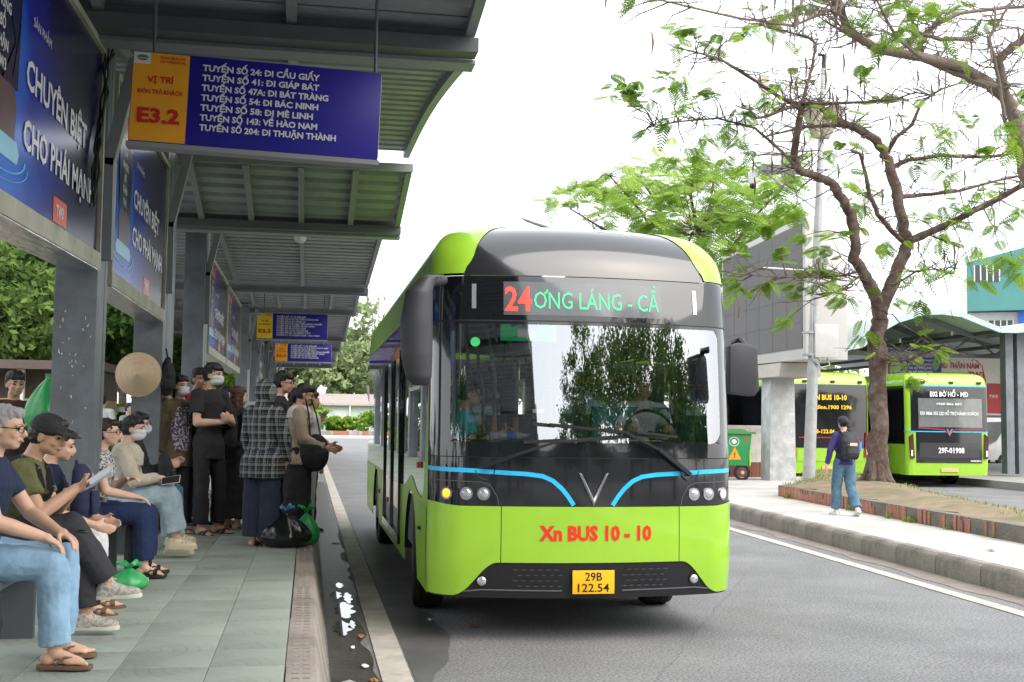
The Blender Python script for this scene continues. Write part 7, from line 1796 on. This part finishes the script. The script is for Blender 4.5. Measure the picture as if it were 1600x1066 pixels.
def pat_mat(name, base, spots, scale, kind='floral'):
    mm = cloth(name, base); nt = mm.node_tree; b = nt.nodes['Principled BSDF']; old = b.inputs['Base Color'].links[0].from_socket
    tc = nt.nodes.new('ShaderNodeTexCoord'); mx = nt.nodes.new('ShaderNodeMix'); mx.data_type = 'RGBA'; mx.inputs[7].default_value = spots + (1,)
    if kind == 'floral':
        v = nt.nodes.new('ShaderNodeTexVoronoi'); v.inputs['Scale'].default_value = scale; n = nt.nodes.new('ShaderNodeTexNoise'); n.inputs['Scale'].default_value = scale * .8; n.inputs['Distortion'].default_value = 2.5
        nt.links.new(tc.outputs['Object'], n.inputs['Vector']); r = nt.nodes.new('ShaderNodeMapRange'); r.inputs[1].default_value = .50; r.inputs[2].default_value = .54; nt.links.new(n.outputs[0], r.inputs[0]); nt.links.new(r.outputs[0], mx.inputs[0])
        nt.nodes.remove(v)
    else:
        sp = nt.nodes.new('ShaderNodeSeparateXYZ'); nt.links.new(tc.outputs['Object'], sp.inputs[0]); outs = []
        for ax_, ph in (('X', 0), ('Z', 1)):
            for f, th in ((scale, .55), (scale * 2.0, .86)):
                ml = nt.nodes.new('ShaderNodeMath'); ml.operation = 'MULTIPLY'; ml.inputs[1].default_value = f; nt.links.new(sp.outputs[ax_], ml.inputs[0])
                s_ = nt.nodes.new('ShaderNodeMath'); s_.operation = 'SINE'; nt.links.new(ml.outputs[0], s_.inputs[0])
                g = nt.nodes.new('ShaderNodeMapRange'); g.inputs[1].default_value = th; g.inputs[2].default_value = th + .1; g.inputs[4].default_value = .42; nt.links.new(s_.outputs[0], g.inputs[0]); outs.append(g.outputs[0])
        acc = outs[0]
        for o_ in outs[1:]:
            ad = nt.nodes.new('ShaderNodeMath'); ad.use_clamp = True; nt.links.new(acc, ad.inputs[0]); nt.links.new(o_, ad.inputs[1]); acc = ad.outputs[0]
        nt.links.new(acc, mx.inputs[0])
    nt.links.new(old, mx.inputs[6]); nt.links.new(mx.outputs[2], b.inputs['Base Color']); return mm
plaid = pat_mat('grey_plaid', (.013, .014, .017), (.26, .27, .27), 78, 'plaid')
floralW = pat_mat('floral_white_print', (.55, .54, .52), (.05, .06, .09), 30)
snk = pat_mat('sneaker_mesh', (.48, .45, .40), (.33, .30, .27), 26)
floralP = pat_mat('floral_purple_print', (.075, .045, .09), (.48, .45, .46), 22)
def seated(knee_z=.0, spread=.0, cross=None, sh=(0, .08, -1)):
    t = lambda s_: ((.10 * s_ + spread * s_, 1, knee_z), (0, sh[1], -1), (.15 * s_, 1, 0), (0, 0, 1))
    return t
sit = lambda s_, kz=.02, sy=.05, sp=.10: ((sp * s_, 1, kz), (0, sy, -1), (.12 * s_, 1, 0), (0, 0, 1))
# 0: dark-haired person cut by the left edge
person('person in a black jacket, cut off by the left edge beside the grey-haired man', at_(-1.92, 5.68), FX, s=1.0, pz=.55, up_=(0, .60, 1), armR=((.1, -.1, -1), (-.1, .6, -1)), armL=((-.1, -.1, -1), (.1, .6, -1)), legL=((-.08, 1, .0), (0, -.45, -1), (0, 1, 0), (0, 0, 1)), legR=((.08, 1, .0), (0, -.45, -1), (0, 1, 0), (0, 0, 1)), top=blk, sleeve=2, bottom=blk, shoe=flipB, voxel=.014)
# 1: grey-haired man
J1 = person('grey-haired man in navy polo shirt and light blue jeans with hands on his knees', at_(-1.69, 6.35), FX, s=1.03, pz=.56, up_=(0, .17, 1), head=(-6, 4, 0),
       armR=('ik', (.14, .36, .655), (.6, -.5, 0)), armL=('ik', (-.05, .40, .66), (-.7, -.5, 0)), handR=((-.25, .85, -.42), (0, -.45, -1), .6, 1), handL=((.35, .85, -.35), (0, -.45, -1), .6, -1),
       legL=((-.13, 1, -.05), (0, -.02, -1), (-.05, 1, 0), (0, 0, 1)), legR=((.10, 1, -.05), (0, .06, -1), (.12, 1, 0), (0, 0, 1)), top=navy, sleeve=.95, hem=.06, bottom=denimL, blong=1.02, cuff=.078, shoe=flip, shoe_kind='flip', hair=HAIR_GREY, glasses=True, voxel=.0065, fat=1.06)
# 2: man in black cap, legs crossed, holding a phone
J2 = person('older man in black cap and olive shirt sitting cross-legged with a phone', at_(-1.74, 7.08), FX, s=1.02, skin=SKIN_TAN, pz=.56, up_=(0, .36, 1), head=(-14, 14, 0),
       armR=('ik', (.14, .44, .86), (.5, -.3, -.8)), armL=('ik', (-.02, .40, .84), (-.5, -.3, -.8)), handR=((-.3, 1, .25), (-.5, 0, 1), .8, 1), handL=((.35, .9, .3), (.6, 0, .8), .7, -1),
       legL=((-.08, 1, -.02), (0, .14, -1), (.05, 1, 0), (0, 0, 1)), legR=((-.28, 1, .27), (-.22, .50, -.85), (.05, 1, .05), (0, -.05, 1)), top=knit, sleeve=1.0, hem=.06, bottom=char, blong=.98, cuff=.080, shoe=snk, shoe_kind='lace', hair=HAIR, hairdo='short', cap_=mat('cap_black', (.020, .020, .022), .8, bump=.3, bscale=60), voxel=.0065, fat=.96)
# 3: navy backpack on lap, white trousers (head hidden behind the man in the cap)
person('person in navy top and white trousers mostly hidden behind the man in the cap', at_(-1.78, 8.05), FX, s=.96, pz=.53, up_=(0, .22, 1), head=(0, 12, 0), armR=((.12, .45, -1), (-.2, 1, -.35)), armL=((-.1, .45, -1), (.2, 1, -.3)), legL=sit(-1, -.02), legR=sit(1, -.04, .04), top=navyD, sleeve=.8, bottom=whC, cuff=.07, shoe=flip, shoe_kind='sandal', voxel=.011)
# 4: woman with glasses and floral blouse
person('woman with glasses in white floral blouse and navy trousers beside the first column', at_(-1.70, 9.78), FX, s=.98, fem=True, skin=SKIN_PALE, pz=.55, up_=(0, .12, 1), head=(-6, 0, 0), glasses=True,
       armR=('ik', (.10, .34, .66), (.6, -.4, -.5)), armL=('ik', (-.04, .26, .80), (-.5, .1, -.8)), handR=((-.2, 1, -.25), (0, -.2, -1), .5, 1), handL=((.5, .8, .1), (.3, 0, -1), .6, -1), legL=sit(-1, -.03, .02), legR=sit(1, -.03, .06), top=floralW, sleeve=.9, hem=.05, bottom=cloth('royal_navy', (.012, .025, .085)), cuff=.085, blong=.95, shoe=flipB, shoe_kind='sandal', hair=mat('hair_dark_brown', (.03, .014, .010), .45, var=.5, scale=9, bump=.5, bscale=25, stretch=(6, 6, .8)), voxel=.010)
# 5: masked woman, cream jacket, phone on her lap
J5 = person('masked woman in cream jacket, pale jeans and cream clogs holding a phone on her lap', at_(-1.66, 10.95), FX, s=1.0, fem=True, skin=SKIN_PALE, pz=.55, up_=(0, .10, 1), head=(-8, 2, 0), mask=maskW,
       armR=('ik', (.08, .34, .74), (.6, -.5, -.4)), armL=('ik', (-.06, .30, .70), (-.6, -.5, -.4)), handR=((-.2, 1, -.25), (-.3, -.1, -1), .5, 1), handL=((.3, 1, -.25), (.3, -.1, -1), .5, -1), legL=((-.1, 1, .02), (0, .10, -1), (0, 1, 0), (0, 0, 1)), legR=((-.05, 1, .14), (-.10, .22, -1), (.1, 1, .02), (0, 0, 1)),
       top=cream, sleeve=2, loose=1.1, hem=.04, collar=cloth('cream_collar', (.60, .55, .44)), bottom=denimP, blong=.88, cuff=.105, shoe=croc, shoe_kind='croc', hairdo='bun', voxel=.008)
# 6: person behind with sunglasses
person('person with sunglasses and white mask seated just behind the woman in cream', at_(-1.72, 11.85), FX, s=1.02, fem=True, pz=.56, up_=(0, .08, 1), head=(-8, 0, 0), mask=maskW, glasses=True, armR=((.16, .3, -1), (-.2, 1, .3)), armL=((-.1, .4, -1), (.2, 1, .4)), legL=sit(-1), legR=sit(1), top=blk, sleeve=2, bottom=denimM, shoe=croc, shoe_kind='croc', hairdo='bun', voxel=.012)
# standing
person('masked woman in brown open jacket over a floral top holding a yellow bag', at_(-1.44, 13.45), D(-152), s=1.05, fem=True, head=(8, 0, 0), mask=maskW, armR=((.18, -.02, -1), (.05, .12, -1)), armL=((-.22, .0, -1), (-.02, .2, -1)), top=brownK, sleeve=2, loose=1.12, hem=.22, open_front=floralP, bottom=blk, cuff=.088, shoe=flip, shoe_kind='sandal', hairdo='pony', voxel=.010, fat=1.08)
person('man in red shirt standing behind the masked woman in brown', at_(-1.34, 14.4), D(-118), s=1.12, skin=SKIN_TAN, head=(-25, -4, 0), top=redC, sleeve=.8, bottom=denimM, shoe=flipB, shoe_kind='shoe', hairdo='messy', voxel=.013)
person('masked young man in black and white shirt standing with crossed arms', at_(-1.10, 13.35), D(-128), s=1.13, head=(10, 0, 0), mask=maskW, armR=((.28, .25, -1), (-.95, .62, .05)), armL=((-.30, .25, -1), (.95, .70, .12)), handR=((-1, .3, .3), (0, -1, .2), .5, 1), handL=((1, .4, .3), (0, -1, .2), .5, -1),
       top=blk, sleeve=1.1, loose=1.1, hem=.20, bottom=blk, cuff=.075, legR=((.02, .03, -1), (0, .02, -1)), legL=((-.06, .12, -1), (0, -.02, -1)), shoe=mat('slipper_grey', (.06, .055, .055), .8), shoe_kind='sandal', hairdo='bowl', voxel=.009, fat=.92)
person('woman with long auburn hair in black, seen from behind in the crowd', at_(-.84, 13.9), D(-48), s=.99, fem=True, head=(-8, 0, 0), top=blk, sleeve=2, skirt=blk, blong=1.0, shoe=flip, shoe_kind='sandal', hair=HAIR_RED, hairdo='long', voxel=.012)
person('person in hooded grey plaid jacket seen from behind beside the black rubbish bag', at_(-.45, 12.05), D(-28), s=.99, fem=True, head=(-20, 0, 0), hood='back', armL=((-.22, .1, -1), (.15, .45, -1)), armR=((.30, .12, -1), (-.15, .35, -1)), handR=((-.2, .2, -1), (-1, 0, 0), .4, 1), top=plaid, sleeve=2, loose=1.22, hem=.24, bottom=indigo, cuff=.115, blong=1.0, shoe=flipB, shoe_kind='flip', voxel=.009, fat=1.14)
person('tall young man with glasses looking right behind the plaid jacket', at_(-.33, 13.0), D(-96), s=1.08, head=(0, 6, 0), glasses=True, top=blk, sleeve=1, bottom=blk, shoe=flipB, hairdo='bowl', voxel=.011)
person('person with dark hair facing away between the tall man and the woman in tan', at_(-.17, 13.7), D(-30), s=.98, fem=True, head=(0, 0, 0), top=cloth('grey_top', (.09, .09, .095)), sleeve=2, bottom=blk, shoe=flipB, hairdo='bun', voxel=.013)
person('woman in tan blouse with wide white collar looking down beside the kerb', at_(-.10, 12.55), D(-92), s=1.0, fem=True, skin=SKIN_TAN, head=(-4, 16, 0), armR=((.16, .22, -1), (-.15, 1, -.42)), armL=((-.10, .35, -1), (.15, 1, -.35)), handR=((-.1, 1, -.2), (-.8, 0, -.4), .8, 1),
       top=tan_, sleeve=2, loose=1.08, hem=.12, collar=cloth('white_collar', (.62, .60, .55)), skirt=blk, blong=1.08, shoe=flipB, shoe_kind='sandal', hairdo='pony', voxel=.009)
person('person in white seen just behind the woman in the tan blouse', at_(.0, 13.6), D(-60), s=.96, fem=True, top=whC, sleeve=2, bottom=blk, shoe=flipB, armL=((-.1, .4, -1), (.4, .4, 1)), voxel=.013)
person('person in red trousers sitting farther down behind the crossed-arms man', at_(-1.70, 17.2), FX, s=1.0, pz=.55, up_=(0, .3, 1), head=(0, 15, 0), legL=sit(-1), legR=sit(1, .05, .12), top=whC, sleeve=1, bottom=redC, shoe=flipB, voxel=.014)
person('man in maroon sweater standing behind the bench at the left edge', at_(-2.62, 11.0, HP), D(-165), s=1.0, skin=SKIN_TAN, head=(14, 2, 0), top=maroon, sleeve=2, bottom=blk, shoe=flipB, hairdo='messy', voxel=.009)
person('man in white shirt seen from behind between the first two columns', at_(-4.05, 24.0, HP), D(-10), s=1.02, top=whC, sleeve=1, bottom=blk, shoe=flipB, voxel=.015)
person('person in dark cap standing behind the green bag left of the first column', at_(-2.75, 13.2, HP), D(-170), s=.92, top=blk, sleeve=2, bottom=blk, shoe=flipB, cap_=mat('cap_black', (0, 0, 0)), mask=mat('mask_dark', (.05, .05, .06), .8), voxel=.014)
person('person in pale top standing far behind the second column', at_(-3.4, 23, HP), D(-120), s=.93, top=cloth('mint_top', (.3, .45, .42)), sleeve=1, bottom=blk, shoe=flipB, voxel=.015)
person('woman in beige top standing half hidden behind the crossed-arms man', at_(-1.02, 14.5), D(-100), s=1.0, fem=True, skin=SKIN_PALE, head=(-10, 2, 0), top=cream, sleeve=2, bottom=denimM, shoe=flipB, hairdo='long', voxel=.013)
person('man in light grey shirt at the back of the standing crowd', at_(-.62, 15.6), D(-140), s=1.06, skin=SKIN_TAN, head=(10, 0, 0), top=cloth('light_grey_shirt', (.32, .33, .35)), sleeve=1, bottom=char, shoe=flipB, hairdo='messy', voxel=.014)
# passenger and driver
person('passenger in turquoise shirt sitting inside the front bus by the door', (1.27, 10.0, .78), FX, s=.99, skin=SKIN_TAN, pz=.55, up_=(0, .12, 1), head=(-8, 8, 0), armR=((.18, .30, -1), (-.25, .9, .35)), armL=((-.1, .5, -1), (.3, .9, .4)), handR=((-.2, .6, .6), (0, -1, 0), .8, 1), legL=sit(-1), legR=sit(1), top=teal, sleeve=.95, bottom=blk, shoe=flipB, voxel=.010)
person('driver in pale blue shirt behind the steering wheel of the front bus', (2.95, 10.05, .86), D(176), s=1.0, pz=.55, up_=(0, .05, 1), head=(16, 4, 0), armR=((.25, .45, -1), (-.20, 1, .25)), armL=((-.25, .45, -1), (.2, 1, .22)), legL=sit(-1, -.05, .3), legR=sit(1, -.05, .3), top=paleS, sleeve=1.0, bottom=blk, shoe=flipB, hairdo='messy', voxel=.010)
# walker on the right pavement
JW = person('young woman in violet jacket and jeans walking away along the right pavement', (8.66, 17.75, RP), D(4), s=.965, fem=True, head=(-6, 2, 0), armL=((-.42, -.02, -1), (-.22, .10, -1)), armR=((.20, .12, -1), (.05, .35, -1)), legL=((.0, .26, -1), (0, .02, -1), (-.1, 1, 0), (0, 0, 1)), legR=((.02, -.10, -1), (.0, -.55, -1), (.08, 1, -.55), (0, .55, 1)),
       top=purp, sleeve=2, hem=.08, bottom=denimM, cuff=.088, blong=1.0, shoe=mat('sneaker_white', (.66, .66, .64), .6), shoe_kind='shoe', hairdo='bun', cap_=mat('cap_navy', (.025, .022, .06), .8), voxel=.009)
lg = JW['root']
backpack('dark backpack with a pale label worn by the woman walking away', (8.66 - .005, 17.75 - .13, RP + .90), D(184), cloth('backpack_charcoal', (.016, .016, .020), rough=.6), 1.02)
lb_ = MB().box(-.05, .08, .215, .222, .235, .285).build('label_patch', mat('patch_pale', (.55, .42, .36), .6), None, smooth=False); lb_.parent = bpy.data.objects['backpack']
MB().tube([(-.17, .08, .14), (-.17, .08, .30)], .032, 10).build('side_bottle', mat('bottle_clear_blue', (.12, .25, .55), .2), bpy.data.objects['backpack'])
backpack('black backpack worn by the long-haired woman in the crowd', (-.88, 13.72, HP + .93), D(140), blk, .98)
backpack('navy backpack held on the lap of the person in white trousers', (-1.52, 8.02, HP + .60), D(-90), navy, .80, straps=False)
backpack('black backpack standing on the floor under the bench by the woman with glasses', (-1.42, 9.75, HP), D(-70), blk, .92, straps=False)
backpack('black backpack resting on the lap of the person with sunglasses', (-1.42, 11.65, HP + .58), D(-90), blk, .78, straps=False)

# ---------------------------------------------------------------- things people hold and bags on the floor
scrn = mat('phone_screen', (.02, .022, .026), .06, coat=1); phc = mat('phone_case', (.42, .42, .43), .4)
def phone(label, c, d, n, w=.078, h=.16, case=phc):
    c, d, n = V(c), n3(d), n3(n); a = d.cross(n); t = thing('phone', label, 'phone', c, 0, 'phones held by waiting people')
    m2 = MB().bar(-d * h / 2, d * h / 2, w, .010, n).build('case', case, t, bevel=.002)
    MB().bar(-d * h * .47 + n * .0056, d * h * .47 + n * .0056, w * .9, .0015, n).build('screen', scrn, t, smooth=False)
rootm = lambda J: Matrix.Translation(J['root'].location) @ Matrix.Rotation(J['root'].rotation_euler.z, 4, 'Z')
w2 = rootm(J2) @ J2['w', 1]; 
phone('phone in a pale case held up by the man in the black cap', w2 + V((.12, -.02, .06)), (.8, -.15, .55), (-.35, -.5, .8), .085, .18)
w5 = rootm(J5) @ J5['w', 1]
phone('black phone with pale rim held on the lap by the woman in cream', w5 + V((.11, -.06, -.02)), (.9, -.2, .15), (-.1, -.75, .6), .08, .17, mat('case_pale', (.6, .58, .52), .4))
w1 = rootm(J1) @ J1['w', -1]
k_ = tag(MB().ell((0, 0, 0), (.035, .018, .012)).build('key_fob', plastB, None), 'small black key fob under the hand of the grey-haired man', 'key fob'); k_.location = w1 + V((.12, -.02, .0))
# conical hat and what hangs on the second column
hatM = mat('palm_leaf_hat', (.60, .45, .29), .6, var=.06, scale=20, bump=.15, bscale=60)
hat = thing('conical_hat', 'pale conical leaf hat hanging on the second grey column', 'hat', (-1.835, 13.02, 2.165)); mb = MB(); n = 40
rr2 = [(.0, -.150), (.06, -.118), (.12, -.080), (.18, -.042), (.240, -.004)]
vs = [(r * math.cos(a), y, r * math.sin(a)) for r, y in rr2 for a in [6.2832 * k / n for k in range(n)]]
mb.add(vs, [(i * n + k, i * n + (k + 1) % n, (i + 1) * n + (k + 1) % n, (i + 1) * n + k) for i in range(4) for k in range(n)]); mb.build('cone', hatM, hat, angle=80)
for r, y in rr2[1:]:
    MB().tube([(r * math.cos(a), y - .001, r * math.sin(a)) for a in [6.2832 * k / n for k in range(n + 1)]], .0025, 4, cap=False).build('hoop', hatM, hat)
mb = MB(); mb.tube([(.1, 0, 0), (.12, .05, -.22), (.10, .05, -.30)], .008, 5); mb.build('chin_strap', mat('strap_teal', (.03, .2, .2), .6), hat)
hb = thing('hanging_bag', 'black bag hanging on the side of the second column behind the hat', 'bag', (-1.56, 13.3, 1.95)); mb = MB(); mb.rings([(V((0, 0, 0)), .04, .06), (V((0, 0, .1)), .09, .13), (V((0, 0, .3)), .07, .10), (V((0, 0, .42)), .02, .03)], (V((1, 0, 0)), V((0, 1, 0)))); soft('bag_body', mb, blk, hb, .012, 2, .03, .06)
MB().tube([(0, 0, .40), (-.03, 0, .52)], .01, 5).build('strap', blk, hb)
def sack(name, label, loc, r, h, m_, knot=True, seed=1, lob=10, cat='bag', kc=None):
    t = thing(name, label, cat, loc); mb = MB(); nu, nv = 44, 22; rs = random.Random(seed); ph = [rs.uniform(0, 6.28) for _ in range(4)]
    def f(u, v):
        a = u * 2 * math.pi; z = v; w = (math.sin(math.pi * min(1, .16 + .90 * z ** .8)) ** .55) if z < .98 else .12
        w *= 1 - .55 * z ** 3; w = max(w, .10)
        cr = 1 + .10 * z * math.sin(a * lob + ph[0] + 2 * z) + .05 * z * math.sin(a * lob * 2.3 + ph[1]) + .05 * math.sin(a * 2 + ph[2]) + .03 * noise.noise(V((math.cos(a) * 3, math.sin(a) * 3, z * 5 + seed)))
        return V((r * w * cr * math.cos(a), r * w * cr * math.sin(a), h * z))
    mb.grid(f, nu, nv); mb.build('sack_body', m_, t, angle=70)
    if knot:
        k = MB(); 
        for i in range(6):
            a = i * 1.05; k.tube([(0, 0, h * .96), (.03 * math.cos(a), .03 * math.sin(a), h * 1.05), (.09 * math.cos(a), .08 * math.sin(a), h * (1.10 + .06 * (i % 2)))], [.02, .012, .018], 6)
        k.build('knot', kc or m_, t)
    return t
binbag = mat('bin_bag_black', (.010, .010, .011), .22, var=.2, coat=.3, bump=.5, bscale=14)
sack('rubbish_bag', 'full black rubbish bag with blue knot on the platform edge', (-.21, 12.0, HP), .26, .36, binbag, seed=3, kc=mat('bag_blue', (.08, .26, .5), .4))
sack('green_bag', 'bright green bag leaning behind the black rubbish bag', (.0, 12.25, HP), .15, .34, mat('bag_green', (.03, .34, .09), .35, bump=.5, bscale=16), seed=5)
greenF = mat('film_green', (.06, .52, .16), .25, var=.2, bump=.4, bscale=16, alpha=.72)
gb_ = sack('plastic_bag', 'translucent green plastic bag holding bottles on the floor by the sneakers', (-1.30, 9.1, HP), .14, .17, greenF, seed=8)
for i, (x, y) in enumerate(((-.05, -.02), (.05, .03))):
    b_ = thing('drink_bottle', ('drink bottle with pale cap inside the green plastic bag, left one', 'drink bottle inside the green plastic bag, right one')[i], 'bottle', (-1.30 + x, 9.1 + y, HP + .05)); MB().tube([(-.08, 0, 0), (.05, 0, .01), (.07, 0, .012)], [.032, .032, .014], 10).build('bottle_body', mat('bottle_clear', (0, 0, 0)), b_); MB().tube([(.07, 0, .012), (.09, 0, .013)], .015, 8).build('cap', whT, b_)
sack('plastic_bag', 'yellow plastic bag held by the masked woman in brown', (-1.66, 13.35, HP + .40), .12, .46, mat('film_yellow', (.70, .48, .03), .4, bump=.5, bscale=14), seed=9, lob=5, knot=False)
pb_ = thing('paper_bag', 'brown paper bag hanging between the woman in brown and the man with crossed arms', 'bag', (-1.30, 14.3, HP + .42)); MB().box(-.11, .11, -.06, .06, 0, .32).build('bag_body', mat('kraft_paper', (.33, .24, .15), .8, bump=.3, bscale=12), pb_, bevel=.012); MB().tube([(-.05, 0, .32), (-.04, 0, .42), (.04, 0, .42), (.05, 0, .32)], .005, 5).build('handle', whC, pb_)
tt_ = thing('tote_bag', 'big round black shoulder bag held in front of the woman in tan', 'bag', (.06, 12.42, HP + .72)); mb = MB(); mb.ell((0, 0, .20), (.165, .12, .19), nu=18, nv=12); mb.ell((.02, 0, .30), (.12, .09, .11)); soft('bag_body', mb, blk, tt_, .012, 2, .02, .07)
MB().tube([(-.04, 0, .38), (-.06, -.03, .60), (-.10, -.04, .78)], .008, 5).tube([(.07, 0, .36), (.02, -.03, .6), (-.04, -.04, .78)], .008, 5).build('strap', blk, tt_)
sack('green_bag', 'bright green raincoat bundle beside the man in maroon left of the column', (-2.25, 10.6, HP + 1.15), .20, .50, mat('bag_green', (0, 0, 0)), seed=12, knot=False, lob=6)
cv = thing('folded_cloth', 'black cloth bag hanging under the bench by the light blue jeans', 'bag', (-1.62, 6.0, HP + .10)); mb = MB(); mb.rings([(V((0, 0, 0)), .16, .05), (V((0, 0, .15)), .19, .07), (V((0, 0, .33)), .17, .05)], (V((1, 0, 0)), V((0, 1, 0)))); soft('bag_body', mb, blk, cv, .012, 2, .03, .09)
sc = thing('folding_trolley', 'grey folding trolley standing behind the woman in tan at the kerb', 'trolley', (-.02, 13.35, HP)); MB().prism([(-.10, .0), (.10, .05), (.13, .75), (-.05, .80)], (0, 0, 0), (1, 0, 0), (0, 0, 1), (0, 1, 0), .04).build('panel', galv, sc, bevel=.01)
for x in (-.05, .06): MB().tube([(x, -.03, .04), (x, .07, .04)], .04, 10).build('wheel', rubber, sc)
tr_ = thing('handbag', 'silver patterned bag on the floor beside the person in red trousers', 'bag', (-1.35, 16.4, HP)); mb = MB(); mb.ell((0, 0, .16), (.19, .12, .16)); soft('bag_body', mb, pat_mat('silver_print', (.10, .10, .11), (.5, .5, .5), 16), tr_, .012, 2, .03, .06)
r2 = rootm(J2); bp_ = thing('backpack', 'dark grey backpack on the back of the man in the black cap', 'backpack', r2 @ (J2['P'](.02, 0, -.13)), J2['root'].rotation_euler.z)
m_ = MB(); P_ = J2['P']; o_ = P_(.02, 0, -.13)
m_.rings([(P_(.06, 0, -.19) - o_, .13, .06), (P_(.18, 0, -.21) - o_, .15, .08), (P_(.34, 0, -.20) - o_, .14, .07), (P_(.42, 0, -.17) - o_, .09, .04)], (V((1, 0, 0)), V((0, 1, 0)))); soft('main_pack', m_, char, bp_, .012, 2, .02, .07)
for sx in (-1, 1):
    m_ = MB(); strap_mesh(m_, [P_(.42, .10 * sx, -.13) - o_, P_(.475, .11 * sx, -.03) - o_, P_(.45, .115 * sx, .07) - o_, P_(.36, .12 * sx, .135) - o_, P_(.20, .14 * sx, .13) - o_, P_(.08, .16 * sx, .02) - o_], .045, .012, (1, 0, 0)); m_.build('strap', char, bp_)
bake_all()
